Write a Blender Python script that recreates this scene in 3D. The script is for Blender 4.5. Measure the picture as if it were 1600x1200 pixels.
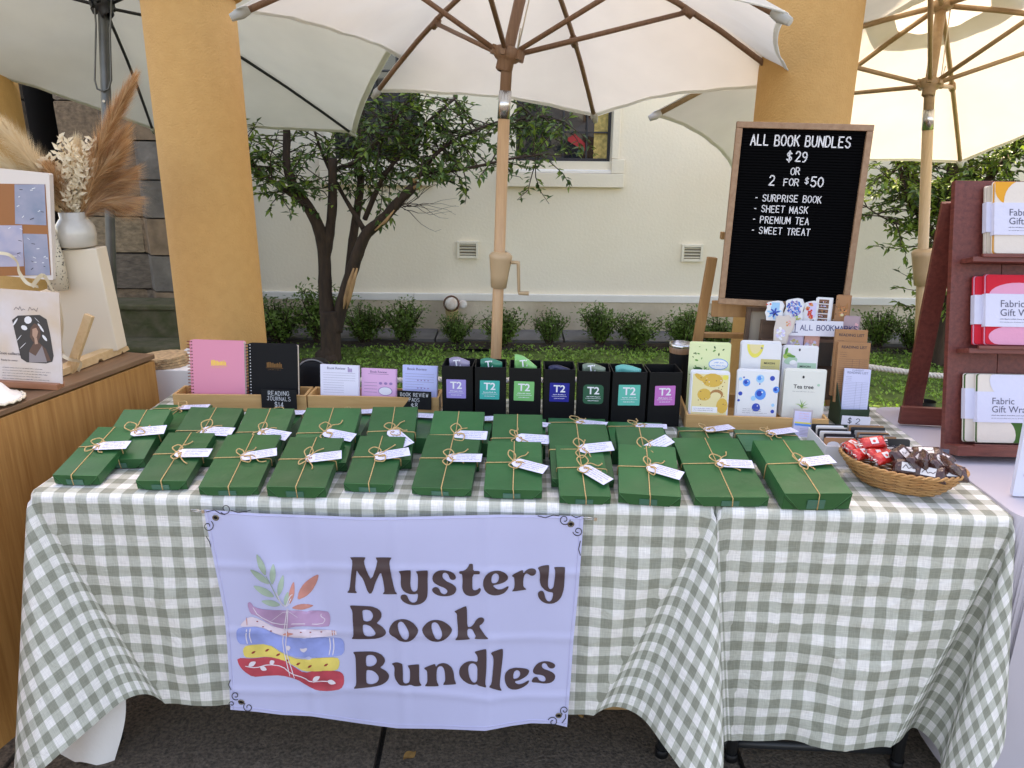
import bpy, bmesh, math, random
from mathutils import Vector, Matrix
random.seed(7)
rnd = random.Random(11)
R = math.radians
PI = math.pi
scene = bpy.context.scene
for o in list(bpy.data.objects):
    bpy.data.objects.remove(o)
C = scene.collection

# ------------------------------------------------------------------ camera
EYE = Vector((0, 0, 1.48))
FPX = 1200.0
CM = (Matrix.Rotation(R(90 - 17.3), 3, 'X') @ Matrix.Rotation(R(0.6), 3, 'Z'))
cd = bpy.data.cameras.new('camera')
cd.sensor_width = 36
cd.lens = 36 * FPX / 1600
cd.clip_start = 0.05
cd.clip_end = 500
cam = bpy.data.objects.new('camera', cd)
cam.matrix_world = Matrix.Translation(EYE) @ CM.to_4x4()
C.objects.link(cam)
scene.camera = cam

# ------------------------------------------------------------------ light
SUN_EL, SUN_AZ = 57.0, 4.0        # sun behind the building, almost straight ahead
w = bpy.data.worlds.new('World')
scene.world = w
w.use_nodes = True
wn = w.node_tree.nodes
sky = wn.new('ShaderNodeTexSky')
sky.sky_type = 'NISHITA'
sky.sun_disc = False
sky.sun_elevation = R(SUN_EL)
sky.sun_rotation = R(SUN_AZ)
sky.dust_density = 2.5
sky.ozone_density = 0.6
wn['Background'].inputs['Strength'].default_value = 0.15
w.node_tree.links.new(sky.outputs[0], wn['Background'].inputs[0])
sd = bpy.data.lights.new('sun', 'SUN')
sd.energy = 4.0
sd.angle = R(0.5)
sd.color = (1.0, 0.93, 0.82)
sun = bpy.data.objects.new('sun', sd)
sdir = Vector((math.sin(R(SUN_AZ)) * math.cos(R(SUN_EL)), math.cos(R(SUN_AZ)) * math.cos(R(SUN_EL)), math.sin(R(SUN_EL))))
sun.rotation_euler = sdir.to_track_quat('Z', 'Y').to_euler()
sun.location = (0, 3, 12)
C.objects.link(sun)
scene.render.engine = 'CYCLES'
vs = scene.view_settings
vs.view_transform = 'Standard'
vs.look = 'None'
vs.exposure = 2.22
vs.gamma = 1.0
try:
    vs.use_white_balance = True
    vs.white_balance_temperature = 8500
    vs.white_balance_tint = 18
except Exception:
    pass
scene.cycles.max_bounces = 8
scene.cycles.transparent_max_bounces = 12

# ------------------------------------------------------------------ measuring helpers (pixel of the 1600x1200 photo -> point in the place)
def ray(x, y):
    return CM @ Vector(((x - 800) / FPX, (600 - y) / FPX, -1.0))
def atz(x, y, z):
    d = ray(x, y)
    return EYE + d * ((z - EYE.z) / d.z)
def aty(x, y, Y):
    d = ray(x, y)
    return EYE + d * (Y / d.y)
def onplane(x, y, p, n):
    d = ray(x, y)
    return EYE + d * ((p - EYE).dot(n) / d.dot(n))
def pix(p):
    q = CM.transposed() @ (Vector(p) - EYE)
    return 800 + FPX * q.x / -q.z, 600 - FPX * q.y / -q.z

# ------------------------------------------------------------------ mesh building
class MB:
    def __init__(s):
        s.v, s.f, s.m, s.uv, s.sm = [], [], [], {}, []
    def add(s, vs_, fs, m=0, smooth=False, uvs=None):
        b = len(s.v)
        s.v += [tuple(p) for p in vs_]
        for i, f in enumerate(fs):
            s.f.append([b + k for k in f]); s.m.append(m); s.sm.append(smooth)
        if uvs is not None:
            for i, u in enumerate(uvs):
                s.uv[b + i] = u
        return s
    def box(s, c, d, M=None, m=0):
        x, y, z = d[0] / 2, d[1] / 2, d[2] / 2
        p = [Vector((sx * x, sy * y, sz * z)) + Vector(c) for sx, sy, sz in
             ((-1, -1, -1), (1, -1, -1), (1, 1, -1), (-1, 1, -1), (-1, -1, 1), (1, -1, 1), (1, 1, 1), (-1, 1, 1))]
        if M is not None:
            p = [M @ q for q in p]
        return s.add(p, [(0, 3, 2, 1), (4, 5, 6, 7), (0, 1, 5, 4), (1, 2, 6, 5), (2, 3, 7, 6), (3, 0, 4, 7)], m)
    def hexa(s, p, m=0):      # eight corners: bottom 4 then top 4
        return s.add(p, [(0, 3, 2, 1), (4, 5, 6, 7), (0, 1, 5, 4), (1, 2, 6, 5), (2, 3, 7, 6), (3, 0, 4, 7)], m)
    def tube(s, pts, rad, n=8, m=0, cap=True, smooth=True):
        pts = [Vector(p) for p in pts]
        k = len(pts)
        if not hasattr(rad, '__len__'):
            rad = [rad] * k
        t0 = (pts[1] - pts[0]).normalized()
        a = t0.orthogonal().normalized()
        vs_, fs = [], []
        for i in range(k):
            t = (pts[min(i + 1, k - 1)] - pts[max(i - 1, 0)])
            t = t.normalized() if t.length > 1e-9 else t0
            a = (a - t * a.dot(t))
            a = a.normalized() if a.length > 1e-6 else t.orthogonal().normalized()
            b = t.cross(a)
            for j in range(n):
                q = 2 * PI * j / n
                vs_.append(pts[i] + (a * math.cos(q) + b * math.sin(q)) * rad[i])
        for i in range(k - 1):
            for j in range(n):
                fs.append((i * n + j, i * n + (j + 1) % n, (i + 1) * n + (j + 1) % n, (i + 1) * n + j))
        s.add(vs_, fs, m, smooth)
        if cap:
            b = len(s.v) - k * n
            s.f.append([b + j for j in reversed(range(n))]); s.m.append(m); s.sm.append(False)
            s.f.append([b + (k - 1) * n + j for j in range(n)]); s.m.append(m); s.sm.append(False)
        return s
    def lathe(s, prof, n=24, M=None, m=0, smooth=True):
        vs_, fs = [], []
        for r, z in prof:
            for j in range(n):
                q = 2 * PI * j / n
                p = Vector((r * math.cos(q), r * math.sin(q), z))
                vs_.append(M @ p if M is not None else p)
        for i in range(len(prof) - 1):
            for j in range(n):
                fs.append((i * n + j, i * n + (j + 1) % n, (i + 1) * n + (j + 1) % n, (i + 1) * n + j))
        return s.add(vs_, fs, m, smooth)
    def prism(s, poly, h0, h1, M=None, m=0):   # polygon in xy extruded in z
        n = len(poly)
        p = [Vector((x, y, h0)) for x, y in poly] + [Vector((x, y, h1)) for x, y in poly]
        if M is not None:
            p = [M @ q for q in p]
        fs = [tuple(reversed(range(n))), tuple(range(n, 2 * n))]
        fs += [(i, (i + 1) % n, n + (i + 1) % n, n + i) for i in range(n)]
        return s.add(p, fs, m)
    def poly(s, pts, m=0):
        return s.add(pts, [tuple(range(len(pts)))], m)
    def grid(s, fn, nu, nv, m=0, smooth=True, uvf=None):
        vs_, fs, uvs = [], [], []
        for i in range(nu + 1):
            for j in range(nv + 1):
                vs_.append(fn(i / nu, j / nv))
                if uvf:
                    uvs.append(uvf(i / nu, j / nv))
        for i in range(nu):
            for j in range(nv):
                a = i * (nv + 1) + j
                fs.append((a, a + nv + 1, a + nv + 2, a + 1))
        return s.add(vs_, fs, m, smooth, uvs if uvf else None)
    def mesh(s, name, mats, M=None):
        me = bpy.data.meshes.new(name)
        vv = s.v if M is None else [tuple(M @ Vector(p)) for p in s.v]
        me.from_pydata(vv, [], s.f)
        for mm in mats:
            me.materials.append(mm)
        me.polygons.foreach_set('material_index', s.m)
        me.polygons.foreach_set('use_smooth', s.sm)
        if s.uv:
            ul = me.uv_layers.new(name='UVMap')
            for l in me.loops:
                ul.data[l.index].uv = s.uv.get(l.vertex_index, (0, 0))
        me.update()
        return me

WM = {}        # world matrix of every object made here
def link(o, parent=None, M=None):
    C.objects.link(o)
    M = M or Matrix.Identity(4)
    if parent is not None:
        o.parent = parent
        o.matrix_parent_inverse = Matrix.Identity(4)
        o.matrix_basis = WM[parent.name].inverted() @ M
    else:
        o.matrix_basis = M
    WM[o.name] = M
    return o
def put(name, mb, mats, parent=None, M=None, bevel=0, solid=0, sub=0, wn_=False):
    """M given: vertices are local to M. M omitted: local to the parent (or world when there is none)."""
    if not isinstance(mats, (list, tuple)):
        mats = [mats]
    me = mb if isinstance(mb, bpy.types.Mesh) else mb.mesh(name, mats)
    o = bpy.data.objects.new(name, me)
    if M is None and parent is not None:
        M = WM[parent.name]
    link(o, parent, M)
    if solid:
        md = o.modifiers.new('s', 'SOLIDIFY'); md.thickness = solid; md.offset = 0
    if sub:
        md = o.modifiers.new('u', 'SUBSURF'); md.levels = sub; md.render_levels = sub
    if bevel:
        md = o.modifiers.new('b', 'BEVEL'); md.width = bevel; md.segments = 2; md.limit_method = 'ANGLE'; md.angle_limit = R(40)
    return o
def world_to(parent, mb):
    """turn world-space vertices of mb into the parent's space"""
    I = WM[parent.name].inverted()
    mb.v = [tuple(I @ Vector(p)) for p in mb.v]
    return mb
def putw(name, mb, mats, parent, **k):
    return put(name, world_to(parent, mb), mats, parent, **k)
def tag(o, label, cat, group=None):
    o['label'] = label; o['category'] = cat
    if group:
        o['group'] = group
    return o
def thing(name, label, cat, M=None, group=None):
    o = bpy.data.objects.new(name, None)
    o.empty_display_size = 0.05
    if isinstance(M, (tuple, list, Vector)):
        M = Matrix.Translation(M)
    link(o, None, M)
    return tag(o, label, cat, group)
def structure(name, mb, mats, M=None):
    o = put(name, mb, mats, None, M)
    o['kind'] = 'structure'
    return o
def frame(o, ex, ez):
    """matrix with local x along ex, local z along ez (y completes)"""
    ez = ez.normalized(); ex = (ex - ez * ex.dot(ez)).normalized(); ey = ez.cross(ex)
    M = Matrix((ex, ey, ez)).transposed().to_4x4()
    M.translation = o
    return M

# ------------------------------------------------------------------ materials
MATS = {}
def mat(name, col, rough=0.6, var=0.0, vscale=20.0, bump=0.0, bscale=60.0, metal=0.0, spec=0.5, col2=None, trans=0.0, coat=0.0, stretch=None, detail=4.0, coords='Object'):
    if name in MATS:
        return MATS[name]
    m = bpy.data.materials.new(name)
    m.use_nodes = True
    nt = m.node_tree; n = nt.nodes; L = nt.links
    b = n['Principled BSDF']
    b.inputs['Base Color'].default_value = (*col, 1)
    b.inputs['Roughness'].default_value = rough
    b.inputs['Metallic'].default_value = metal
    b.inputs['Specular IOR Level'].default_value = spec
    if coat:
        b.inputs['Coat Weight'].default_value = coat
    tc = None
    if var or bump or col2:
        tc = n.new('ShaderNodeTexCoord')
        mp = n.new('ShaderNodeMapping')
        if stretch:
            mp.inputs['Scale'].default_value = stretch
        L.new(tc.outputs[coords], mp.inputs[0])
    if var or col2:
        nz = n.new('ShaderNodeTexNoise')
        nz.inputs['Scale'].default_value = vscale
        nz.inputs['Detail'].default_value = detail
        L.new(mp.outputs[0], nz.inputs['Vector'])
        rp = n.new('ShaderNodeValToRGB')
        rp.color_ramp.elements[0].position = 0.3
        rp.color_ramp.elements[1].position = 0.7
        c2 = col2 or tuple(min(1, c * (1 + var)) for c in col)
        c1 = col if col2 else tuple(c * (1 - var) for c in col)
        rp.color_ramp.elements[0].color = (*c1, 1)
        rp.color_ramp.elements[1].color = (*c2, 1)
        L.new(nz.outputs['Fac'], rp.inputs[0])
        L.new(rp.outputs[0], b.inputs['Base Color'])
    if bump:
        nb = n.new('ShaderNodeTexNoise')
        nb.inputs['Scale'].default_value = bscale
        nb.inputs['Detail'].default_value = 5
        L.new(mp.outputs[0], nb.inputs['Vector'])
        bp = n.new('ShaderNodeBump')
        bp.inputs['Strength'].default_value = bump
        bp.inputs['Distance'].default_value = 0.01
        L.new(nb.outputs['Fac'], bp.inputs['Height'])
        L.new(bp.outputs[0], b.inputs['Normal'])
    if trans:
        tr = n.new('ShaderNodeBsdfTranslucent')
        tr.inputs[0].default_value = (*col, 1)
        if var or col2:
            L.new(rp.outputs[0], tr.inputs[0])
        mx = n.new('ShaderNodeMixShader')
        mx.inputs[0].default_value = trans
        L.new(b.outputs[0], mx.inputs[1]); L.new(tr.outputs[0], mx.inputs[2])
        L.new(mx.outputs[0], n['Material Output'].inputs[0])
    MATS[name] = m
    return m

def s2l(r, g, b):
    f = lambda c: (c / 255 / 12.92) if c <= 10 else ((c / 255 + 0.055) / 1.055) ** 2.4
    return f(r), f(g), f(b)
def wood(name, c1, c2, scale=6.0, stretch=(1, 1, 12), rough=0.5):
    """grain runs along the local axis with the SMALL stretch value"""
    if name in MATS:
        return MATS[name]
    m = bpy.data.materials.new(name); m.use_nodes = True
    nt = m.node_tree; n = nt.nodes; L = nt.links; b = n['Principled BSDF']
    tc = n.new('ShaderNodeTexCoord'); mp = n.new('ShaderNodeMapping')
    mp.inputs['Scale'].default_value = stretch
    L.new(tc.outputs['Object'], mp.inputs[0])
    nz = n.new('ShaderNodeTexNoise'); nz.inputs['Scale'].default_value = scale; nz.inputs['Detail'].default_value = 8; nz.inputs['Roughness'].default_value = 0.65; nz.inputs['Distortion'].default_value = 0.4
    L.new(mp.outputs[0], nz.inputs['Vector'])
    rp = n.new('ShaderNodeValToRGB')
    rp.color_ramp.elements[0].position = 0.32; rp.color_ramp.elements[1].position = 0.68
    rp.color_ramp.elements[0].color = (*c1, 1); rp.color_ramp.elements[1].color = (*c2, 1)
    L.new(nz.outputs['Fac'], rp.inputs[0]); L.new(rp.outputs[0], b.inputs['Base Color'])
    b.inputs['Roughness'].default_value = rough
    bp = n.new('ShaderNodeBump'); bp.inputs['Strength'].default_value = 0.15; bp.inputs['Distance'].default_value = 0.004
    L.new(nz.outputs['Fac'], bp.inputs['Height']); L.new(bp.outputs[0], b.inputs['Normal'])
    MATS[name] = m
    return m

def gingham():
    m = bpy.data.materials.new('sage gingham'); m.use_nodes = True
    nt = m.node_tree; n = nt.nodes; L = nt.links; b = n['Principled BSDF']
    uv = n.new('ShaderNodeUVMap'); sp = n.new('ShaderNodeSeparateXYZ'); L.new(uv.outputs[0], sp.inputs[0])
    def math_(op, a, v=None):
        k = n.new('ShaderNodeMath'); k.operation = op
        if isinstance(a, (int, float)): k.inputs[0].default_value = a
        else: L.new(a, k.inputs[0])
        if v is not None:
            if isinstance(v, (int, float)): k.inputs[1].default_value = v
            else: L.new(v, k.inputs[1])
        return k.outputs[0]
    per = 0.0503
    def stripe(o):
        f = math_('FRACT', math_('DIVIDE', math_('ADD', o, 10.0), per))
        d = math_('ABSOLUTE', math_('SUBTRACT', f, 0.5))       # 0..0.5
        k = n.new('ShaderNodeMapRange'); k.inputs[1].default_value = 0.235; k.inputs[2].default_value = 0.265
        L.new(d, k.inputs[0]); return k.outputs[0]
    a = stripe(sp.outputs[0]); c = stripe(sp.outputs[1])
    tot = math_('ADD', a, c)
    # slubby weave: threads run along u and v
    def thread(sx, sy):
        mp = n.new('ShaderNodeMapping'); mp.inputs['Scale'].default_value = (sx, sy, 1)
        L.new(uv.outputs[0], mp.inputs[0])
        z = n.new('ShaderNodeTexNoise'); z.inputs['Scale'].default_value = 1; z.inputs['Detail'].default_value = 3
        L.new(mp.outputs[0], z.inputs['Vector']); return z.outputs['Fac']
    th = math_('ADD', thread(420, 30), thread(30, 420))
    mid = n.new('ShaderNodeMix'); mid.data_type = 'RGBA'
    rp = n.new('ShaderNodeValToRGB')
    e = rp.color_ramp.elements
    e[0].position = 0; e[0].color = (0.88, 0.865, 0.83, 1)
    e[1].position = 1; e[1].color = (0.31, 0.322, 0.26, 1)
    k = e.new(0.5); k.color = (0.545, 0.56, 0.485, 1)
    L.new(math_('MULTIPLY', tot, 0.5), rp.inputs[0])
    hs = n.new('ShaderNodeHueSaturation')
    L.new(math_('ADD', math_('MULTIPLY', th, 0.5), 0.5), hs.inputs['Value'])
    L.new(rp.outputs[0], hs.inputs['Color'])
    L.new(hs.outputs[0], b.inputs['Base Color'])
    b.inputs['Roughness'].default_value = 0.9
    b.inputs['Specular IOR Level'].default_value = 0.15
    tc = n.new('ShaderNodeTexCoord')
    wr = n.new('ShaderNodeTexNoise'); wr.inputs['Scale'].default_value = 14; wr.inputs['Detail'].default_value = 4; wr.inputs['Distortion'].default_value = 1.2
    L.new(tc.outputs['Object'], wr.inputs['Vector'])
    bp = n.new('ShaderNodeBump'); bp.inputs['Strength'].default_value = 0.5; bp.inputs['Distance'].default_value = 0.014
    L.new(math_('ADD', wr.outputs['Fac'], math_('MULTIPLY', th, 0.05)), bp.inputs['Height']); L.new(bp.outputs[0], b.inputs['Normal'])
    tr = n.new('ShaderNodeBsdfTranslucent'); L.new(hs.outputs[0], tr.inputs[0])
    mx = n.new('ShaderNodeMixShader'); mx.inputs[0].default_value = 0.15
    L.new(b.outputs[0], mx.inputs[1]); L.new(tr.outputs[0], mx.inputs[2]); L.new(mx.outputs[0], n['Material Output'].inputs[0])
    return m

# ------------------------------------------------------------------ lettering
_tc = {}
def text_mesh(s, size=1.0, bold=0.0, align='CENTER'):
    """(verts, faces) of a printed line in the built-in face, xy plane"""
    key = (s, bold, align)
    if key not in _tc:
        cu = bpy.data.curves.new('t', 'FONT')
        cu.body = s; cu.size = 1.0; cu.offset = bold; cu.align_x = align; cu.resolution_u = 3
        ob = bpy.data.objects.new('t', cu)
        C.objects.link(ob)
        bpy.context.view_layer.update()
        ev = ob.evaluated_get(bpy.context.evaluated_depsgraph_get())
        me = ev.to_mesh()
        _tc[key] = ([v.co.copy() for v in me.vertices], [tuple(p.vertices) for p in me.polygons])
        ev.to_mesh_clear()
        bpy.data.objects.remove(ob); bpy.data.curves.remove(cu)
    v, f = _tc[key]
    return [p * size for p in v], f
def text_on(mb, s, x, y, size, z=0.0, m=0, bold=0.0, align='CENTER', M=None, sx=1.0):
    v, f = text_mesh(s, size, bold, align)
    p = [Vector((a.x * sx + x, a.y + y, z)) for a in v]
    if M is not None:
        p = [M @ q for q in p]
    mb.add(p, f, m)

STROKE = {
 'A': [[(0, 0), (.5, 1), (1, 0)], [(.2, .36), (.8, .36)]], 'B': [[(0, 0), (0, 1), (.6, 1), (.85, .88), (.85, .66), (.6, .53), (0, .53)], [(.6, .53), (.95, .4), (.95, .12), (.65, 0), (0, 0)]],
 'C': [[(1, .85), (.7, 1), (.3, 1), (0, .7), (0, .3), (.3, 0), (.7, 0), (1, .15)]], 'D': [[(0, 0), (0, 1), (.55, 1), (.95, .72), (.95, .28), (.55, 0), (0, 0)]],
 'E': [[(.9, 1), (0, 1), (0, 0), (.9, 0)], [(0, .52), (.7, .52)]], 'F': [[(.9, 1), (0, 1), (0, 0)], [(0, .52), (.7, .52)]],
 'G': [[(1, .85), (.7, 1), (.3, 1), (0, .7), (0, .3), (.3, 0), (.7, 0), (1, .2), (1, .45), (.6, .45)]], 'H': [[(0, 0), (0, 1)], [(1, 0), (1, 1)], [(0, .52), (1, .52)]],
 'I': [[(.5, 0), (.5, 1)]], 'J': [[(.2, 1), (1, 1)], [(.7, 1), (.7, .2), (.45, 0), (.15, .05), (0, .25)]], 'K': [[(0, 0), (0, 1)], [(.9, 1), (0, .42)], [(.3, .6), (.95, 0)]], 'L': [[(0, 1), (0, 0), (.85, 0)]],
 'M': [[(0, 0), (0, 1), (.5, .3), (1, 1), (1, 0)]], 'N': [[(0, 0), (0, 1), (1, 0), (1, 1)]], 'O': [[(.5, 1), (.2, .92), (0, .65), (0, .35), (.2, .08), (.5, 0), (.8, .08), (1, .35), (1, .65), (.8, .92), (.5, 1)]],
 'P': [[(0, 0), (0, 1), (.6, 1), (.9, .86), (.9, .6), (.6, .47), (0, .47)]], 'R': [[(0, 0), (0, 1), (.6, 1), (.9, .86), (.9, .62), (.6, .5), (0, .5)], [(.45, .5), (.95, 0)]],
 'S': [[(.92, .86), (.7, 1), (.3, 1), (.05, .82), (.1, .62), (.5, .52), (.88, .4), (.95, .18), (.7, 0), (.3, 0), (.03, .15)]], 'T': [[(0, 1), (1, 1)], [(.5, 1), (.5, 0)]],
 'U': [[(0, 1), (0, .3), (.2, .05), (.5, 0), (.8, .05), (1, .3), (1, 1)]], 'V': [[(0, 1), (.5, 0), (1, 1)]], 'W': [[(0, 1), (.22, 0), (.5, .75), (.78, 0), (1, 1)]],
 '0': [[(.5, 1), (.15, .85), (0, .5), (.15, .15), (.5, 0), (.85, .15), (1, .5), (.85, .85), (.5, 1)]], '1': [[(.2, .8), (.5, 1), (.5, 0)]], '1u': [[(.2, .75), (.55, 1), (.55, 0)], [(.1, 0), (1, 0)]],
 '2': [[(.05, .8), (.25, 1), (.7, 1), (.92, .8), (.85, .58), (0, 0), (.95, 0)]], '4': [[(.7, 0), (.7, 1), (0, .3), (1, .3)]],
 '5': [[(.9, 1), (.15, 1), (.08, .55), (.5, .62), (.88, .5), (.95, .25), (.7, 0), (.3, 0), (.02, .15)]], '8': [[(.5, .53), (.15, .65), (.1, .85), (.35, 1), (.65, 1), (.9, .85), (.85, .65), (.5, .53), (.1, .38), (.02, .15), (.3, 0), (.7, 0), (.98, .15), (.9, .38), (.5, .53)]],
 '9': [[(.92, .6), (.65, .45), (.3, .47), (.05, .65), (.1, .88), (.4, 1), (.75, .95), (.95, .7), (.85, .3), (.5, 0), (.2, 0)]],
 '$': [[(.92, .8), (.7, .92), (.3, .92), (.05, .76), (.15, .58), (.5, .5), (.88, .4), (.95, .22), (.7, .08), (.3, .08), (.03, .2)], [(.5, 1.08), (.5, -.08)]], '-': [[(.15, .5), (.85, .5)]],
}
def stroke_glyph(mb, ch, x, y, w_, h, t, z=0, m=0, M=None, thick=0.0):
    for pl in STROKE.get(ch, []):
        for (a, b) in zip(pl, pl[1:]):
            p = Vector((x + a[0] * w_, y + a[1] * h)); q = Vector((x + b[0] * w_, y + b[1] * h))
            d = (q - p)
            if d.length < 1e-9: continue
            d.normalize(); nn = Vector((-d.y, d.x)) * t / 2; e = d * t * 0.4
            c = [p - e - nn, q + e - nn, q + e + nn, p - e + nn]
            if thick:
                P8 = [Vector((k.x, k.y, z)) for k in c] + [Vector((k.x, k.y, z + thick)) for k in c]
                mb.hexa([M @ k for k in P8] if M is not None else P8, m)
            else:
                P4 = [Vector((k.x, k.y, z)) for k in c]
                mb.poly([M @ k for k in P4] if M is not None else P4, m)
def stroke_text(mb, s, x, y, h, t, z=0, m=0, ww=0.62, gap=0.28, jit=0.0, M=None, rr=random.Random(3)):
    cx = x
    for ch in s:
        if ch == ' ':
            cx += h * 0.5; continue
        gw = h * ww * (0.3 if ch in 'I1' else 1)
        stroke_glyph(mb, ch, cx, y + rr.uniform(-jit, jit) * h, gw, h * (1 + rr.uniform(-jit, jit)), t, z, m, M)
        cx += gw + h * gap
    return cx
def text_width(s, h, ww=0.62, gap=0.28):
    return sum(h * 0.5 if c == ' ' else h * ww * (0.3 if c in 'I1' else 1) + h * gap for c in s) - h * gap
def scribble(mb, x0, x1, y, h, t, z, m=0, M=None, rr=random.Random(5)):
    """one line of illegible small handwriting"""
    x = x0
    while x < x1:
        wl = rr.uniform(2, 5) * h
        p = Vector((x, y)); k = 0
        while p.x < min(x + wl, x1):
            q = Vector((p.x + h * rr.uniform(.3, .55), y + h * (rr.uniform(.35, .9) if k % 2 == 0 else rr.uniform(-.1, .25))))
            d = (q - p).normalized(); nn = Vector((-d.y, d.x)) * t / 2
            P4 = [Vector((c.x, c.y, z)) for c in (p - nn, q - nn, q + nn, p + nn)]
            mb.poly([M @ c for c in P4] if M is not None else P4, m)
            p = q; k += 1
        x += wl + h * 0.9
def disc(mb, x, y, rx, ry, z, m=0, n=14, M=None, rot=0.0):
    c, s = math.cos(rot), math.sin(rot)
    P = [Vector((x + rx * math.cos(2 * PI * i / n) * c - ry * math.sin(2 * PI * i / n) * s, y + rx * math.cos(2 * PI * i / n) * s + ry * math.sin(2 * PI * i / n) * c, z)) for i in range(n)]
    mb.poly([M @ p for p in P] if M is not None else P, m)
def rect(mb, x0, y0, x1, y1, z, m=0, M=None):
    P = [Vector(p) for p in ((x0, y0, z), (x1, y0, z), (x1, y1, z), (x0, y1, z))]
    mb.poly([M @ p for p in P] if M is not None else P, m)
def rrect(w_, h, r, n=4):
    P = []
    for cx, cy, a0 in ((w_ / 2 - r, -h / 2 + r, -90), (w_ / 2 - r, h / 2 - r, 0), (-w_ / 2 + r, h / 2 - r, 90), (-w_ / 2 + r, -h / 2 + r, 180)):
        for i in range(n + 1):
            a = R(a0 + 90 * i / n)
            P.append((cx + r * math.cos(a), cy + r * math.sin(a)))
    return P

# common materials
M_white = mat('white paint', (0.78, 0.77, 0.75), 0.6)
M_black = mat('black card', (0.005, 0.005, 0.006), 0.55, spec=.3)
M_paper = mat('white paper', (0.74, 0.74, 0.82), 0.8, trans=0.0)
M_ink = mat('dark ink', (0.03, 0.03, 0.05), 0.7)
M_blueink = mat('blue ink', (0.03, 0.04, 0.16), 0.7)
M_chalk = mat('chalk', (0.75, 0.75, 0.76), 0.9)
M_twine = mat('jute twine', (0.52, 0.34, 0.15), 0.9, var=0.25, vscale=300)
M_steel = mat('polished steel', (0.6, 0.6, 0.6), 0.25, metal=1.0)
M_darkmetal = mat('dark grey metal', (0.035, 0.037, 0.04), 0.45, metal=0.4)
# ================================================================== SETTING
def asphalt_mat(name, base, scale):
    m = mat(name, base, 0.9, var=0.35, vscale=scale, bump=0.6, bscale=180)
    return m
M_asph = asphalt_mat('asphalt', (0.038, 0.036, 0.033), 160)
M_slab = mat('dark exposed aggregate', (0.042, 0.033, 0.025), 0.9, col2=(0.15, 0.12, 0.09), vscale=120, bump=0.8, bscale=140)
g = MB(); g.box((0, 0, -0.1), (120, 120, 0.2))
ground = structure('ground', g, M_asph)
# paving slabs that show below the cloths
sl = MB(); sl.prism(rrect(0.885, 0.885, 0.01), 0, 0.022); slab_me = sl.mesh('paving_slab', [M_slab])
for i in range(-3, 4):
    for j in range(0, 3):
        put('paving_slab', slab_me, None, ground, Matrix.Translation((i * 0.9 + 0.13, 0.45 + j * 0.9, 0.001)) @ Matrix.Rotation(R(0.8), 4, 'Z'))
M_soil = mat('dark soil', (0.05, 0.036, 0.024), 1.0, var=0.4, vscale=40, bump=0.8, bscale=60)
M_lawn = mat('turf base', (0.08, 0.13, 0.022), 1.0, var=0.4, vscale=15, bump=0.6, bscale=90)
l = MB(); l.grid(lambda u, v: (-2.6 + u * 9.2, 2.95 + v * 2.6, 0.014 + 0.012 * math.sin(u * 31) * math.sin(v * 11)), 40, 14)
structure('lawn', l, M_lawn)
l = MB(); l.grid(lambda u, v: (-2.6 + u * 9.2, 5.54 + v * 0.24, 0.02 + 0.02 * math.sin(v * PI) + 0.006 * math.sin(u * 80)), 80, 4)
structure('garden_bed', l, M_soil)
M_path = mat('grey concrete path', (0.16, 0.155, 0.145), 0.9, var=0.2, vscale=8, bump=0.3)
pth = bpy.data.objects.new('path', None); link(pth); pth['kind'] = 'structure'
pm = MB(); pm.box((0, 0, 0.02), (0.985, 0.42, 0.04)); pme = pm.mesh('paving_slab', [M_path])
for i in range(9):
    put('paving_slab', pme, None, pth, Matrix.Translation((-2.1 + i * 1.0, 5.98, 0)), bevel=0)

# ground cover blades on the lawn (nobody could count them)
def leaf(mb, p, d, up, L, W, m=0, fold=0.25):
    d = d.normalized(); s = d.cross(up)
    s = s.normalized() if s.length > 1e-4 else d.orthogonal().normalized()
    n_ = s.cross(d)
    a = p; b = p + d * L * 0.45 + s * W / 2 + n_ * W * fold; c = p + d * L; e = p + d * L * 0.45 - s * W / 2 + n_ * W * fold
    mb.add([a, b, c, e], [(0, 1, 2), (0, 2, 3)], m)
M_leafL = mat('lawn leaf', (0.19, 0.34, 0.05), 0.6, trans=0.25, var=0.45, vscale=3.0)
gb = MB(); rr = random.Random(21)
for i in range(30000):
    y = 3.0 + 2.62 * rr.random() ** 0.75
    x = -2.4 + rr.random() * 7.6
    if 1.15 * y * 0.68 + 0.4 < abs(x) - 0.2: continue
    dens = math.sin(x * 3.1 + y * 5) * math.sin(y * 4.3 - x * 2) + math.sin(x * 11.7) * math.sin(y * 9.1)
    if dens < -0.55 and rr.random() < 0.75: continue
    p = Vector((x, y, 0.015 + rr.random() * 0.018))
    a = rr.random() * 2 * PI
    leaf(gb, p, Vector((math.cos(a), math.sin(a), rr.uniform(0.3, 1.6))), Vector((0, 0, 1)), rr.uniform(0.016, 0.034), rr.uniform(0.012, 0.02))
gc = put('grass', gb, M_leafL); gc['kind'] = 'stuff'; gc['label'] = 'low clover-like green ground cover on the lawn behind the stall'; gc['category'] = 'grass'

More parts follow.
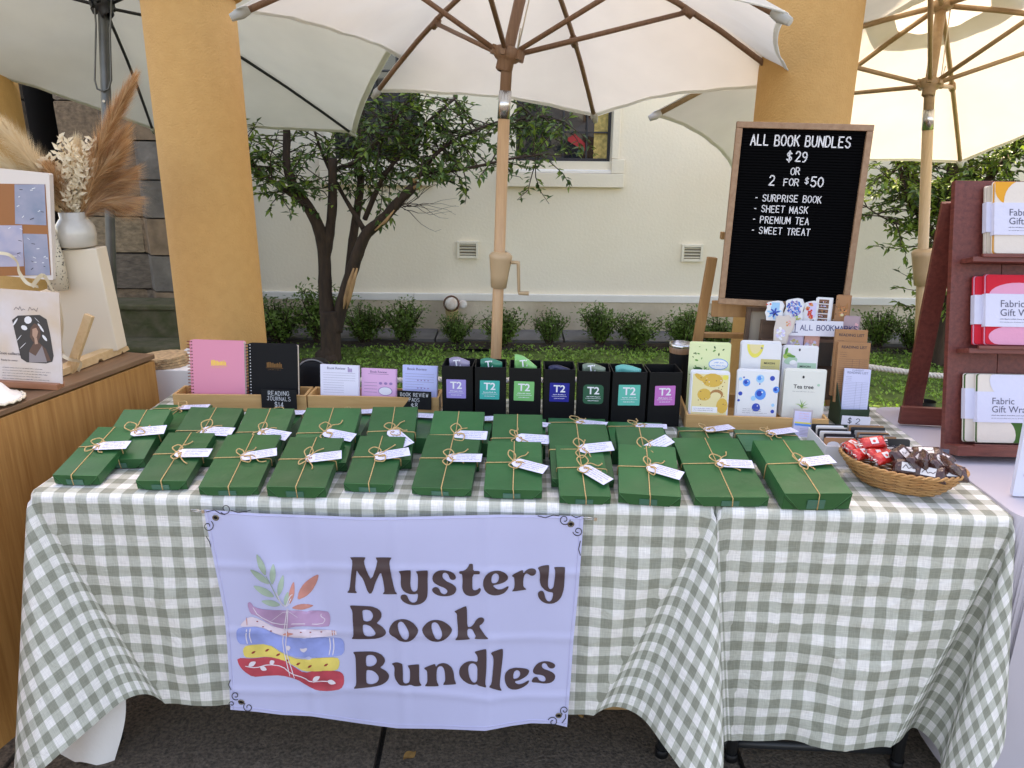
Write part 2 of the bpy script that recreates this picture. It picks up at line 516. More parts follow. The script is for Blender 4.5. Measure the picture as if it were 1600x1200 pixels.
# ------------------------------------------------------------------ cream rendered building
WY = 6.15
M_cream = mat('cream render', (0.86, 0.775, 0.61), 0.95, col2=(0.80, 0.70, 0.53), vscale=1.1, bump=0.25, bscale=48)
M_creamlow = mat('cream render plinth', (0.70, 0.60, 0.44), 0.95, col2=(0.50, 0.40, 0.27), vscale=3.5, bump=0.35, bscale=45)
M_trim = mat('white trim paint', (0.80, 0.76, 0.67), 0.75, var=0.05, vscale=6, bump=0.1)
M_bars = mat('black window steel', (0.02, 0.02, 0.025), 0.4)
bld = thing('rendered_building', 'cream rendered building with white plinth band and barred window behind the stall', 'building', (1.0, WY, 0))
wz0 = aty(880, 252, WY).z; wz1 = 2.25
W1 = (aty(806, 252, WY).x, aty(955, 252, WY).x)
W2 = (aty(520, 252, WY).x, aty(655, 252, WY).x)
XL, XR, XM = -4.6, 9.0, 1.5
HL, HR = 8.4, 2.55  # unseen upper storey on the left, added to shade stall and umbrellas; right stays low
def wallbox(x0, x1, z0, z1, y0=WY, y1=WY + 0.35):
    return ((x0 + x1) / 2, (y0 + y1) / 2, (z0 + z1) / 2), (x1 - x0, y1 - y0, z1 - z0)
mb = MB()
for a, b in ((XL, W2[0]), (W2[1], W1[0]), (W1[1], XM)):
    mb.box(*wallbox(a, b, wz0, wz1))
mb.box(*wallbox(XL, XM, 0.30, wz0)); mb.box(*wallbox(XL, XM, wz1, HL)); mb.box(*wallbox(XM, XR, 0.30, HR))
mb.box(*wallbox(XL, XM, 0.3, HL, 10.5, 10.8)); mb.box(*wallbox(XM, XR, 0.3, HR, 10.5, 10.8))
mb.box(*wallbox(XM - .3, XM, HR, HL, WY + .35, 10.5))
putw('wall', mb, M_cream, bld)
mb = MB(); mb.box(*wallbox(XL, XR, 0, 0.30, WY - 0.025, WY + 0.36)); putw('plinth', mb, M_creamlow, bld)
sz1 = aty(820, 459, WY).z; sz0 = aty(820, 470, WY).z
mb = MB()
for x0, x1 in ((XL, -0.8), (-0.798, 2.2), (2.202, XR)):
    mb.box(*wallbox(x0, x1, sz0, sz1, WY - 0.034, WY + 0.01))
putw('plinth_band', mb, M_trim, bld, bevel=0.004)
M_roof = mat('terracotta roof', (0.30, 0.12, 0.07), 0.8, var=0.3, vscale=8)
mb = MB()
for x0, x1, h in ((XL - .4, XM + .4, HL), (XM + .4, XR + .4, HR)):
    y0, y1, ym = WY - 0.10, 11.1, 8.6
    mb.add([(x0, y0, h), (x1, y0, h), (x1, ym, h + 1.2), (x0, ym, h + 1.2), (x0, y1, h), (x1, y1, h), (x0, y0, h + .08), (x1, y0, h + .08), (x1, ym, h + 1.28), (x0, ym, h + 1.28), (x0, y1, h + .08), (x1, y1, h + .08)],
           [(0, 3, 2, 1), (3, 4, 5, 2), (6, 7, 8, 9), (9, 8, 11, 10), (0, 1, 7, 6), (4, 10, 11, 5), (0, 6, 9, 3), (3, 9, 10, 4), (1, 2, 8, 7), (2, 5, 11, 8)])
putw('roof', mb, M_roof, bld)
M_glass = mat('dark window glass', (0.02, 0.022, 0.025), 0.04, spec=0.8)
M_blind = mat('window blind', (0.28, 0.23, 0.16), 0.7)
M_redrefl = mat('red reflection in window', (0.42, 0.03, 0.03), 0.7)
M_yellowrefl = mat('straw yellow reflection', (0.55, 0.40, 0.13), 0.8, var=0.4, vscale=30)
for k, (x0, x1) in enumerate((W1, W2)):
    wn0 = putw('window', MB().box(((x0 + x1) / 2, WY + 0.15, (wz0 + wz1) / 2), (x1 - x0, 0.012, wz1 - wz0)), M_glass, bld)
    wn0['label'] = ['dark barred window showing right of the umbrella pole', 'dark window half hidden by the tree crown'][k]
    fr = MB(); t = 0.022
    for bx in (x0 + t / 2, x1 - t / 2):
        fr.box((bx, WY + 0.125, (wz0 + wz1) / 2), (t, 0.035, wz1 - wz0))
    fr.box(((x0 + x1) / 2, WY + 0.125, wz0 + t / 2), (x1 - x0 - 2 * t - .002, 0.035, t))
    fr.box(((x0 + x1) / 2, WY + 0.125, wz1 - t / 2), (x1 - x0 - 2 * t - .002, 0.035, t))
    putw('frame', fr, M_bars, wn0)
    n = 4
    for i in range(1, n):
        xx = x0 + (x1 - x0) * i / n
        putw('bar', MB().box((xx, WY + 0.12, (wz0 + wz1) / 2), (0.013, 0.02, wz1 - wz0 - 2 * t - .002)), M_bars, wn0)
    dz = (aty(880, 206, WY).z - wz0)
    for i in range(1, 5):
        putw('bar', MB().box(((x0 + x1) / 2, WY + 0.128, wz0 + dz * i), (x1 - x0 - 2 * t - .002, 0.02, 0.013)), M_bars, wn0)
    # white reveal, sill ledge and raised surround
    sm = MB()
    sm.hexa([(x0, WY - 0.02, wz0 - 0.085), (x1 + .0, WY - 0.02, wz0 - 0.085), (x1, WY + 0.11, wz0 - 0.085), (x0, WY + 0.11, wz0 - 0.085), (x0, WY - 0.02, wz0 - 0.07), (x1, WY - 0.02, wz0 - 0.07), (x1, WY + 0.11, wz0 - 0.003), (x0, WY + 0.11, wz0 - 0.003)])
    putw('sill', sm, M_trim, wn0)
    ap = MB(); zb = aty(880, 292, WY).z; o = 0.1
    ap.box(((x0 + x1) / 2, WY - 0.022, (zb + wz0 - 0.088) / 2), (x1 - x0 + 2 * o, 0.04, wz0 - 0.088 - zb))
    for s_, xx in ((-1, x0), (1, x1)):
        ap.box((xx + s_ * o / 2, WY - 0.019, (wz0 - 0.0865 + wz0 + .02) / 2), (o, 0.034, .108 - .003))
        ap.box((xx + s_ * o * .28, WY - 0.012, (wz0 + 0.022 + wz1 + .06) / 2), (o * .56, 0.022, wz1 + .06 - wz0 - .024))
    putw('surround', ap, M_cream if k == 0 else M_cream, wn0, bevel=0.004)
# pane reflections painted as flat yellow and red shapes in front of the glass
x0, x1 = W1
cw = (x1 - x0) / 4
putw('yellow_reflection', MB().box((x1 - cw * .38, WY + 0.139, wz0 + dz * 1.4), (cw * .62, 0.006, dz * 2.6)), M_yellowrefl, bld)
rc = MB(); rc.prism([(x0 + cw * 2.1, wz0 + dz * .75), (x0 + cw * 2.95, wz0 + dz * .35), (x0 + cw * 2.95, wz0 + dz * .62), (x0 + cw * 2.5, wz0 + dz * .95)], 0, 0.006, Matrix.Translation((0, WY + 0.142, 0)) @ Matrix.Rotation(R(90), 4, 'X'))
putw('red_reflection', rc, M_redrefl, bld)
M_vent = mat('cream vent', (0.78, 0.71, 0.56), 0.8)
for px_, py_ in ((731, 390), (1081, 395)):
    c = aty(px_, py_, WY); wv, hv = 0.17, 0.135
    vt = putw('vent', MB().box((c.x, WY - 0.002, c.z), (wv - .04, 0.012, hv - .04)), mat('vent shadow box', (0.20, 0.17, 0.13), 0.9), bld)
    fm = MB()
    for s_ in (-1, 1):
        fm.box((c.x + s_ * (wv / 2 - .01), WY - 0.011, c.z), (.02, .026, hv)); fm.box((c.x, WY - 0.011, c.z + s_ * (hv / 2 - .01)), (wv - .042, .026, .02))
    putw('frame', fm, M_vent, vt, bevel=0.002)
    for i in range(4):
        putw('slat', MB().box((c.x, 0, 0), (wv - .042, .016, .005), Matrix.Translation((0, WY - 0.012, c.z - .036 + i * .024)) @ Matrix.Rotation(R(-35), 4, 'X')), M_vent, vt)

# ------------------------------------------------------------------ old stone building at the left with steps
SY = 5.32
stb = thing('stone_building', 'weathered grey-brown ashlar stone building with dark doorway at far left', 'building', (-2.6, SY, 0))
M_mort = mat('dark mortar', (0.035, 0.03, 0.026), 1.0)
sx1 = aty(292, 400, SY).x; sx0 = -4.6
dx0, dx1 = aty(34, 170, SY).x, aty(84, 170, SY).x
mb = MB(); mb.box(*wallbox(sx0, dx0, 0, 4.5, SY + .05, SY + .75)); mb.box(*wallbox(dx1, sx1 - .02, 0, 4.5, SY + .05, SY + .75)); mb.box(*wallbox(dx0, dx1, 2.2, 4.5, SY + .05, SY + .75))
putw('core_wall', mb, M_mort, stb)
putw('door', MB().box(((dx0 + dx1) / 2, SY + .45, 1.1), (dx1 - dx0 - .004, 0.05, 2.2)), mat('black-brown door', (0.012, 0.009, 0.007), 0.6), stb)
stones = [mat('stone %d' % i, c, 0.95, var=0.35, vscale=9, bump=0.9, bscale=26) for i, c in enumerate(((0.23, 0.16, 0.10), (0.185, 0.14, 0.10), (0.27, 0.20, 0.125), (0.15, 0.12, 0.09)))]
rs = random.Random(4); ch = 0.247; smes = []
for k in range(6):
    b_ = MB(); q = rrect(1, 1, 0.03, 1)
    b_.prism([(x + rs.uniform(-.008, .008), y + rs.uniform(-.012, .012)) for x, y in q], 0, 1); smes.append(b_.mesh('stone_block', [stones[k % 4]]))
z = 0.0; row = 0
while z < 2.9:
    segs = [(sx0, dx0), (dx1, sx1)] if z < 2.1 else [(sx0, sx1)]
    for a, b in segs:
        x = a if row % 2 else a - 0.25
        while x < b - 0.02:
            ln = rs.uniform(0.38, 0.62); xa, xb = max(x, a), min(x + ln, b)
            if b - xb < 0.15: xb = b
            if xb - xa > 0.03 and xb > -3.6:
                M_ = Matrix.Translation(((xa + xb) / 2, SY + .06, z + ch / 2)) @ Matrix.Rotation(R(90), 4, 'X') @ Matrix.Diagonal((xb - xa - .01, ch - .01, .06 + rs.uniform(0, .02), 1))
                put('stone_block', smes[rs.randrange(6)], None, stb, M_)
            x += ln
            if xb == b: break
    z += ch; row += 1
# projecting pier beside the column
M_pier = mat('pale stone edge', (0.17, 0.15, 0.125), 0.95, var=0.3, vscale=7, bump=0.8, bscale=30)
pxa, pxb = aty(214, 350, SY - .1).x, aty(232, 350, SY - .1).x
zz = 0.0
while zz < 2.9:
    mb = MB(); mb.prism([(pxa, SY - .002), (pxb, SY - .12), (sx1 - .01, SY - .12), (sx1 - .01, SY - .002)], zz + .005, zz + ch - .005)
    putw('stone_block', mb, [M_pier, stones[0]][int(zz / ch) % 2], stb); zz += ch
M_moss = mat('mossy step stone', (0.12, 0.105, 0.065), 0.95, col2=(0.055, 0.062, 0.02), vscale=11, bump=0.8, bscale=30)
for k, (ya, yb, h, xa, xb) in enumerate(((4.95, 5.18, 0.42, 172, 275), (4.7, 4.945, 0.20, 165, 292))):
    a, b = aty(xa, 480, ya).x, aty(xb, 480, ya).x
    mb = MB(); mb.box(((a + b) / 2 - .2, (ya + yb) / 2, h / 2), (b - a + .4, yb - ya, h)); mb.box(((a + b) / 2 - .2, (ya + yb) / 2 - .012, h + .02), (b - a + .44, yb - ya + .02, .04))
    putw('step', mb, M_moss, stb, bevel=0.012)

# ------------------------------------------------------------------ columns
M_sand = mat('ochre sandstone', (0.65, 0.365, 0.13), 0.9, col2=(0.61, 0.335, 0.115), vscale=30, bump=0.35, bscale=170, detail=9)
def column(x, y, r, label, zr=1.975):
    t = thing('column', label, 'column', (x, y, 0), 'round sandstone columns of the arcade')
    b_ = MB(); b_.lathe([(r * 1.35, 0), (r * 1.35, .06), (r * 1.25, .1), (r * 1.12, .13), (r * 1.06, .16)], 40); put('base', b_, M_sand, t)
    b_ = MB(); b_.lathe([(r * 1.03, .16)] + [(r * (1.03 - .05 * k / 12), .16 + (zr - .16) * k / 12) for k in range(1, 13)], 48); put('shaft', b_, M_sand, t)
    q = r * .98
    b_ = MB(); b_.lathe([(q, zr)] + [(q + .022 * math.sin(PI * k / 8) + .004, zr + .03 * k / 8) for k in range(9)] + [(q, zr + .035), (q * .99, zr + .16), (q * 1.2, zr + .22), (q * 1.35, zr + .25)], 48); put('neck_ring', b_, M_sand, t)
    b_ = MB(); b_.box((0, 0, zr + .29), (r * 2.9, r * 2.9, .08)); put('capital', b_, M_sand, t, bevel=.008)
    return t
CY = 2.78
cl_ = aty(322, 265, CY)
column(cl_.x, CY, 0.150, 'ochre sandstone column standing behind the left end of the table', zr=1.925)
cr_ = aty(1243, 265, CY)
column(cr_.x, CY, 0.158, 'ochre sandstone column behind the black letter board', zr=2.06)
c3_ = aty(4, 200, 4.3)
column(c3_.x - .05, 4.3, 0.150, 'sandstone column at the far left edge, mostly behind the pampas grass', zr=2.2)

# ------------------------------------------------------------------ umbrellas
def canopy_mat(name, col, tr):
    return mat(name, col, 0.85, trans=tr, var=0.04, vscale=5, bump=0.1, bscale=9, spec=0.2)
def umbrella(label, c, e1, e2, rise, runner, pole, fab, frm, polemats, prad=0.019, joint=None, crank=None, vent=False, strut_at=0.5, ribw=0.011, cord=False, dark=False, puckers=0.0, scal=0.06, N=6, slip=None, squash=None, ck=1.0, fix=None, puck=.004):
    t = thing('market_umbrella', label, 'umbrella', (pole[0][0], pole[0][1], 0), 'market umbrellas')
    n = e1.cross(e2); n = n.normalized(); n = n if n.z > 0 else -n
    apex = c + n * rise
    tips = [c + (e1 * math.cos(2 * PI / N * k) + e2 * math.sin(2 * PI / N * k)) * ((squash or {}).get(k, 1.0)) for k in range(N)]
    for k_, p_ in (fix or {}).items(): tips[k_] = p_
    hubtop = apex - n * 0.05
    def rib(k, u):
        p = hubtop.lerp(tips[k % N], u)
        return p + n * (0.055 * math.sin(PI * min(1, u)) * rise / 0.42)
    r0 = 0.16 if vent else 0.0
    for k in range(N):
        def fn(u, v, k=k):
            u = r0 + (1 - r0) * u
            sa, sb = (slip or {}).get(k, (1, 1))
            a, b = rib(k, u * sa), rib(k + 1, u * sb)
            p = a.lerp(b, v)
            bow = 4 * v * (1 - v)
            mid = (tips[k] + tips[(k + 1) % N]) / 2
            p = p.lerp(hubtop, scal * bow * u ** 2.2)          # scalloped hem, pulled in between the tips
            p = p + n * (0.014 + 0.035 * bow * math.sin(PI * u) * -1)
            p = p + n * (puck * math.sin(u * 17 + v * 9 + k * 2.1) * bow + puck * .7 * math.sin(v * 31 + k + u * 4) * u * bow)
            return p
        mbp = MB(); mbp.grid(fn, 22, 22)
        putw('canopy_panel', mbp, fab, t)
        # doubled hem
        hm = MB(); hm.grid(lambda u, v, k=k, fn=fn: fn(1 - 0.022 * v, u) - n * 0.003, 14, 1)
        putw('hem', hm, fab, t)
        # rib with its pocket at the tip
        P = [rib(k, 0.03 + 0.965 * i / 6) - n * 0.004 for i in range(7)]
        rb = putw('rib', MB().tube(P, ribw, 8), frm, t)
        d = (P[-1] - P[-2]).normalized()
        putw('pocket', MB().tube([P[-1] - d * .045, P[-1] - d * .02, P[-1] + d * .012], [ribw * 1.25, ribw * 1.7, ribw * 1.1], 8), fab, rb)
        j = rib(k, strut_at) - n * 0.012
        out = (j - runner); out = (out - n * out.dot(n)).normalized()
        st = putw('strut', MB().tube([runner + out * 0.028, j], ribw * 0.85, 8), frm, t)
        putw('bracket', MB().tube([j - d * .02, j + d * .02], ribw * 1.5, 8), frm, st)
    axis = (hubtop - runner).normalized()
    Mr = frame(runner, Vector((1, 0, 0)), axis)
    hb = MB(); hb.lathe([(0.02, -.055), (.027, -.05), (.027, -.025), (.036, -.02), (.046, -.008), (.046, .012), (.034, .018), (.022, .022)], 20, Mr)
    for k in range(N):
        a = tips[k] - runner; a = (a - axis * a.dot(axis)).normalized()
        hb.box((0, 0, 0), (.016, .02, .028), frame(runner + a * .044, axis.cross(a), axis))
    putw('runner_hub', hb, frm, t)
    Mh = frame(hubtop, Vector((1, 0, 0)), n)
    putw('top_hub', MB().lathe([(.02, -.03), (.045, -.02), (.045, .01), (.02, .02), (.012, .06), (0.002, .075)], 18, Mh), frm, t)
    if vent:
        vm = MB()
        for k in range(N):
            def fv(u, v, k=k):
                a, b = apex + (tips[k] - apex) * .26 * u, apex + (tips[(k + 1) % N] - apex) * .26 * u
                return a.lerp(b, v) + n * (.035 - .01 * u + .012 * math.sin(v * PI * 2 + k) * u)
            vm.grid(fv, 5, 5)
        putw('vent_cap', vm, fab, t)
    # pole
    segs = []
    pts = [Vector(p) for p in pole]
    jt = joint
    if jt is None:
        putw('pole', MB().tube(pts + [runner, hubtop], prad, 16), polemats[0], t)
    else:
        putw('lower_pole', MB().tube(pts + [jt], prad * 1.06, 16), polemats[0], t)
        putw('upper_pole', MB().tube([jt, runner, hubtop], prad, 16), polemats[1], t)
        dd = (runner - jt).normalized()
        putw('joint_sleeve', MB().tube([jt - dd * .035, jt + dd * .05], prad * 1.12, 16), M_steel, t)
    base = MB(); base.lathe([(0.0, 0.06), (.04, .3), (.04, .06), (.22, .05), (.24, .0)][1:], 28, Matrix.Translation((pts[0].x, pts[0].y, 0)))
    putw('base', base, M_darkmetal, t)
    if crank is not None:
        top, bot = crank
        ax = (top - bot).normalized(); ln = (top - bot).length
        Mc = frame(bot, Vector((1, 0, 0)), ax)
        cm = MB(); cm.lathe([(.021 * ck, 0), (.027 * ck, .002), (.031 * ck, ln * .35), (.038 * ck, ln * .8), (.040 * ck, ln * .88), (.034 * ck, ln * .95), (.021 * ck, ln)], 24, Mc)
        # slanted lower lip
        cb = putw('crank_housing', cm, polemats[2], t)
        h0 = bot + ax * ln * .72 + Vector((.036, -.01, 0)) * ck
        h1 = h0 + Vector((.024, 0, 0)) * ck; h2 = h1 + Vector((.004, 0, -.105)) * ck; h3 = h2 + Vector((.034, -.004, 0)) * ck
        putw('handle', MB().tube([h0, h1 - Vector((.004, 0, 0)), h1, h1 + Vector((.001, 0, -.01)), h2 + Vector((0, 0, .006)), h2, h3], [.006, .006, .007, .006, .005, .006, .0075], 10), polemats[2], cb)
    if cord:
        q = runner + Vector((.03, -.03, .0))
        putw('cord', MB().tube([hubtop + Vector((.03, -.02, -.02)), (hubtop + q) / 2 + Vector((.014, -.01, 0)), q, q + Vector((.01, 0, .07))], .0022, 6), mat('cream cord', (.7, .62, .48), .8), t)
    return t
M_woodbrown = wood('walnut stained pole', (0.20, 0.105, 0.06), (0.30, 0.17, 0.10), 8, (20, 20, 1.2), 0.45)
M_woodtan = wood('oiled timber pole', (0.50, 0.29, 0.15), (0.60, 0.37, 0.20), 8, (20, 20, 1.2), 0.4)
M_woodpale = wood('pale timber pole', (0.56, 0.38, 0.20), (0.66, 0.47, 0.27), 8, (20, 20, 1.2), 0.4)
M_woodmid = wood('mid timber rib', (0.36, 0.23, 0.12), (0.46, 0.31, 0.17), 8, (6, 6, 6), 0.45)
M_crank = mat('tan plastic', (0.52, 0.36, 0.21), 0.4)
M_fabC = canopy_mat('off-white canvas', (0.74, 0.745, 0.69), 0.5)
M_fabL = canopy_mat('grey-green canvas', (0.64, 0.64, 0.53), 0.45)
M_fabR = canopy_mat('cream canvas', (0.74, 0.73, 0.69), 0.2)
def tilted(px_, Y, slope):
    return None
# middle umbrella
def plane_n(sx, sy): return Vector((sx, sy, 1)).normalized()
c0 = Vector((0.036, 2.60, 1.745)); nn = plane_n(.055, .15)
T4, T1, T2 = onplane(364, 24, c0, nn), onplane(584, 149, c0, nn), onplane(930, 187, c0, nn)
e1 = T2 - c0; e2 = (e1 * .5 - (T1 - c0)) / .866
run = aty(793, 84, 2.62); Yc = 2.62
umbrella('off-white market umbrella with brown timber ribs and pole rising behind the tea canisters', c0, e1, e2, 0.40, run, [Vector((aty(757, 900, Yc).x, Yc, 0)), aty(775, 555, Yc)],
         M_fabC, M_woodbrown, [M_woodtan, M_woodbrown, M_crank], prad=0.0180, joint=aty(788, 168, Yc), crank=(aty(783, 393, Yc - .002), aty(779, 450, Yc - .002)), cord=True, strut_at=.55, ribw=.0095, slip={4: (1.0, .80)}, fix={4: T4, 5: T1, 2: onplane(1232, 30, c0, nn)})
# right umbrella
Yr = 3.58
nr = plane_n(-.045, .325); cr0 = Vector((1.868, 3.56, 1.70))
Fv, Lv = onplane(1501, 258, cr0, nr), onplane(1016, 183, cr0, nr)
e1 = Fv - cr0; e2 = (e1 * -.5 - (Lv - cr0)) / .866
umbrella('sunlit cream market umbrella with pale timber pole at the right', cr0, e1, e2, 0.45, aty(1453, 131, Yr), [Vector((aty(1425, 760, Yr).x, Yr, 0)), aty(1438, 500, Yr)],
         M_fabR, M_woodmid, [M_woodpale, M_woodmid, M_crank], prad=0.0215, joint=aty(1450, 190, Yr), crank=(aty(1444, 388, Yr), aty(1441, 446, Yr)), vent=True, cord=True, strut_at=.5, ribw=.0115, ck=1.35)
# left umbrella, metal
Yl = 3.58
nl = plane_n(.059, .322); cl0 = Vector((-1.845, 3.56, 1.94))
A_, B_ = onplane(240, 206, cl0, nl), onplane(556, 212, cl0, nl)
e1 = A_ - cl0; e2 = ((B_ - cl0) - e1 * .5) / .866
M_gal = mat('grey galvanised tube', (0.12, 0.12, 0.115), 0.4, metal=0.7, var=0.2, vscale=12)
u3 = umbrella('grey-green market umbrella with dark steel ribs and grey metal pole at the left', cl0, e1, e2, 0.30, aty(161, 8, Yl), [Vector((aty(190, 800, Yl).x, Yl, 0)), aty(176, 480, Yl)],
         M_fabL, M_darkmetal, [M_gal, M_gal, M_gal], prad=0.021, joint=None, strut_at=.28, ribw=.008, squash={3: .5, 4: .6}, scal=.03, fix={2: onplane(662, 22, cl0, nl)})
# its wire hook and pin
ww = MB(); a = aty(147, 0, Yl - .03); b_ = aty(148, 125, Yl - .03); d = aty(174, 125, Yl - .03); e = aty(174, 0, Yl - .03)
ww.tube([a + Vector((0, 0, .1)), a, aty(150, 40, Yl - .03), b_, aty(152, 139, Yl - .03), aty(161, 143, Yl - .03), aty(170, 139, Yl - .03), d, aty(172, 60, Yl - .03), e, e + Vector((0, 0, .1))], .004, 8)
putw('wire_handle', ww, M_gal, u3)
putw('pin', MB().tube([aty(162, 158, Yl - .022), aty(162, 158, Yl - .04)], .006, 10), M_steel, u3)
putw('sleeve', MB().tube([aty(162, 14, Yl), aty(161, -40, Yl)], .028, 16), M_darkmetal, u3)

# ------------------------------------------------------------------ trees and shrubs
M_bark = mat('dark brown bark', (0.032, 0.02, 0.014), 0.95, col2=(0.066, 0.04, 0.025), vscale=30, bump=1.0, bscale=40, stretch=(1, 1, .25))
M_barkbare = mat('bare orange wood', (0.42, 0.24, 0.11), 0.8, var=0.25, vscale=30, stretch=(1, 1, .2))
M_leaf1 = mat('tree leaf', (0.068, 0.13, 0.03), 0.42, trans=0.25, var=0.45, vscale=4.0)
M_leaf2 = mat('young tree leaf', (0.17, 0.26, 0.035), 0.45, trans=0.35, var=0.35, vscale=5.0)
M_leafS = mat('shrub leaf', (0.12, 0.21, 0.036), 0.5, trans=0.25, var=0.4, vscale=6.0)
def smooth_path(P, k=4):
    out = []
    P = [Vector(p) for p in P]
    for i in range(len(P) - 1):
        a, b, c, d = P[max(i - 1, 0)], P[i], P[i + 1], P[min(i + 2, len(P) - 1)]
        for j in range(k):
            t = j / k
            out.append(0.5 * ((2 * b) + (c - a) * t + (2 * a - 5 * b + 4 * c - d) * t * t + (3 * b - a - 3 * c + d) * t ** 3))
    out.append(P[-1])
    return out
def branch(mb, P, r0, r1, n=8, rr=rnd, k=4):
    Q = smooth_path(P, k)
    N = len(Q)
    mb.tube(Q, [(r0 + (r1 - r0) * i / (N - 1)) * rr.uniform(.93, 1.07) for i in range(N)], n)
    return Q
def twigs(wood_mb, leaf_mb, Q, rr, count, start=0.35, tl=(.18, .45), leaves=14, ls=(.035, .06), up=0.25, wid=.42, mm=1, flat=0.3, minz=0):
    for _ in range(count):
        i = int((start + (1 - start) * rr.random()) * (len(Q) - 1)); i = min(i, len(Q) - 2)
        p = Q[i].lerp(Q[i + 1], rr.random())
        d = Vector((rr.gauss(0, 1), rr.gauss(0, 1), rr.gauss(up, .6))).normalized()
        ln = rr.uniform(*tl)
        pts = [p]
        for s_ in range(3):
            d = (d + Vector((rr.gauss(0, .25), rr.gauss(0, .25), rr.gauss(-.05, .2)))).normalized()
            pts.append(pts[-1] + d * ln / 3)
        wood_mb.tube(pts, [.005, .004, .003, .0015], 4, cap=False)
        for q in range(leaves):
            f = rr.uniform(.15, 1) * 3; a = int(min(f, 2.999)); pt = pts[a].lerp(pts[a + 1], f - a)
            dd = (d * .6 + Vector((rr.gauss(0, 1), rr.gauss(0, 1), rr.gauss(-.25, .6))) * .8).normalized()
            L_ = rr.uniform(*ls)
            m_ = 0 if rr.random() > .12 * mm else 1
            leaf(leaf_mb, pt, dd, Vector((rr.gauss(0, flat), rr.gauss(0, flat), 1)), L_, L_ * wid, m_)
def TP(zx, zy, Y):    # pixel in the tree close-up (380,200 @3.158x)
    return aty(380 + zx / 3.158, 200 + zy / 3.158, Y)
TY = 5.2
tr = thing('multi_stem_tree', 'dark multi-stemmed tree with a stripped stem between column and umbrella pole', 'tree', (TP(440, 1180, TY).x, TY, 0))
tw = MB(); tl_ = MB(); ra = random.Random(9)
base = TP(430, 1180, TY); g0 = Vector((base.x - .01, TY, 0))
branch(tw, [g0 - Vector((0, 0, .05)), Vector((g0.x, TY, .1)), base, TP(432, 1000, TY), TP(425, 900, TY)], .092, .066, 12)
L1 = branch(tw, [TP(420, 960, TY), TP(405, 800, TY), TP(400, 640, TY), TP(375, 500, TY - .05), TP(320, 390, TY - .1), TP(250, 290, TY - .12), TP(215, 180, TY - .1), TP(215, 20, TY - .1), TP(200, -180, TY)], .052, .020, 10)
L2 = branch(tw, [TP(405, 640, TY), TP(425, 520, TY - .03), TP(440, 380, TY - .06), TP(440, 150, TY - .1)], .036, .028, 10)
L3 = branch(tw, [TP(455, 1000, TY), TP(480, 900, TY), TP(520, 760, TY - .04), TP(565, 620, TY - .08), TP(610, 520, TY - .1), TP(690, 450, TY - .14), TP(760, 370, TY - .18), TP(860, 270, TY - .2)], .050, .028, 10)
L4 = branch(tw, [TP(520, 780, TY + .03), TP(535, 600, TY + .08), TP(560, 420, TY + .1), TP(580, 260, TY + .1), TP(560, 100, TY + .1), TP(600, -150, TY + .1)], .036, .016, 8)
L5 = branch(tw, [TP(595, 500, TY - .06), TP(540, 410, TY), TP(470, 290, TY + .05), TP(400, 150, TY + .1), TP(330, -50, TY)], .02, .008, 6)
L6 = branch(tw, [TP(600, 450, TY), TP(650, 330, TY - .05), TP(700, 230, TY - .1), TP(800, 100, TY - .1), TP(900, -20, TY - .1), TP(1050, -150, TY - .1)], .02, .008, 6)
L7 = branch(tw, [TP(840, 270, TY - .2), TP(880, 225, TY - .22), TP(1000, 215, TY - .25), TP(1150, 190, TY - .3), TP(1330, 150, TY - .3), TP(1480, 130, TY - .3)], .015, .005, 6)
L8 = branch(tw, [TP(375, 480, TY - .02), TP(290, 370, TY - .15), TP(180, 290, TY - .25), TP(60, 190, TY - .3), TP(-20, 130, TY - .3)], .02, .007, 6)
L9 = branch(tw, [TP(860, 250, TY - .2), TP(960, 120, TY - .15), TP(1100, 30, TY - .1), TP(1300, -40, TY), TP(1500, -60, TY)], .016, .006, 6)
L10 = branch(tw, [TP(470, 200, TY), TP(580, 150, TY - .1), TP(700, 30, TY - .2), TP(800, -120, TY - .2)], .016, .006, 6)
for Q, n_, st in ((L1, 32, .62), (L2, 3, .85), (L4, 28, .6), (L5, 20, .5), (L6, 54, .35), (L7, 34, .12), (L8, 38, .4), (L9, 70, .15), (L10, 38, .35)):
    twigs(tw, tl_, Q, ra, n_, st, leaves=16, ls=(.042, .070), up=.1, mm=2.6)
# dead twigs under the cut stub
for k in range(14):
    p = TP(780 + ra.uniform(-20, 30), 395 + ra.uniform(-25, 10), TY - .2); d = Vector((1, ra.uniform(-.4, .4), ra.uniform(-.25, .6)))
    pts = [p]
    for s_ in range(6):
        d = (d.normalized() + Vector((0, ra.gauss(0, .3), ra.gauss(0, .3)))).normalized(); pts.append(pts[-1] + d * ra.uniform(.04, .085))
    tw.tube(pts, [.003, .0026, .0022, .0018, .0014, .001, .0008], 4, cap=False)
putw('trunk', tw, M_bark, tr)
bp_ = [TP(555, 690, TY - .09), TP(535, 760, TY - .085), TP(515, 840, TY - .07), TP(505, 890, TY - .06)]
for off in (-.010, .012):
    putw('bare_wood', MB().tube([p + Vector((off, -.014, 0)) for p in bp_], [.006, .016, .015, .004], 8), M_barkbare, tr)
putw('bare_wood', MB().tube([TP(650, 505, TY - .19), TP(700, 462, TY - .205), TP(745, 405, TY - .22)], [.004, .011, .003], 8), M_barkbare, tr)
putw('bare_wood', MB().tube([TP(838, 262, TY - .24), TP(862, 248, TY - .24)], [.018, .006], 8), M_barkbare, tr)
d = (TP(866, 284, TY - .22) - TP(840, 300, TY - .2)).normalized()
putw('cut_stub', MB().tube([TP(850, 293, TY - .21), TP(868, 284, TY - .24)], [.02, .021], 12), M_barkbare, tr)
putw('crown', tl_, [M_leaf1, M_leaf2], tr)
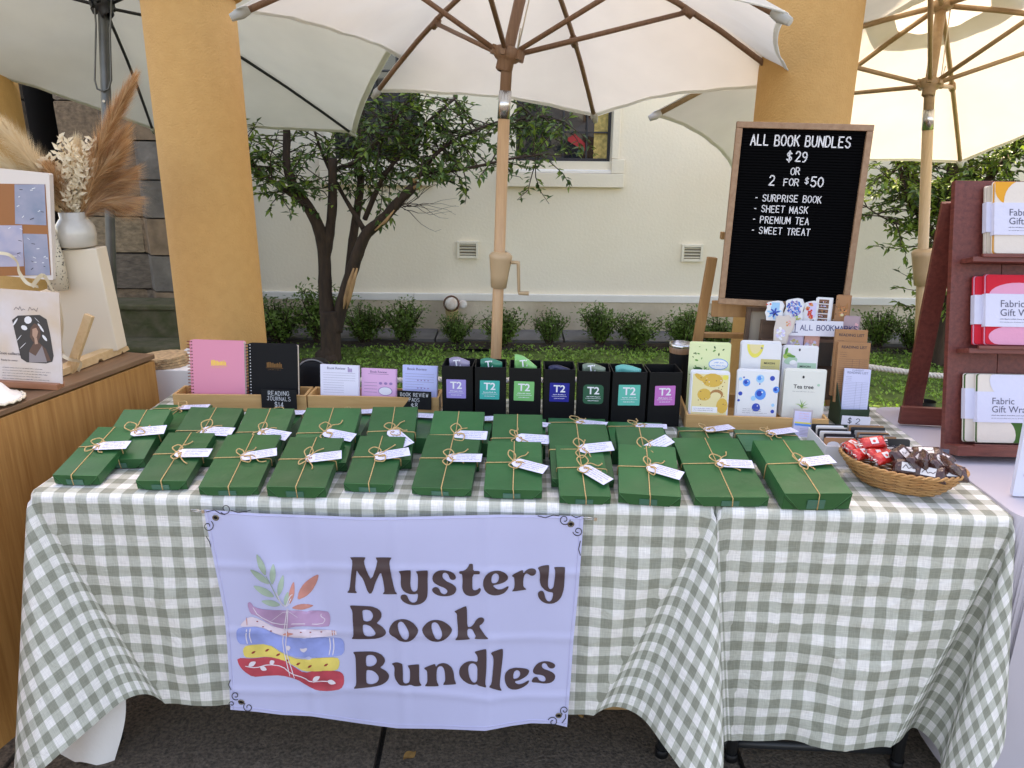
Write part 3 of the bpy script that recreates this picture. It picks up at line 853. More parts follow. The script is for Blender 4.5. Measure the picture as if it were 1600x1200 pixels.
# right tree
T2Y = 5.25
tr2 = thing('leafy_tree', 'sunlit bright green leafy tree behind the red timber shelf', 'tree', (aty(1475, 560, T2Y).x, T2Y, 0))
tw = MB(); tl_ = MB()
b0 = aty(1487, 450, T2Y)
Q1 = branch(tw, [Vector((b0.x - .02, T2Y, -.05)), Vector((b0.x, T2Y, .4)), b0, aty(1480, 330, T2Y), aty(1488, 270, T2Y), aty(1500, 150, T2Y)], .06, .03, 10)
Q2 = branch(tw, [aty(1484, 400, T2Y), aty(1440, 340, T2Y), aty(1415, 300, T2Y - .1), aty(1400, 230, T2Y - .1)], .03, .012, 8)
Q3 = branch(tw, [aty(1484, 380, T2Y), aty(1530, 300, T2Y), aty(1580, 240, T2Y - .1), aty(1640, 180, T2Y)], .03, .012, 8)
Q4 = branch(tw, [aty(1455, 365, T2Y), aty(1390, 345, T2Y - .15), aty(1352, 322, T2Y - .2)], .008, .003, 6)
for Q, n_, st in ((Q1, 110, .3), (Q2, 120, .15), (Q3, 120, .2), (Q4, 8, .4)):
    twigs(tw, tl_, Q, ra, n_, st, leaves=20, ls=(.04, .07), up=.4, mm=5.0)
putw('trunk', tw, M_bark, tr2); putw('crown', tl_, [M_leaf1, M_leaf2], tr2)
# hedge row
shr = []
for k in range(4):
    lm, sm_ = MB(), MB(); rs2 = random.Random(30 + k)
    for s_ in range(40):
        a = rs2.random() * 2 * PI; lean = rs2.uniform(.05, .95); h = rs2.uniform(.16, .30)
        d = Vector((math.cos(a) * lean, math.sin(a) * lean, 1)).normalized()
        pts = [Vector((math.cos(a) * .02, math.sin(a) * .02, 0)), d * h * .5 + Vector((0, 0, .01)), d * h]
        sm_.tube(pts, [.005, .004, .002], 5, cap=False)
        for q in range(48):
            f = rs2.uniform(.25, 1.05); p = d * h * f + Vector((rs2.gauss(0, .024), rs2.gauss(0, .024), rs2.gauss(0, .016)))
            dd = Vector((rs2.gauss(0, 1), rs2.gauss(0, 1), rs2.gauss(.4, .6)))
            L_ = rs2.uniform(.02, .034); leaf(lm, p, dd, Vector((0, 0, 1)), L_, L_ * .55)
    shr.append((lm.mesh('foliage', [M_leafS]), sm_.mesh('stem', [M_bark])))
names = {437: 'dark shrub of the hedge row just left of the tree trunk', 500: 'dark shrub of the hedge row directly behind the tree trunk', 570: 'hedge shrub just right of the tree trunk', 632: 'hedge shrub midway between tree trunk and white hydrant valve', 712: 'hedge shrub growing in front of the white hydrant valve', 785: 'hedge shrub behind the middle umbrella pole', 858: 'small narrow hedge shrub just right of the middle umbrella pole',
         937: 'left of the two touching hedge shrubs in open view', 992: 'right of the two touching hedge shrubs in open view', 1068: 'hedge shrub just left of the easel leg', 1118: 'hedge shrub seen between the easel leg and the column', 1372: 'hedge shrub just right of the brown reading list pads', 1425: 'hedge shrub beside the right umbrella pole'}
for k, (px_, lb) in enumerate(names.items()):
    SY_ = 5.64 + rnd.uniform(-.05, .05)
    p = aty(px_, 540, SY_)
    s_ = {437: 1.25, 500: 1.35, 570: 1.05, 632: 1.05, 712: .8, 858: .85}.get(px_, .98)
    M_ = Matrix.Translation((p.x, SY_, 0.03)) @ Matrix.Rotation(rnd.random() * 6, 4, 'Z') @ Matrix.Diagonal((s_ * (.72 if px_ == 858 else rnd.uniform(1.0, 1.3)), s_, s_ * rnd.uniform(.85, 1.15), 1))
    t = thing('hedge_shrub', lb, 'shrub', M_, 'hedge shrubs along the wall')
    f, s2 = shr[k % 4]
    put('foliage', f, None, t); put('stem', s2, None, t)

# hydrant valve on the wall
hy = thing('hydrant_valve', 'old white painted hydrant valve with rusty flange against the wall', 'valve', (aty(706, 500, 6.0).x, 6.0, 0))
M_oldw = mat('old white enamel', (0.80, 0.77, 0.70), 0.5, col2=(0.62, 0.50, 0.38), vscale=22)
M_rust = mat('rusty iron', (0.16, 0.06, 0.03), 0.9, var=0.4, vscale=40)
c = aty(706, 474, 6.0)
putw('riser', MB().lathe([(.045, 0), (.045, c.z - .09), (.052, c.z - .08), (.052, c.z - .03)], 18, Matrix.Translation((c.x, 6.0, 0))), mat('ochre pipe paint', (.55, .42, .18), .7), hy)
Mv = Matrix.Translation((c.x, 5.99, c.z)) @ Matrix.Rotation(R(78), 4, 'X')
putw('valve_body', MB().lathe([(.03, -.06), (.058, -.05), (.062, .0), (.058, .03)], 20, Mv), M_oldw, hy)
putw('flange', MB().lathe([(.058, .03), (.064, .032), (.064, .044), (.056, .05)], 20, Mv), M_rust, hy)
putw('cap', MB().lathe([(.05, .05), (.048, .062), (.03, .07), (.0005, .072)], 20, Mv), M_oldw, hy)
c2 = c + Vector((.085, .02, -.01))
putw('side_outlet', MB().lathe([(.0005, .05), (.02, .052), (.034, .045), (.036, 0), (.03, -.04)], 18, Matrix.Translation(c2) @ Matrix.Rotation(R(80), 4, 'X')), M_oldw, hy)

# rope on low posts between lawn and stall
RY = 3.15
rp = thing('rope_barrier', 'twisted white rope strung low across the lawn edge', 'rope', (aty(340, 600, RY).x, RY, 0))
P = smooth_path([aty(x, y, RY) for x, y in ((330, 578), (410, 587), (490, 592), (565, 594), (626, 594), (690, 593), (850, 594), (1000, 590), (1180, 580), (1325, 569))], 14)
P2 = smooth_path([aty(x, y, RY) for x, y in ((1325, 569), (1400, 579), (1480, 588), (1600, 590), (1750, 580))], 14)
def rope(mb, P, r, pitch):
    dist = 0; strands = [[], [], []]
    Q = []
    for a, b in zip(P, P[1:]):
        n_ = max(1, int((b - a).length / (pitch / 7)))
        Q += [a.lerp(b, i / n_) for i in range(n_)]
    for i, p in enumerate(Q):
        if i: dist += (p - Q[i - 1]).length
        for k in range(3):
            a = 2 * PI * (dist / pitch + k / 3)
            strands[k].append(p + Vector((0, math.cos(a), math.sin(a))) * r * .55)
    for s_ in strands:
        mb.tube(s_, r * .58, 5)
rm = MB(); rope(rm, P, .0125, .05); rope(rm, P2, .0125, .05)
putw('rope', rm, mat('white cotton rope', (.72, .69, .62), .9), rp)
for x, y in ((330, 578), (1325, 569), (1750, 580)):
    q = aty(x, y, RY)
    putw('post', MB().tube([(q.x, RY + .03, 0), (q.x, RY + .03, q.z + .03)], .018, 10), M_darkmetal, rp)
# ================================================================== TABLES AND CLOTHS
TT = 0.742
def table(label, FL, FR, depth, top, legs_in=0.05):
    ex = (FR - FL); W = ex.length
    M = frame(Vector((FL.x, FL.y, 0)), Vector((ex.x, ex.y, 0)), Vector((0, 0, 1)))
    t = thing('folding_table', label, 'table', M)
    put('table_top', MB().box((W / 2, depth / 2, top - .022), (W - .012, depth - .012, .04)), mat('grey plastic top', (.5, .5, .5), .6), t, bevel=.008)
    for x, y in ((legs_in, .06), (W - legs_in, .06), (legs_in, depth - .06), (W - legs_in, depth - .06)):
        lg = put('leg', MB().tube([(x, y, .02), (x, y, top - .045)], .0135, 12), M_darkmetal, t)
        put('foot', MB().tube([(x, y, 0.023), (x, y, .045)], .0165, 12), M_black, lg)
    for x in (legs_in, W - legs_in):
        put('crossbar', MB().tube([(x, .06, .16), (x, depth - .06, .16)], .010, 10), M_darkmetal, t)
    return t, M, W
tFL, tFR = atz(52, 768, TT), atz(1112, 790, TT)
rFL, rFR = atz(1127, 792, TT), atz(1578, 806, TT)
TD = 0.70
t1, TM1, TW1 = table('long folding table under the left gingham cloth', tFL, tFR, TD, TT - .004)
t2, TM2, TW2 = table('short folding table under the right gingham cloth', rFL, rFR, TD, TT - .004, .10)
# low bar joining the right table's front feet
put('foot_bar', MB().tube([(.02, .075, .06), (TW2 - .1, .075, .06)], .012, 10), M_darkmetal, t2)

M_gingham = gingham()
def crom(P, t):
    n = len(P) - 1
    x = min(max(t, 0), 1) * n; i = min(int(x), n - 1); f = x - i
    a, b, c, d = P[max(i - 1, 0)], P[i], P[i + 1], P[min(i + 2, n)]
    return 0.5 * ((2 * b) + (c - a) * f + (2 * a - 5 * b + 4 * c - d) * f * f + (3 * b - a - 3 * c + d) * f ** 3)
def cloth(W, D, ovF, ovL, ovR, ctrlL, ctrlR, wave, hemf=None, nstep=0.0125):
    """one rectangular cloth laid over the table: top, front, both sides; each front corner is a developable cone of pleats"""
    rad = 0.012
    def hang(b):                      # rounded table edge: (outward, down) after b metres of cloth
        q = rad * PI / 2
        if b < q:
            a = b / rad
            return rad * math.sin(a), rad * (1 - math.cos(a))
        return rad, rad + (b - q)
    def corner(ctrl, out, b, mirror):
        # out >0 beyond the side edge, <0 inside the front; b>0 drop in front, <0 on the side
        phi = math.degrees(math.atan2(out, b)) if b > 0 else 90 + math.degrees(math.atan2(-b, out))
        return phi
    def pos(s, t):
        # s along the front (0..W on the top), t backwards (negative = hanging in front)
        for side, ctrl in ((0, ctrlL), (1, ctrlR)):
            out = -s if side == 0 else s - W
            b = -t
            f0, f1, P = ctrl
            r = math.hypot(out, b)
            phi = math.degrees(math.atan2(out, b))            # 0: straight down in front, 90: straight down at the side, <0 inside the front
            if (b > 0 or out > 0) and r > 1e-6 and -f0 <= phi <= 90 + f1:
                if phi > 90 and out <= 0: continue
                d = crom(P, (phi + f0) / (90 + f1 + f0))
                d = d.normalized()
                k = min(1.0, r / 0.03)
                sx = -1 if side == 0 else 1
                x = (0 if side == 0 else W) + sx * d.x * r
                y = d.y * r; z = d.z * r
                o1 = rad * k
                return Vector((x + sx * o1 * (0.7 if d.y < .2 else 1), y - o1 * .7 * (1 if d.y < .15 else 0), z))
        if t >= 0 and 0 <= s <= W:
            return Vector((s, t, 0.0))
        if t < 0 and 0 <= s <= W:
            o, dn = hang(-t)
            k = 1.0
            for out, f0 in ((-s, ctrlL[0]), (s - W, ctrlR[0])):
                k = min(k, max(0.0, min(1.0, (-f0 - math.degrees(math.atan2(out, -t))) / 14)))
            k = k * k * (3 - 2 * k)
            y = -o - wave(s, dn) * k - .012 * dn * (1 - k)
            return Vector((s, y, -dn))
        if s < 0:
            o, dn = hang(-s); return Vector((-o - .01 * dn * math.sin(t * 14), t, -dn))
        o, dn = hang(s - W); return Vector((W + o + .01 * dn * math.sin(t * 14), t, -dn))
    nu = int((W + ovL + ovR) / nstep); nv = int((D + ovF) / nstep)
    mb = MB()
    mb.grid(lambda u, v: pos(-ovL + u * (W + ovL + ovR), -ovF + v * (D + ovF) + (0 if v > .5 else (1 - 2 * v) * (hemf(-ovL + u * (W + ovL + ovR)) if hemf else 0))), nu, nv,
            uvf=lambda u, v: (-ovL + u * (W + ovL + ovR), -ovF + v * (D + ovF)))
    return mb
V3 = lambda x, y: Vector((x, y, -math.sqrt(max(0.02, 1 - x * x - y * y))))
# direction curves, x = outwards past the side, y = backwards
s5 = math.sin(R(4))
cL1 = (24, 16, [V3(-math.sin(R(24)), -.012), V3(-.35, -.004), V3(-.27, -.05), V3(-.18, -.17), V3(-.05, -.26), V3(.08, -.22), V3(.11, -.10), V3(.07, .02), V3(.03, .12), V3(.0, .20), V3(0, .276)])
cR1 = (24, 20, [V3(-math.sin(R(24)), -.012), V3(-.34, -.002), V3(-.24, -.05), V3(-.15, -.17), V3(-.04, -.26), V3(.055, -.24), V3(.07, -.13), V3(.02, -.04), V3(.0, .06), V3(.0, .2), V3(0, .342)])
from mathutils import noise as mnoise
def crinkle(s, dn, sd):
    a = mnoise.noise(Vector((s * 7 + dn * 4, dn * 9 - s * 3, sd))); b = mnoise.noise(Vector((s * 22 - dn * 12, dn * 20 + s * 9, sd + 5)))
    c = 1 - abs(mnoise.noise(Vector((s * 9 + dn * 7, dn * 6 - s * 6, sd + 9)))) * 2
    return .006 * a + .0022 * b + .0035 * max(0, c) ** 6
def wave1(s, dn):
    k = (dn / .5) ** 1.3
    a = .010 + .007 * math.sin(s * 11.0 + .6) + .004 * math.sin(s * 23 + 1.7)
    hold = max(0.0, min(1, (abs(s - .78) - .36) / .12))      # behind the banner the cloth lies nearly flat
    f = .026 * math.exp(-((s - 1.33) / .07) ** 2) - .012 * math.exp(-((s - 1.41) / .04) ** 2) + .016 * math.exp(-((s - .30) / .06) ** 2)
    return k * (a * (.35 + .65 * hold) + f) + crinkle(s, dn, 1.0) * min(1, dn * 8) * (.3 + .7 * hold) + .0012 * math.sin(s * 60 + dn * 22) * k + .0015 * math.sin(dn * 30 + s * 7) * k
mbc = cloth(TW1, TD, .545, .43, .40, cL1, cR1, wave1)
cM1 = TM1 @ Matrix.Translation((0, 0, TT + .001))
cl1 = put('gingham_tablecloth', mbc, M_gingham, None, cM1)
tag(cl1, 'sage green and white gingham cloth on the long left table, banner pinned to it', 'tablecloth', 'gingham tablecloths')
cL2 = (8, 20, [V3(-math.sin(R(8)), -.012), V3(-.09, -.03), V3(-.04, -.06), V3(-.005, -.05), V3(.0, -.02), V3(0, .05), V3(0, .15), V3(0, .342)])
cR2 = (16, 14, [V3(-math.sin(R(16)), -.012), V3(-.25, -.005), V3(-.14, .10), V3(-.06, .03), V3(-.13, -.12), V3(-.10, -.22), V3(.0, -.22), V3(.07, -.14), V3(.06, -.02), V3(.06, .10), V3(.02, .24)])
def wave2(s, dn):
    k = (dn / .5) ** 1.25
    return k * (.014 + .008 * math.sin(s * 13 + 2.2) + .004 * math.sin(s * 27) + .016 * math.exp(-((s - .36) / .09) ** 2)) + crinkle(s, dn, 3.3) * 1.5 * min(1, dn * 8) + .0012 * math.sin(s * 47 - dn * 30) * k + .0016 * math.sin(dn * 36 - s * 19) * k
mbc = cloth(TW2, TD, .60, .36, .44, cL2, cR2, wave2)
cM2 = TM2 @ Matrix.Translation((0, 0, TT + .0015))
cl2 = put('gingham_tablecloth', mbc, M_gingham, None, cM2)
tag(cl2, 'sage green and white gingham cloth on the short right table under the sweets basket', 'tablecloth', 'gingham tablecloths')
# white under-cloth that shows below the lifted left corner
uc = thing('under_cloth', 'plain white under-cloth corner hanging below the left gingham corner', 'cloth', Matrix.Translation(aty(150, 1150, 1.53)))
ucm = MB(); ucm.grid(lambda u, v: aty(96 + 96 * u - 10 * u * v * v + 6 * math.sin(v * 4), 1060 + 140 * v - 8 * math.sin(u * 5) * v - 14 * u * u * v, 1.545 - .035 * math.sin(u * 2.6) * v), 16, 16)
putw('sheet', ucm, mat('white cotton', (.78, .75, .72), .9, bump=.2, bscale=30), uc)
# cardboard box under the table
cb = thing('cardboard_box', 'plain brown cardboard box on the ground under the long table', 'box', Matrix.Translation((aty(985, 1100, 1.72).x - .12, 1.72, 0.024)))
put('carton', MB().box((0, .15, .11), (.34, .3, .22)), mat('brown cardboard', (.42, .24, .10), .85, var=.1, vscale=10), cb, bevel=.003)
put('flap', MB().box((0, .07, .224), (.335, .14, .004)), mat('brown cardboard', (.42, .24, .10)), cb)

# ------------------------------------------------------------------ banner
def frontY(x):
    f = (x - tFL.x) / (tFR.x - tFL.x)
    return tFL.y + (tFR.y - tFL.y) * f
from math import exp, sin
bx0 = aty(318, 797, 1.48).x; bx1 = aty(912, 808, 1.48).x
def bannerY(x, z):
    d = max(0.0, .735 - z) / .55
    u = (x - bx0) / (bx1 - bx0)
    y = frontY(x) - .030 - .032 * d
    # folds: diagonal pull from the top-left pin, gentle vertical waves at the lower hem
    y -= .022 * exp(-((u - .09 - .28 * d) / .055) ** 2) * min(1, d * 2) * (1.2 - d)
    y += .013 * exp(-((u - .24 - .12 * d) / .05) ** 2) * d
    y -= .010 * sin(u * 9.5 + .6) * d * d
    y -= .010 * exp(-((u - .76 + .02 * d) / .05) ** 2) * d * d
    y += .006 * exp(-((u - .93 + .10 * d) / .05) ** 2) * d
    # pressed creases from being folded flat
    for c in (.245, .50, .745):
        y -= .0034 * max(0, 1 - abs(u - c - .015 * d) / .022)
    for c in (.26, .55, .82):
        y -= .0028 * max(0, 1 - abs(d - c) / .026)
    return y
def onbanner(px_, py_, off=0.0):
    p = aty(px_, py_, 1.47)
    for _ in range(4):
        p = aty(px_, py_, bannerY(p.x, p.z) - off)
    return p
def pl(P, t):
    d = [0]
    for a, b in zip(P, P[1:]):
        d.append(d[-1] + math.hypot(b[0] - a[0], b[1] - a[1]))
    x = t * d[-1]
    for i in range(len(P) - 1):
        if x <= d[i + 1] or i == len(P) - 2:
            f = (x - d[i]) / (d[i + 1] - d[i]); return P[i][0] + (P[i + 1][0] - P[i][0]) * f, P[i][1] + (P[i + 1][1] - P[i][1]) * f
eT = [(318, 796), (400, 802), (485, 805), (560, 808), (620, 808), (700, 806), (780, 804), (860, 805), (912, 807)]
eB = [(360, 1109), (400, 1112), (440, 1117), (485, 1119), (560, 1130), (620, 1138), (690, 1139), (758, 1142), (800, 1134), (830, 1130), (865, 1131), (886, 1136)]
eL = [(318, 796), (331, 862), (344, 925), (351, 962), (355, 1010), (358, 1060), (360, 1109)]
eR = [(912, 807), (907, 880), (902, 940), (896, 1000), (892, 1060), (886, 1136)]
def coons(u, v):
    T, B, L_, R_ = pl(eT, u), pl(eB, u), pl(eL, v), pl(eR, v)
    o = []
    for k in (0, 1):
        o.append((1 - v) * T[k] + v * B[k] + (1 - u) * L_[k] + u * R_[k] - ((1 - u) * (1 - v) * eT[0][k] + u * (1 - v) * eT[-1][k] + (1 - u) * v * eB[0][k] + u * v * eB[-1][k]))
    return o
M_ban = mat('lilac-white satin', (0.58, 0.60, 0.85), 0.5, spec=0.35, trans=0.22, var=0.02, vscale=6, bump=0.18, bscale=7)
ban = thing('banner', 'lilac-white fabric banner reading Mystery Book Bundles pinned to the cloth', 'banner', Matrix.Translation(onbanner(*coons(.5, .98))))
mb = MB(); mb.grid(lambda u, v: onbanner(*coons(u, v)), 130, 84); putw('fabric', mb, M_ban, ban)
# stitched hem
hm = MB()
for f in (lambda s: coons(s, .012), lambda s: coons(s, .985), lambda s: coons(.009, s), lambda s: coons(.991, s)):
    hm.tube([onbanner(*f(.004 + .992 * i / 90), .0006) for i in range(91)], .0009, 4)
putw('hem_stitching', hm, mat('lilac thread', (.5, .5, .72), .8), ban)

from mathutils.geometry import delaunay_2d_cdt
def inside(p, loops):
    c = False
    for L_ in loops:
        n = len(L_)
        for i in range(n):
            (x1, y1), (x2, y2) = L_[i], L_[(i + 1) % n]
            if (y1 > p[1]) != (y2 > p[1]) and p[0] < (x2 - x1) * (p[1] - y1) / (y2 - y1) + x1:
                c = not c
    return c
def chaikin(L_, q=.22):
    o = []
    n = len(L_)
    for i in range(n):
        a, b = L_[i], L_[(i + 1) % n]
        o.append((a[0] + (b[0] - a[0]) * q, a[1] + (b[1] - a[1]) * q)); o.append((a[0] + (b[0] - a[0]) * (1 - q), a[1] + (b[1] - a[1]) * (1 - q)))
    return o
def printed(mb, loops, m, off=.0010, step=4.0, smooth=True):
    off += .0006; step = min(step, 4.0) if smooth else step
    """print an outline (photo pixels on the banner) as thin faces that follow the fabric"""
    loops = [chaikin(L_) if smooth else L_ for L_ in loops]
    vs_, es = [], []
    for L_ in loops:
        b = len(vs_); n = len(L_)
        vs_ += [Vector(p) for p in L_]; es += [(b + i, b + (i + 1) % n) for i in range(n)]
    xs = [p.x for p in vs_]; ys = [p.y for p in vs_]
    x = math.floor(min(xs) / step) * step
    while x < max(xs):
        y = math.floor(min(ys) / step) * step
        while y < max(ys):
            if inside((x, y), loops): vs_.append(Vector((x, y)))
            y += step
        x += step
    r = delaunay_2d_cdt(vs_, es, [], 0, 1e-4)
    V, Fc = r[0], r[2]
    keep = [f for f in Fc if inside((sum(V[i].x for i in f) / len(f), sum(V[i].y for i in f) / len(f)), loops)]
    mb.add([onbanner(p.x, p.y, off) for p in V], [tuple(f) for f in keep], m, True)
def Z(ox, oy, s, P):
    return [(ox + x / s, oy + y / s) for x, y in P]
za, zb, zc, zd, ze, zf = (540, 860), (710, 860), (540, 935), (620, 935), (540, 1005), (700, 1005)
S8 = 8.889
GL = [
 (za, [[(65,95),(270,95),(275,105),(250,160),(300,310),(360,420),(445,160),(418,105),(425,98),(630,98),(637,108),(603,155),(625,310),(680,560),(712,600),(705,610),(520,610),(518,600),(545,565),(515,390),(487,295),(420,430),(365,600),(315,600),(245,400),(185,330),(155,270),(145,330),(128,550),(158,585),(150,595),(28,590),(25,578),(55,545),(75,350),(97,150),(65,103)]]),
 (za, [[(735,295),(745,288),(890,275),(903,285),(905,330),(897,480),(915,550),(945,575),(975,570),(1000,540),(1005,430),(1003,340),(978,300),(985,288),(1130,278),(1142,288),(1138,420),(1140,570),(1130,660),(1090,715),(1030,750),(950,762),(870,750),(800,715),(762,665),(765,635),(785,615),(825,612),(855,630),(880,690),(910,720),(950,728),(985,710),(1002,660),(1005,600),(950,612),(880,605),(810,575),(775,520),(765,460),(768,370),(760,325)]]),
 (za, [[(1535,370),(1525,400),(1495,412),(1460,405),(1440,375),(1425,335),(1395,310),(1360,312),(1343,345),(1350,385),(1400,430),(1480,465),(1530,505),(1540,550),(1515,600),(1460,630),(1380,640),(1290,630),(1225,595),(1198,550),(1210,525),(1240,508),(1275,512),(1300,535),(1320,585),(1355,610),(1390,608),(1415,580),(1410,550),(1370,520),(1290,490),(1225,450),(1203,400),(1210,350),(1245,305),(1300,280),(1370,275),(1450,290),(1510,325)]]),
 (zb, [[(215,187),(250,187),(258,200),(258,285),(345,287),(355,300),(350,328),(340,333),(250,333),(248,520),(262,550),(290,555),(320,545),(345,522),(365,528),(368,555),(345,600),(290,630),(220,638),(160,620),(125,580),(108,520),(115,420),(108,330),(75,325),(65,310),(70,290),(120,285),(165,262),(195,220),(205,192)]]),
 (zb, [[(748,380),(735,410),(690,445),(620,470),(535,485),(560,520),(610,545),(660,540),(710,515),(745,495),(755,510),(735,550),(690,595),(620,622),(540,628),(470,605),(420,555),(398,490),(400,420),(430,355),(480,308),(550,283),(620,280),(690,305),(735,345)], [(520,455),(512,410),(520,360),(545,328),(580,318),(610,335),(622,375),(612,420),(585,450),(550,458)]]),
 (zb, [[(800,350),(830,325),(940,272),(952,278),(960,320),(985,285),(1030,255),(1080,248),(1120,260),(1138,290),(1130,325),(1100,352),(1060,352),(1030,330),(1005,318),(980,330),(962,370),(955,440),(958,505),(1000,538),(990,548),(810,572),(800,565),(830,530),(838,460),(832,380),(805,365)]]),
 (zb, [[(1155,245),(1190,222),(1250,207),(1305,202),(1318,215),(1312,320),(1300,420),(1300,500),(1320,535),(1345,540),(1375,515),(1388,440),(1400,340),(1398,270),(1385,240),(1395,230),(1530,230),(1538,245),(1530,400),(1520,540),(1490,640),(1440,705),(1370,740),(1290,742),(1220,715),(1170,660),(1157,605),(1170,575),(1200,558),(1230,565),(1250,600),(1265,670),(1295,705),(1325,710),(1350,690),(1368,640),(1372,585),(1320,580),(1260,555),(1205,500),(1185,430),(1190,350),(1180,280)]]),
 (zc, [[(60,105),(75,98),(250,105),(370,112),(460,150),(500,205),(495,265),(460,315),(425,345),(500,385),(550,440),(565,485),(530,525),(470,550),(390,565),(95,567),(85,555),(108,525),(105,400),(98,280),(95,180),(65,125)], [(232,165),(290,155),(345,170),(378,215),(380,260),(355,305),(310,322),(265,318),(245,300),(235,240)], [(240,365),(290,365),(345,385),(385,430),(420,485),(400,515),(350,530),(285,528),(255,500),(238,440)]]),
 (zc, [[(600,455),(615,395),(660,330),(720,298),(790,285),(870,300),(950,350),(1010,430),(1000,490),(950,560),(890,600),(820,608),(740,590),(690,545),(640,520),(610,490)], [(722,370),(735,335),(770,320),(805,340),(845,400),(878,470),(880,530),(860,570),(825,578),(790,555),(755,500),(730,430)]]),
 (zc, [[(1060,430),(1085,385),(1140,330),(1200,303),(1270,298),(1350,315),(1430,365),(1480,425),(1470,475),(1420,540),(1350,590),(1270,607),(1190,595),(1120,550),(1075,490)], [(1190,385),(1200,345),(1240,328),(1280,350),(1310,400),(1338,470),(1340,530),(1310,570),(1275,575),(1245,555),(1215,490),(1197,430)]]),
 (zd, [[(800,178),(950,108),(968,115),(975,180),(978,400),(1030,395),(1070,355),(1100,300),(1140,268),(1180,262),(1210,280),(1215,310),(1190,350),(1140,385),(1190,460),(1235,525),(1270,555),(1262,568),(1085,566),(1080,552),(1100,530),(1070,470),(1040,420),(978,425),(980,520),(1015,560),(1005,572),(820,583),(812,572),(845,530),(850,430),(838,300),(835,215),(805,188)]]),
 (ze, [[(108,128),(120,120),(300,115),(400,118),(490,150),(540,205),(550,250),(520,305),(475,340),(550,375),(600,430),(605,480),(570,535),(500,580),(400,605),(250,622),(120,635),(115,622),(148,580),(145,420),(140,230),(130,165),(110,140)], [(285,185),(310,165),(360,162),(405,180),(435,230),(430,270),(400,305),(350,325),(290,320),(280,250)], [(285,385),(310,372),(370,380),(420,410),(460,465),(460,510),(430,550),(370,570),(310,565),(285,540)]]),
 (ze, [[(642,290),(650,280),(710,262),(780,285),(790,300),(795,400),(795,530),(820,560),(855,560),(885,540),(895,480),(893,370),(865,320),(865,308),(1015,292),(1022,305),(1020,440),(1025,540),(1055,580),(1050,590),(1010,600),(950,598),(900,575),(850,592),(760,590),(725,555),(690,500),(675,440),(680,350),(665,310)]]),
 (ze, [[(1092,350),(1100,338),(1230,288),(1242,292),(1255,330),(1290,290),(1350,275),(1410,285),(1470,330),(1500,400),(1510,500),(1535,560),(1530,572),(1360,583),(1355,570),(1385,520),(1380,420),(1365,350),(1335,318),(1300,320),(1272,350),(1262,420),(1265,530),(1295,585),(1285,600),(1105,600),(1103,588),(1135,545),(1135,450),(1130,385),(1098,362)]]),
 (zf, [[(372,122),(385,112),(520,80),(532,90),(535,200),(530,400),(515,560),(530,600),(522,618),(490,608),(420,590),(400,570),(350,582),(270,560),(200,510),(160,450),(152,390),(170,330),(220,280),(280,252),(340,248),(412,265),(410,180),(375,135)], [(280,370),(285,320),(310,288),(345,278),(385,295),(408,340),(408,440),(405,520),(375,550),(345,545),(310,500),(290,440)]]),
 (zf, [[(597,140),(620,120),(745,77),(765,85),(762,180),(745,330),(725,500),(718,600),(745,650),(738,665),(580,620),(572,605),(605,565),(620,420),(635,250),(625,180),(602,155)]]),
 (zf, [[(1130,390),(1110,440),(1050,485),(990,515),(930,530),(935,550),(980,572),(1040,560),(1090,530),(1120,515),(1128,530),(1105,570),(1040,615),(960,645),(880,645),(825,610),(792,540),(785,470),(800,410),(850,360),(930,340),(1020,345),(1090,355),(1120,370)], [(910,500),(905,440),(920,395),(955,372),(990,385),(1005,420),(995,460),(960,490)]]),
 (zf, [[(1490,300),(1485,335),(1455,352),(1415,350),(1385,325),(1370,290),(1340,275),(1310,285),(1300,320),(1325,355),(1400,380),(1460,410),(1492,450),(1480,510),(1430,550),(1350,563),(1250,550),(1170,545),(1160,525),(1185,480),(1220,465),(1245,475),(1265,515),(1310,535),(1345,530),(1360,500),(1340,460),(1290,440),(1220,435),(1185,415),(1178,380),(1200,330),(1250,275),(1320,250),(1400,252),(1460,275)]]),
]
M_brownink = mat('brown print', (0.062, 0.038, 0.042), 0.5)
M_halo = mat('pale print halo', (0.74, 0.70, 0.86), 0.55)
for o_, loops in GL:
    mb = MB(); printed(mb, [Z(*o_, S8, L_) for L_ in loops], 0); putw('letter', mb, M_brownink, ban)
# printed stack of books with leaves
inks = {k: mat('print ' + k, c, .5, var=v, vscale=14) for k, c, v in (('red', (.50, .06, .085), .35), ('yellow', (.72, .58, .14), .2), ('blue', (.26, .33, .68), .25), ('cream', (.68, .58, .66), .1), ('mauve', (.44, .27, .44), .25), ('green', (.35, .46, .36), .3), ('rust', (.54, .22, .18), .35), ('linen', (.72, .66, .72), .05), ('darkred', (.30, .03, .03), .1))}
ik = list(inks); im = [inks[k] for k in ik]
def art(name, items):
    mb = MB()
    for col, P, off in items:
        printed(mb, [Z(355, 855, 5.0, P)], ik.index(col), off, 8)
    return putw(name, mb, im, ban)
def petal(a, b, wd):
    a, b = Vector(a), Vector(b); d = b - a; n = Vector((-d.y, d.x)).normalized() * wd / 2
    return [tuple(a), tuple(a + d * .25 + n * .8), tuple(a + d * .5 + n), tuple(a + d * .8 + n * .6), tuple(b), tuple(b - d * .2 - n * .6), tuple(a + d * .5 - n), tuple(a + d * .25 - n * .8)]
def line(P, wd):
    P = [Vector(p) for p in P]; L_, R_ = [], []
    for i, p in enumerate(P):
        d = (P[min(i + 1, len(P) - 1)] - P[max(i - 1, 0)]).normalized(); n = Vector((-d.y, d.x)) * wd / 2
        L_.append(tuple(p + n)); R_.append(tuple(p - n))
    return L_ + R_[::-1]
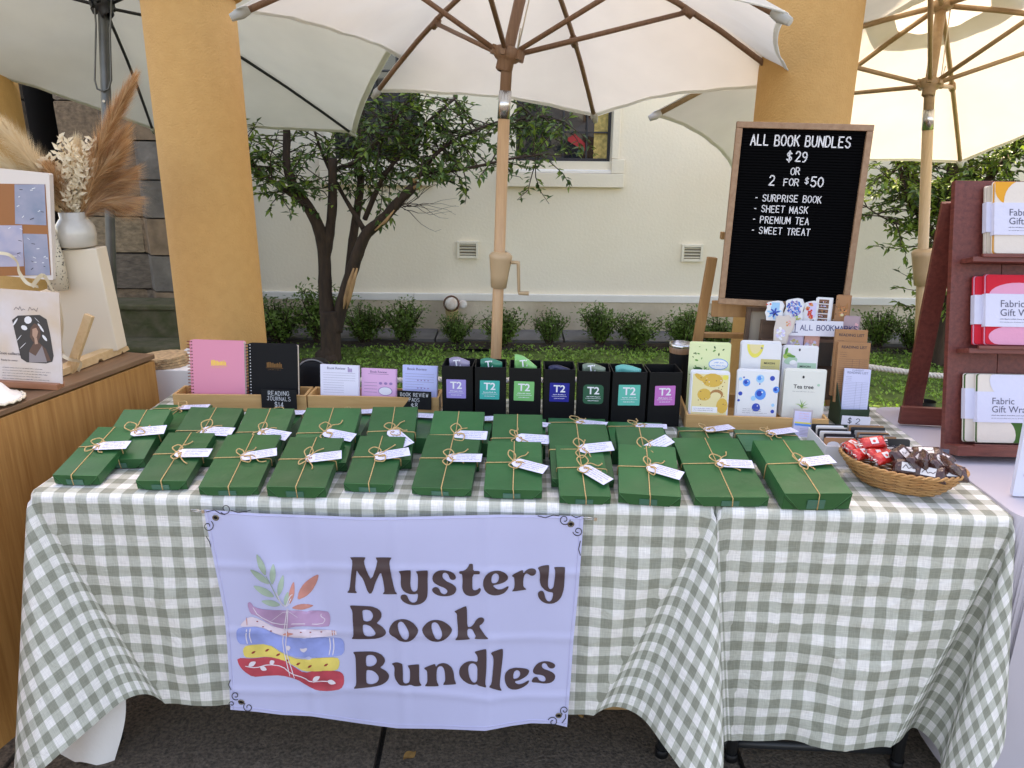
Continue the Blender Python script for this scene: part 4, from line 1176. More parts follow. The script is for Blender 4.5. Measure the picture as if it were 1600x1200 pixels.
art('printed_book', [('red', [(75,865),(200,870),(320,855),(440,880),(520,935),(600,985),(680,965),(870,965),(910,995),(915,1060),(890,1110),(800,1125),(700,1120),(630,1085),(540,1030),(420,1000),(300,1005),(200,1015),(130,970),(90,920)], .0006),
    ('linen', line([(140,930),(220,945),(320,915),(430,930),(500,990),(600,1020),(650,1055),(760,1045),(840,1060)], 7), .0012)] + [('linen', petal(a, b, 38), .0012) for a, b in (((165,930),(225,895)), ((255,935),(310,960)), ((330,910),(370,890)), ((665,1045),(725,1010)), ((780,1045),(850,1065)))])
art('printed_book', [('yellow', [(120,800),(150,765),(320,755),(430,830),(560,880),(700,865),(860,860),(880,890),(870,950),(840,965),(700,970),(600,972),(520,925),(430,880),(320,853),(200,866),(135,860)], .0006)] + [('darkred', petal((x - 17, y + 10), (x + 17, y - 10), 16), .0012) for x, y in ((205,822),(312,805),(398,840),(470,885),(555,912),(645,932),(772,920))])
art('printed_book', [('blue', [(70,660),(90,630),(250,620),(400,690),(560,715),(880,705),(915,740),(915,820),(885,850),(700,865),(560,863),(440,830),(330,755),(110,765),(75,730)], .0006)] + [('linen', line(q, 8), .0012) for q in ([(152,640),(145,700),(158,755)], [(180,635),(172,690),(190,750)], [(800,705),(808,780),(795,845)], [(828,705),(835,780),(824,845)])] + [('linen', [(565,790),(590,795),(620,785),(625,800),(600,825),(575,812)], .0012), ('linen', [(455,775),(480,768),(497,785),(480,812),(460,800)], .0012)])
art('printed_book', [('cream', [(105,600),(170,540),(240,555),(390,635),(560,642),(850,645),(860,693),(560,713),(400,688),(260,618),(110,623)], .0006)] + [('darkred', petal((x - 9, y), (x + 9, y), 10), .0012) for x, y in ((235,580),(280,622),(342,655),(575,665),(650,665),(735,662))] + [('rust', petal((430,682),(520,678), 22), .0012), ('rust', petal((470,655),(475,708), 14), .0012), ('rust', line([(150,550),(155,610)], 6), .0012), ('rust', line([(818,648),(824,690)], 7), .0012), ('rust', line([(836,648),(840,688)], 6), .0012)])
art('printed_book', [('mauve', [(155,440),(180,425),(210,470),(300,490),(500,495),(780,495),(805,530),(805,590),(790,625),(560,615),(440,640),(380,625),(300,580),(230,535),(180,520)], .0006), ('linen', line([(200,470),(240,535),(380,605),(560,598),(740,603),(770,565),(730,540),(735,520)], 6), .0012), ('linen', line([(340,580),(460,490),(550,550)], 3), .0012)])
art('printed_leaves', [('green', petal(a, b, w_), .0007) for a, b, w_ in (((302,228),(228,50),52), ((333,292),(175,172),52), ((372,392),(200,300),58), ((420,455),(262,420),50), ((350,300),(360,125),50), ((398,390),(438,212),46), ((450,460),(475,345),38))] + [('green', line([(300,225),(340,295),(385,390),(440,462)], 6), .0009)])
art('printed_leaves', [('rust', petal((545,415),(718,208),88), .0007), ('rust', petal((488,450),(520,265),44), .0007), ('rust', petal((500,475),(678,455),46), .0007)])
art('printed_twine', [('linen', line(q, 7), .0016) for q in ([(468,480),(445,640),(430,760),(490,1010)], [(475,480),(465,640),(455,800),(525,1025)], [(380,350),(420,440),(465,470),(500,400)], [(455,470),(490,380),(510,370)])])
# black scroll corners, eyelets and the safety pins that hold the banner
def spiral(cx, cy, r, a0, turns, sgn=1):
    return [(cx + r * (1 - .75 * i / 24) * math.cos(a0 + sgn * turns * 2 * PI * i / 24), cy + r * (1 - .75 * i / 24) * math.sin(a0 + sgn * turns * 2 * PI * i / 24)) for i in range(25)]
scs = {}
for P in (spiral(352, 795.0, 9, 2.5, -1.1), spiral(325, 822, 9, -1, 1.2), [(322, 800), (335, 797), (345, 803), (352, 804)], [(360, 797), (372, 801), (385, 799), (392, 797)], [(322, 838), (327, 846), (330, 856), (329, 850)],
          spiral(882, 812, 9, 0, 1.3), spiral(903, 830, 8, 3, -1.3), [(840, 806), (852, 809), (864, 805), (874, 806)], [(893, 805), (900, 809), (909, 806)], [(907, 845), (904, 858), (907, 868)],
          spiral(368, 1087, 7, 1, 1.2), spiral(388, 1105, 8, 4, -1.2), spiral(362, 1100, 5, 2, 1.1), [(360, 1062), (357, 1070), (361, 1078)], spiral(882, 1110, 7, 2, 1.2), spiral(864, 1128, 8, 3.5, 1.2), [(878, 1130), (884, 1122), (884, 1116)]):
    printed(scs.setdefault((P[0][0] > 600, P[0][1] > 950), MB()), [line(P, 1.3)], 0, .0011, 50, False)
for sc in scs.values(): putw('scroll_ornament', sc, mat('black print', (.02, .018, .03), .5), ban)
M_eye = mat('antique eyelet', (.22, .19, .15), .35, metal=1.0)
for x, y in ((337, 809), (892, 819), (377, 1097), (873, 1118)):
    p = onbanner(x, y, .0012); Mx = frame(p, Vector((1, 0, 0)), Vector((0, -1, .0)))
    e_ = putw('eyelet', MB().lathe([(.0040, .0), (.0040, .0012), (.0062, .0016), (.0074, .0)], 18, Mx), M_eye, ban)
    putw('eyelet_hole', MB().lathe([(.0045, .0006), (.0002, .0007)], 14, Mx), M_black, e_)
for k, (x, y, lb) in enumerate(((308, 799, 'small steel safety pin at the top left corner of the banner'), (921, 811, 'small steel safety pin at the top right corner of the banner'))):
    p = onbanner(x, y, .004); 
    sp = MB(); a = Vector((-.011, 0, 0)); b = Vector((.011, 0, -.002))
    sp.tube([p + a, p + b], .0009, 6); sp.tube([p + a + Vector((0, 0, .004)), p + b + Vector((0, 0, .004))], .0009, 6)
    sp.tube([p + a + Vector((0, 0, 0)), p + a + Vector((-.003, 0, .002)), p + a + Vector((0, 0, .004))], .0009, 6)
    sp.box(p + b + Vector((.002, 0, .002)), (.006, .003, .007))
    o = putw('safety_pin', sp, M_steel, thing('safety_pin', lb, 'pin', p, 'safety pins')) ; o.name = 'wire'

# ------------------------------------------------------------------ wrapped book bundles
M_green = mat('green kraft wrap', (0.016, 0.105, 0.033), 0.38, var=0.2, vscale=6, bump=0.3, bscale=14, spec=0.35)
M_green2 = mat('green kraft fold', (0.016, 0.10, 0.03), 0.45, spec=0.4)
def vary(m, amt):
    nt = m.node_tree; b = nt.nodes['Principled BSDF']; src = b.inputs['Base Color'].links[0].from_socket
    oi = nt.nodes.new('ShaderNodeObjectInfo'); mr = nt.nodes.new('ShaderNodeMapRange'); mr.inputs[3].default_value = 1 - amt; mr.inputs[4].default_value = 1 + amt
    hs = nt.nodes.new('ShaderNodeHueSaturation'); nt.links.new(oi.outputs['Random'], mr.inputs[0]); nt.links.new(mr.outputs[0], hs.inputs['Value']); nt.links.new(src, hs.inputs['Color']); nt.links.new(hs.outputs[0], b.inputs['Base Color'])
vary(M_green, .22)
M_edgelight = mat('pale green edge highlight', (0.04, 0.17, 0.055), 0.6)
M_foldshade = mat('dark green fold shade', (0.008, 0.04, 0.012), 0.8)
M_tape = mat('clear tape', (0.055, 0.16, 0.11), 0.2, spec=0.6)
M_tag = mat('lilac-white tag card', (0.66, 0.66, 0.82), 0.8)
M_ring = mat('brown tag reinforcement', (0.30, 0.15, 0.06), 0.8)
bcount = [0]
def bundle(label, FL, FR, BL, th, ang, zf=None, flat=False, tagl=.076, simple=False, cross=(.5, .52), seed=0):
    """FL, FR, BL: top-face corners in the place"""
    rr = random.Random(seed * 7 + 3)
    ex = FR - FL; W = ex.length; ey = BL - FL; L_ = ey.length
    ez = ex.cross(ey).normalized()
    exo = ex.normalized(); eyo = ez.cross(exo)
    # share the skew between both edges
    sk = ex.normalized().dot(ey.normalized()); exo = (exo - ey.normalized() * sk * .5).normalized(); eyo = ez.cross(exo)
    L_ = ey.dot(eyo)
    M = Matrix((exo, eyo, ez)).transposed().to_4x4(); M.translation = FL - ez * th
    t = thing('wrapped_book_bundle', label, 'wrapped book', M, 'green wrapped book bundles')
    b = MB()
    nx, ny = 6, 8
    pv = .0012
    def top(u, v): return Vector((u * W, v * L_, th + pv * math.sin(PI * u) * math.sin(PI * v) + rr.uniform(-.0002, .0002)))
    b.grid(top, nx, ny)
    b.add([(0, 0, 0), (W, 0, 0), (W, L_, 0), (0, L_, 0), (0, 0, th), (W, 0, th), (W, L_, th), (0, L_, th)], [(0, 1, 5, 4), (1, 2, 6, 5), (2, 3, 7, 6), (3, 0, 4, 7), (0, 3, 2, 1)])
    put('wrapping', b, M_green, t)
    if not simple:
        f = MB(); h = th * .96
        f.add([(.0005, -.0008, .0005), (.0005, -.0008, h), (h * .95, -.0018, .0005)], [(0, 2, 1)])
        f.add([(W - .0005, -.0008, .0005), (W - .0005, -.0008, h), (W - h * .95, -.0018, .0005)], [(0, 1, 2)])
        f.add([(h * .95, -.0042, .0004), (W - h * .95, -.0042, .0004), (W - .001, -.0006, h), (.001, -.0006, h)], [(0, 1, 2, 3)]); f.add([(h * .95, -.0018, .0004), (h * .95, -.0042, .0004), (.001, -.0006, h)], [(0, 1, 2)]); f.add([(W - h * .95, -.0018, .0004), (W - .001, -.0006, h), (W - h * .95, -.0042, .0004)], [(0, 1, 2)])
        put('end_fold', f, M_green2, t)
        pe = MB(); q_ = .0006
        for a_, b_ in (((h * .95, -.0044, .0008), (.001, -.0010, h)), ((W - h * .95, -.0044, .0008), (W - .001, -.0010, h)), ((.0008, -.0006, th), (W - .0008, -.0006, th))): pe.tube([a_, b_], q_, 5)  # light green tubes paint the highlight along the edges of the wrap
        put('edge_highlight', pe, M_edgelight, t)
        put('fold_shadow', MB().tube([(h * .80, -.0016, .0008), (.001, -.0012, h * .8)], .0005, 4).tube([(W - h * .80, -.0016, .0008), (W - .001, -.0012, h * .8)], .0005, 4), M_foldshade, t)  # dark tubes stand in for the shadow in the fold gaps
        tw_ = .038
        put('tape', MB().box((W * .48, -.0043, th * .36), (tw_, .0012, th * .55)), M_tape, t)
    # twine
    r = .0012; cx, cy = W * cross[0], L_ * cross[1]; z = th + r + pv
    tw = MB(); tw.tube([(cx + .002, -.0056, .001), (cx + .001, -.0036, th - .001), (cx, -.0005, z - pv), (cx, cy, z), (cx - .001, L_ - .001, z - pv), (cx - .001, L_ + .002, th - .002), (cx, L_ + .002, .002)], r, 6)
    tw.tube([(-.0016, cy + .001, .001), (-.0016, cy + .001, th - .001), (.001, cy, z - pv), (cx, cy, z + r), (W - .001, cy - .002, z - pv), (W + .0016, cy - .002, th - .001), (W + .0016, cy - .002, .001)], r, 6)
    put('twine', tw, M_twine, t)
    bow = MB(); zz = z + .003
    a0 = rr.uniform(1.2, 2.2)
    for s_ in (0, 1):
        a = a0 + s_ * (PI + rr.uniform(-.7, .7)); d = Vector((math.cos(a), math.sin(a), 0)); n = Vector((-d.y, d.x, 0))
        ll = rr.uniform(.026, .042); wd = rr.uniform(.008, .015)
        bow.tube(smooth_path([Vector((cx, cy, zz)), Vector((cx, cy, zz)) + d * ll * .5 + n * wd + Vector((0, 0, .006)), Vector((cx, cy, zz)) + d * ll + Vector((0, 0, .004)), Vector((cx, cy, zz)) + d * ll * .5 - n * wd + Vector((0, 0, .003)), Vector((cx, cy, zz))], 4), .0014, 6)
        a += rr.uniform(.5, 1.2) * (1 if s_ else -1); d = Vector((math.cos(a), math.sin(a), 0)); n = Vector((-d.y, d.x, 0)); ll = rr.uniform(.035, .062)
        bow.tube(smooth_path([Vector((cx, cy, zz)), Vector((cx, cy, zz)) + d * ll * .4 + n * rr.uniform(-.008, .008) + Vector((0, 0, .004)), Vector((cx, cy, zz - .001)) + d * ll * .75 + n * rr.uniform(-.006, .006), Vector((cx, cy, zz - .001)) + d * ll], 4), [.0013] * 12 + [.0021], 6)
    bow.tube([Vector((cx - .004, cy - .003, zz)), Vector((cx, cy, zz + .003)), Vector((cx + .004, cy + .003, zz))], .0026, 6)
    put('bow', bow, M_twine, t)
    # tag
    a = R(ang); Mt = Matrix.Translation((cx + .002, cy - .004, z + .0046)) @ Matrix.Rotation(a, 4, 'Z') @ Matrix.Rotation(R(-1.5), 4, 'Y')
    wd = .033
    tg = MB(); tg.prism([(-.004, -wd * .28), (.006, -wd / 2), (tagl, -wd / 2), (tagl, wd / 2), (.006, wd / 2), (-.004, wd * .28)], 0, .0006, Mt)
    tg = put('tag', tg, M_tag, t)
    ey_ = MB()
    ring = [(.0065 + .0042 * math.cos(q), .0042 * math.sin(q)) for q in [2 * PI * i / 16 for i in range(16)]]
    ey_.add([Mt @ Vector((x, y, .0009)) for x, y in ring] + [Mt @ Vector((.0065 + (x - .0065) * .4, y * .4, .0009)) for x, y in ring], [(i, (i + 1) % 16, 16 + (i + 1) % 16, 16 + i) for i in range(16)])
    put('eyelet', ey_, M_ring, tg)
    wr = MB()
    for k in range(4):
        scribble(wr, .017, tagl - rr.uniform(.003, .018), wd * .30 - k * .0066, 0.0030, .00062, .00085, 0, Mt, rr)
    put('handwriting', wr, M_blueink, tg)
    return t
ZB = TT + .003
def fit(a, b, c, th, rise, **k):
    return atz(*a, ZB + th), atz(*b, ZB + th), atz(*c, ZB + th + rise)
row1 = [
 (((82,742),(152,744),(152,667)), .024, 4, 'front-row green wrapped bundle at the far left beside the oak counter', .026),
 (((212,751),(292,750),(268,676)), .022, 0, 'front-row green wrapped bundle, second from the left', .022),
 (((310,761),(404,759),(361,679)), .020, 14, 'front-row green wrapped bundle, third from the left', .02),
 (((416,760),(509,760),(458,683)), .026, 12, 'front-row green wrapped bundle, fourth from the left', .02),
 (((537,755),(615,755),(568,681)), .020, 16, 'front-row green wrapped bundle, fifth from the left', .02),
 (((643,761),(736,765),(666,679)), .018, 0, 'front-row green wrapped bundle, sixth from the left above the word Mystery', .02),
 (((756,764),(847,765),(765,689)), .022, -24, 'front-row green wrapped bundle, seventh from the left', .02),
 (((875,774),(954,772),(877,696)), .020, -48, 'front-row green wrapped bundle with its tag hanging steeply to the lower right', .02),
 (((967,770),(1064,774),(971,694)), .026, -24, 'front-row green wrapped bundle, third from the right', .02),
 (((1086,776),(1200,774),(1058,684)), .022, -6, 'large flat front-row green wrapped bundle over the gap between the two cloths', .02),
 (((1226,771),(1332,770),(1178,688)), .040, 9, 'thick crinkled green wrapped bundle at the right end beside the sweets basket', .02)]
for i, (c, th, ang, lb, _) in enumerate(row1):
    FL, FR, BL = fit(*c, th, .040 if i < 10 else .036)
    bundle(lb, FL, FR, BL, th, ang, seed=i, cross=((.42, .55) if i in (0,) else (.5, .52)))
row2 = [
 (((145,717),(225,717),(194,640)), .026, 6, 'second-row green wrapped bundle behind the far left front one'),
 (((250,715),(340,715),(303,636)), .022, -4, 'second-row green wrapped bundle in front of the pink journal'),
 (((350,718),(430,718),(388,638)), .022, -16, 'second-row green wrapped bundle in front of the black journal'),
 (((447,722),(541,722),(481,637)), .026, -18, 'second-row green wrapped bundle in front of the white review pads'),
 (((565,718),(642,718),(582,636)), .028, -52, 'second-row green wrapped bundle in front of the book review price card'),
 (((662,722),(748,724),(679,642)), .024, -2, 'second-row green wrapped bundle in front of the purple labelled canister'),
 (((765,727),(848,729),(770,647)), .026, -6, 'second-row green wrapped bundle in front of the light green labelled canister'),
 (((862,748),(960,748),(859,662)), .024, 8, 'wide second-row green wrapped bundle in front of the dark green labelled canister'),
 (((975,747),(1055,747),(964,667)), .024, 34, 'second-row green wrapped bundle in front of the pink labelled canister')]
for i, (c, th, ang, lb) in enumerate(row2):
    FL, FR, BL = fit(*c, th, .060)
    bundle(lb, FL, FR, BL, th, ang, seed=20 + i, cross=(.5, .5))
# back row lying flat
row3 = [((332, 633), (249, 632), .045, 'flat back-row green wrapped bundle in front of the pink journal'), ((478, 641), (398, 640), .040, 'flat back-row green wrapped bundle below the reading journals price card'), ((584, 641), (505, 640), .040, 'flat back-row green wrapped bundle in front of the white review pads tray'), ((684, 645), (604, 643), .040, 'flat back-row green wrapped bundle below the book review price card'),
        ((771, 652), (690, 650), .036, 'flat back-row green wrapped bundle below the purple labelled canister'), ((853, 655), (776, 653), .036, 'flat back-row green wrapped bundle below the light green labelled canister'), ((945, 655), (857, 653), .040, 'flat back-row green wrapped bundle below the navy labelled canister'), ((1034, 661), (948, 659), .040, 'flat back-row green wrapped bundle below the aqua labelled canister')]
for i, (br, bl, th, lb) in enumerate(row3):
    BRp, BLp = atz(*br, ZB + th), atz(*bl, ZB + th)
    d = (BRp - BLp); back = Vector((-d.y, d.x, 0)).normalized() * .19
    bundle(lb, BLp - back, BRp - back, BLp, th, rnd.uniform(-25, 10), seed=40 + i, simple=True, cross=(.5, .8))
for i, (bl, br, fl, th, lb) in enumerate((((1094, 668), (1134, 669), (1100, 690), .03, 'narrow flat green wrapped bundle lying behind the large flat one'), ((1146, 671), (1240, 674), (1143, 690), .03, 'flat green wrapped bundle just behind the thick crinkled one'))):
    BLp, BRp = atz(*bl, ZB + th), atz(*br, ZB + th); d = BRp - BLp
    if i == 0: d = d * 1.9; BLp = BRp - d
    back = Vector((-d.y, d.x, 0)).normalized() * .15
    bundle(lb, BLp - back, BLp + d - back, BLp, th, 20, seed=60 + i, simple=True, cross=(.52, .78))
# ================================================================== GOODS ON THE TABLE
def cardframe(bl, br, tl, Yb, lean, Yr=None):
    o = aty(*bl, Yb); r_ = aty(*br, Yb - .012 if Yr is None else Yr)
    r_.z = o.z if abs(r_.z - o.z) < .02 else r_.z
    ex = (r_ - o); w_ = ex.length; exn = ex.normalized()
    fwd = Vector((-exn.y, exn.x, 0)).normalized()
    up = (Vector((0, 0, 1)) * math.cos(R(lean)) + fwd * math.sin(R(lean))).normalized()
    n = exn.cross(up).normalized(); up = n.cross(exn)
    p = onplane(*tl, o, n)
    h = (p - o).dot(up)
    M = Matrix((exn, up, n)).transposed().to_4x4(); M.translation = o
    return M, w_, h
def plate(w_, h, r, t, m=0):
    b = MB(); b.prism([(x + w_ / 2, y + h / 2) for x, y in rrect(w_, h, r, 3)], -t, 0, None, m); return b
def card(name, label, cat, bl, br, tl, Yb, lean, t, mt, r=.003, group=None, Yr=None, part='card'):
    M, w_, h = cardframe(bl, br, tl, Yb, lean, Yr)
    th = thing(name, label, cat, M, group)
    put(part, plate(w_, h, r, t), mt, th)
    return th, w_, h, M
M_bamboo = wood('bamboo box', (0.52, 0.28, 0.10), (0.62, 0.37, 0.155), 5, (1.2, 14, 14), 0.5)
def tray(label, FL, FR, depth, h, group='bamboo trays'):
    ex = FR - FL; W = ex.length
    M = frame(Vector((FL.x, FL.y, ZB)), Vector((ex.x, ex.y, 0)), Vector((0, 0, 1)))
    t = thing('bamboo_tray', label, 'tray', M, group); k = .007
    put('front_board', MB().box((W / 2, k / 2, h / 2), (W, k, h)), M_bamboo, t, bevel=.001)
    put('back_board', MB().box((W / 2, depth - k / 2, h / 2), (W, k, h)), M_bamboo, t, bevel=.001)
    for x in (k / 2, W - k / 2):
        put('side_board', MB().box((x, depth / 2, h / 2), (k, depth - 2 * k - .001, h)), M_bamboo, t, bevel=.001)
    put('bottom_board', MB().box((W / 2, depth / 2, .003), (W - 2 * k - .001, depth - 2 * k - .001, .005)), M_bamboo, t)
    return t, M, W
tz = ZB + .05
F1, F2 = atz(269, 616, tz), atz(478, 618, tz)
tray('left bamboo tray holding the pink and black journals', F1, F2, .085, .05)
F3, F4 = atz(480, 618, tz), atz(686, 622, tz)
tray('bamboo tray holding the three book review pads', F3, F4, .085, .05)
F5, F6 = atz(1073, 645, tz), atz(1296, 653, tz)
t3, TM3, _ = tray('right bamboo tray filled with sheet mask packets', F5, F6, .20, .045)
JY = F1.y + .04
# journals
M_pink = mat('pink cover', (0.78, 0.28, 0.38), 0.5, spec=.3)
M_gold = mat('gold foil', (0.75, 0.50, 0.12), 0.3, metal=0.8)
M_bronze = mat('bronze foil', (0.16, 0.08, 0.03), 0.35, metal=0.7)
M_pages = mat('cream pages', (0.68, 0.60, 0.52), 0.8)
M_cover = mat('black cover', (0.005, 0.005, 0.006), 0.6, spec=.2)
def journal(label, bl, br, tl, cov, foil, coil):
    M, w_, h = cardframe(bl, br, tl, JY, 9)
    o_ = M.translation.z - (ZB + .010); ex_h = o_ / math.cos(R(9))
    M = M @ Matrix.Translation((0, -ex_h, 0)); h += ex_h
    t = thing('spiral_journal', label, 'journal', M, 'reading journals')
    put('front_cover', plate(w_, h, .007, .0012), cov, t)
    put('page_block', MB().box((w_ / 2 + .002, h / 2, -.0075), (w_ - .006, h - .006, .0115)), M_pages, t)
    put('back_cover', plate(w_, h, .007, .0012), cov, t, M @ Matrix.Translation((0, 0, -.0145)))
    for k in range(20):
        y = h * (.03 + .94 * k / 19)
        put('coil_ring', MB().tube([(.005 + .0095 * math.cos(q) - .006, y, -.0075 + .0105 * math.sin(q)) for q in [2 * PI * i / 10 for i in range(11)]], .0009, 5, cap=False), coil, t)
        put('punch_hole', MB().box((.0065, y, .0002), (.0028, .0028, .0004)), M_black if cov is M_pink else M_chalk, t)
    e = MB(); rr = random.Random(5); x = -.022
    while x < .022:
        bw = rr.uniform(.0022, .004); bh = rr.uniform(.009, .015)
        rect(e, w_ / 2 + .004 + x, h * .62, w_ / 2 + .004 + x + bw, h * .62 + bh, .0006); x += bw + .0009
    rect(e, w_ / 2 - .020, h * .62 - .0025, w_ / 2 + .030, h * .62 - .0013, .0006)
    scribble(e, w_ / 2 - .015, w_ / 2 + .022, h * .62 - .008, .0022, .0005, .0006)
    put('foil_emblem', e, foil, t)
journal('pink spiral-bound journal with gold foil emblem', (299, 613), (383, 614), (306, 531), M_pink, M_gold, mat('copper wire', (.35, .10, .06), .35, metal=.8))
journal('black spiral-bound journal with bronze foil emblem', (389, 613), (466, 615), (397, 536), M_cover, M_bronze, M_darkmetal)
# chalk price cards
def pricecard(label, bl, br, tl, Yb, lines):
    t, w_, h, M = card('price_card', label, 'price card', bl, br, tl, Yb, 4, .002, M_black, .001, 'chalk price cards', part='board')
    m = MB()
    for s, yy, hh in lines:
        H_ = h * hh; tw_ = text_width(s, H_, .55, .26)
        stroke_text(m, s, (w_ - tw_) / 2, h * yy, H_, H_ * .10, .0006, 0, .55, .26, .06)
    put('chalk_writing', m, M_chalk, t)
pricecard('black card chalked READING JOURNALS $14', (409, 637), (464, 638), (413, 608), F1.y - .006, (('READING', .70, .22), ('JOURNALS', .42, .20), ('$14', .07, .26)))
pricecard('black card chalked BOOK REVIEW PADS $8', (621, 638), (674, 640), (623, 610), F3.y - .006, (('BOOK REVIEW', .70, .19), ('PADS', .42, .19), ('$8', .07, .26)))
# review pads
def pad(label, bl, br, tl, col, Yb, title, kind):
    M, w_, h = cardframe(bl, br, tl, Yb, 8)
    dn = (M.translation.z - (ZB + .008)) / math.cos(R(8)); M = M @ Matrix.Translation((0, -dn, 0)); H_ = h + dn
    t = thing('review_pad', label, 'notepad', M, 'book review pads')
    put('top_sheet', plate(w_, H_, .001, .0006), mat('pad ' + kind, col, .8), t)
    put('sheet_block', plate(w_, H_, .001, .011), mat('pad edge ' + kind, tuple(c * .9 for c in col), .85), t, M @ Matrix.Translation((.0015, -.001, -.0008)))
    m = MB(); y0 = dn
    text_on(m, title, w_ * .42 if kind != 'pink' else w_ * .5, y0 + h * .84, h * .12, .0005, 0)
    if kind == 'pink':
        rect(m, w_ * .2, y0 + h * .79, w_ * .8, y0 + h * .80, .0005)
        for k in range(4): rect(m, w_ * .08, y0 + h * (.46 - .12 * k), w_ * .46, y0 + h * (.47 - .12 * k), .0005)
        disc(m, w_ * .70, y0 + h * .16, w_ * .21, h * .17, .0004, 1); disc(m, w_ * .70, y0 + h * .16, w_ * .19, h * .15, .0006, 2)
        for k in range(3): disc(m, w_ * (.56 + .15 * k), y0 + h * .45, w_ * .05, h * .05, .0005, 1)
    else:
        for k in range(9):
            yy = y0 + h * (.72 - .085 * k); rect(m, w_ * .08, yy, w_ * (.62 if k > 3 else .92), yy + h * .006, .0005)
        for k in range(10):
            disc(m, w_ * (.74 + .04 * (k % 3)), y0 + h * (.78 + .045 * (k // 3)), w_ * .02, h * .02, .0005, 1, 7) if kind == 'white' else disc(m, w_ * (.45 + .1 * (k % 4)), y0 + h * (.52 - .25 * (k // 4)), w_ * .022, h * .022, .0005, 1, 7)
    put('print', m, [mat('pad ink', (.14, .12, .2), .8), mat('pad deep ink', (.32, .2, .42), .8), M_paper], t)
pad('white book review pad with flower drawing in its corner', (501, 614), (560, 615), (504, 569), (.74, .72, .84), F3.y + .03, 'Book Review', 'white')
pad('pink book review pad in the middle of the tray', (565, 616), (618, 616), (569, 575), (.74, .42, .66), F3.y + .03, 'Book Review', 'pink')
pad('pale blue book review pad at the right of the tray', (629, 618), (682, 618), (632, 570), (.50, .54, .86), F3.y + .03, 'Book Review', 'blue')

# ------------------------------------------------------------------ tea canisters
zt = ZB + .155
tops = [((690, 571.5), (739.5, 573)), ((742, 573.5), (792, 574.5)), ((795.5, 575), (847, 576)), ((850.5, 577), (900.5, 578)), ((903, 579.5), (955, 581)), ((958, 581.2), (1013, 581.8)), ((1016, 582), (1068, 582.4))]
tcol = [('purple', (.33, .26, .62), 'a purple'), ('teal', (.0, .42, .37), 'a teal'), ('light green', (.16, .50, .17), 'a light green'), ('navy', (.006, .012, .26), 'a navy blue'), ('dark green', (.012, .10, .05), 'a dark green rounded'), ('aqua', (.07, .50, .40), 'an aqua'), ('pink', (.58, .16, .50), 'a pink')]
M_box = mat('matt black carton', (0.0045, 0.0045, 0.005), 0.5, spec=.25)
M_boxin = mat('black carton inside', (0.006, 0.006, 0.006), 0.7, spec=.2)
pouch = [(.30, .26, .38), (.01, .22, .13), (.22, .55, .18), (.01, .012, .06), (.20, .26, .18), (.10, .48, .42), None]
for i, ((l_, r_), (nm, col, art_)) in enumerate(zip(tops, tcol)):
    a, b = atz(*l_, zt), atz(*r_, zt); b.y = a.y + (b.y - a.y) * .6
    W = (b - a).length - .0015; D_ = .085; H_ = .155
    M = frame(Vector((a.x, a.y, ZB)), Vector((b.x - a.x, b.y - a.y, 0)), Vector((0, 0, 1))) @ Matrix.Rotation(R((-1, 1.5, -.5, 1, -1.2, .6, 1.5)[i]), 4, 'Z')
    t = thing('tea_canister', 'open black tea box with %s T2 label' % art_, 'tea box', M, 'black tea boxes'); k = .0022
    put('front_wall', MB().box((W / 2, k / 2, H_ / 2), (W, k, H_)), M_box, t, bevel=.0008)
    put('back_wall', MB().box((W / 2, D_ - k / 2, H_ / 2), (W, k, H_)), M_box, t)
    for x in (k / 2, W - k / 2):
        put('side_wall', MB().box((x, D_ / 2, H_ / 2), (k, D_ - 2 * k - .0004, H_)), M_box, t)
    put('bottom', MB().box((W / 2, D_ / 2, .003), (W - 2 * k - .0006, D_ - 2 * k - .0006, .004)), M_boxin, t)
    s = W * .63; cx = W * (.46, .47, .47, .5, .5, .5, .5)[i]; cz = H_ * .58
    Ml = M @ Matrix.Translation((cx, -.0004, cz)) @ Matrix.Rotation(R(90), 4, 'X') @ Matrix.Rotation(R((0, -1, -1, -1, 0, 0, 1)[i]), 4, 'Z')
    lb = MB(); lb.prism(rrect(s, s, s * (.18 if i == 4 else .03), 3), 0, .0005)
    lo = put('label', lb, mat('label ' + nm, col, .5), t, Ml)
    pr = MB(); text_on(pr, 'T2', 0, s * .02, s * .52, .0008, 0, .022, sx=1.05)
    for yy, ln, hh in ((-.14, .32, .05), (-.22, .38, .018), (-.34, .26, .03)):
        scribble(pr, -s * ln, s * ln, s * yy, s * hh * 1.2, s * .022, .0008)
    put('label_print', pr, mat('label white', (.8, .8, .84), .6), lo, Ml)
    if pouch[i]:
        pm = mat('foil pouch ' + nm, pouch[i], .3, spec=.6, bump=.3, bscale=30)
        hz = (.012, .012, .03, -.002, .008, .006, 0)[i]
        def fp(u, v, i=i, W=W):
            x = W * (.16 + .70 * u); ytop = (H_ + hz - (.028 * u if i == 2 else 0) - .012 * (1 - math.sin(PI * (.15 + .7 * u))))
            z = .04 + (ytop - .04) * v
            return Vector((x, .045 + .012 * math.sin(u * 7) * (1 - v) + .014 * v * math.sin(u * 4 + 1), z))
        pp = MB(); pp.grid(fp, 10, 8); po = put('pouch', pp, pm, t, solid=.006)
        if i in (0, 1, 2, 4):
            pq = MB(); text_on(pq, 'T2', 0, 0, .026, 0, 0, .02, M=Matrix.Translation((W * .5, .038, H_ - .014 + hz * .3)) @ Matrix.Rotation(R(82), 4, 'X') @ Matrix.Rotation(R(8), 4, 'Z'))
            put('pouch_print', pq, mat('label white', (.8, .8, .84), .6), po, M)
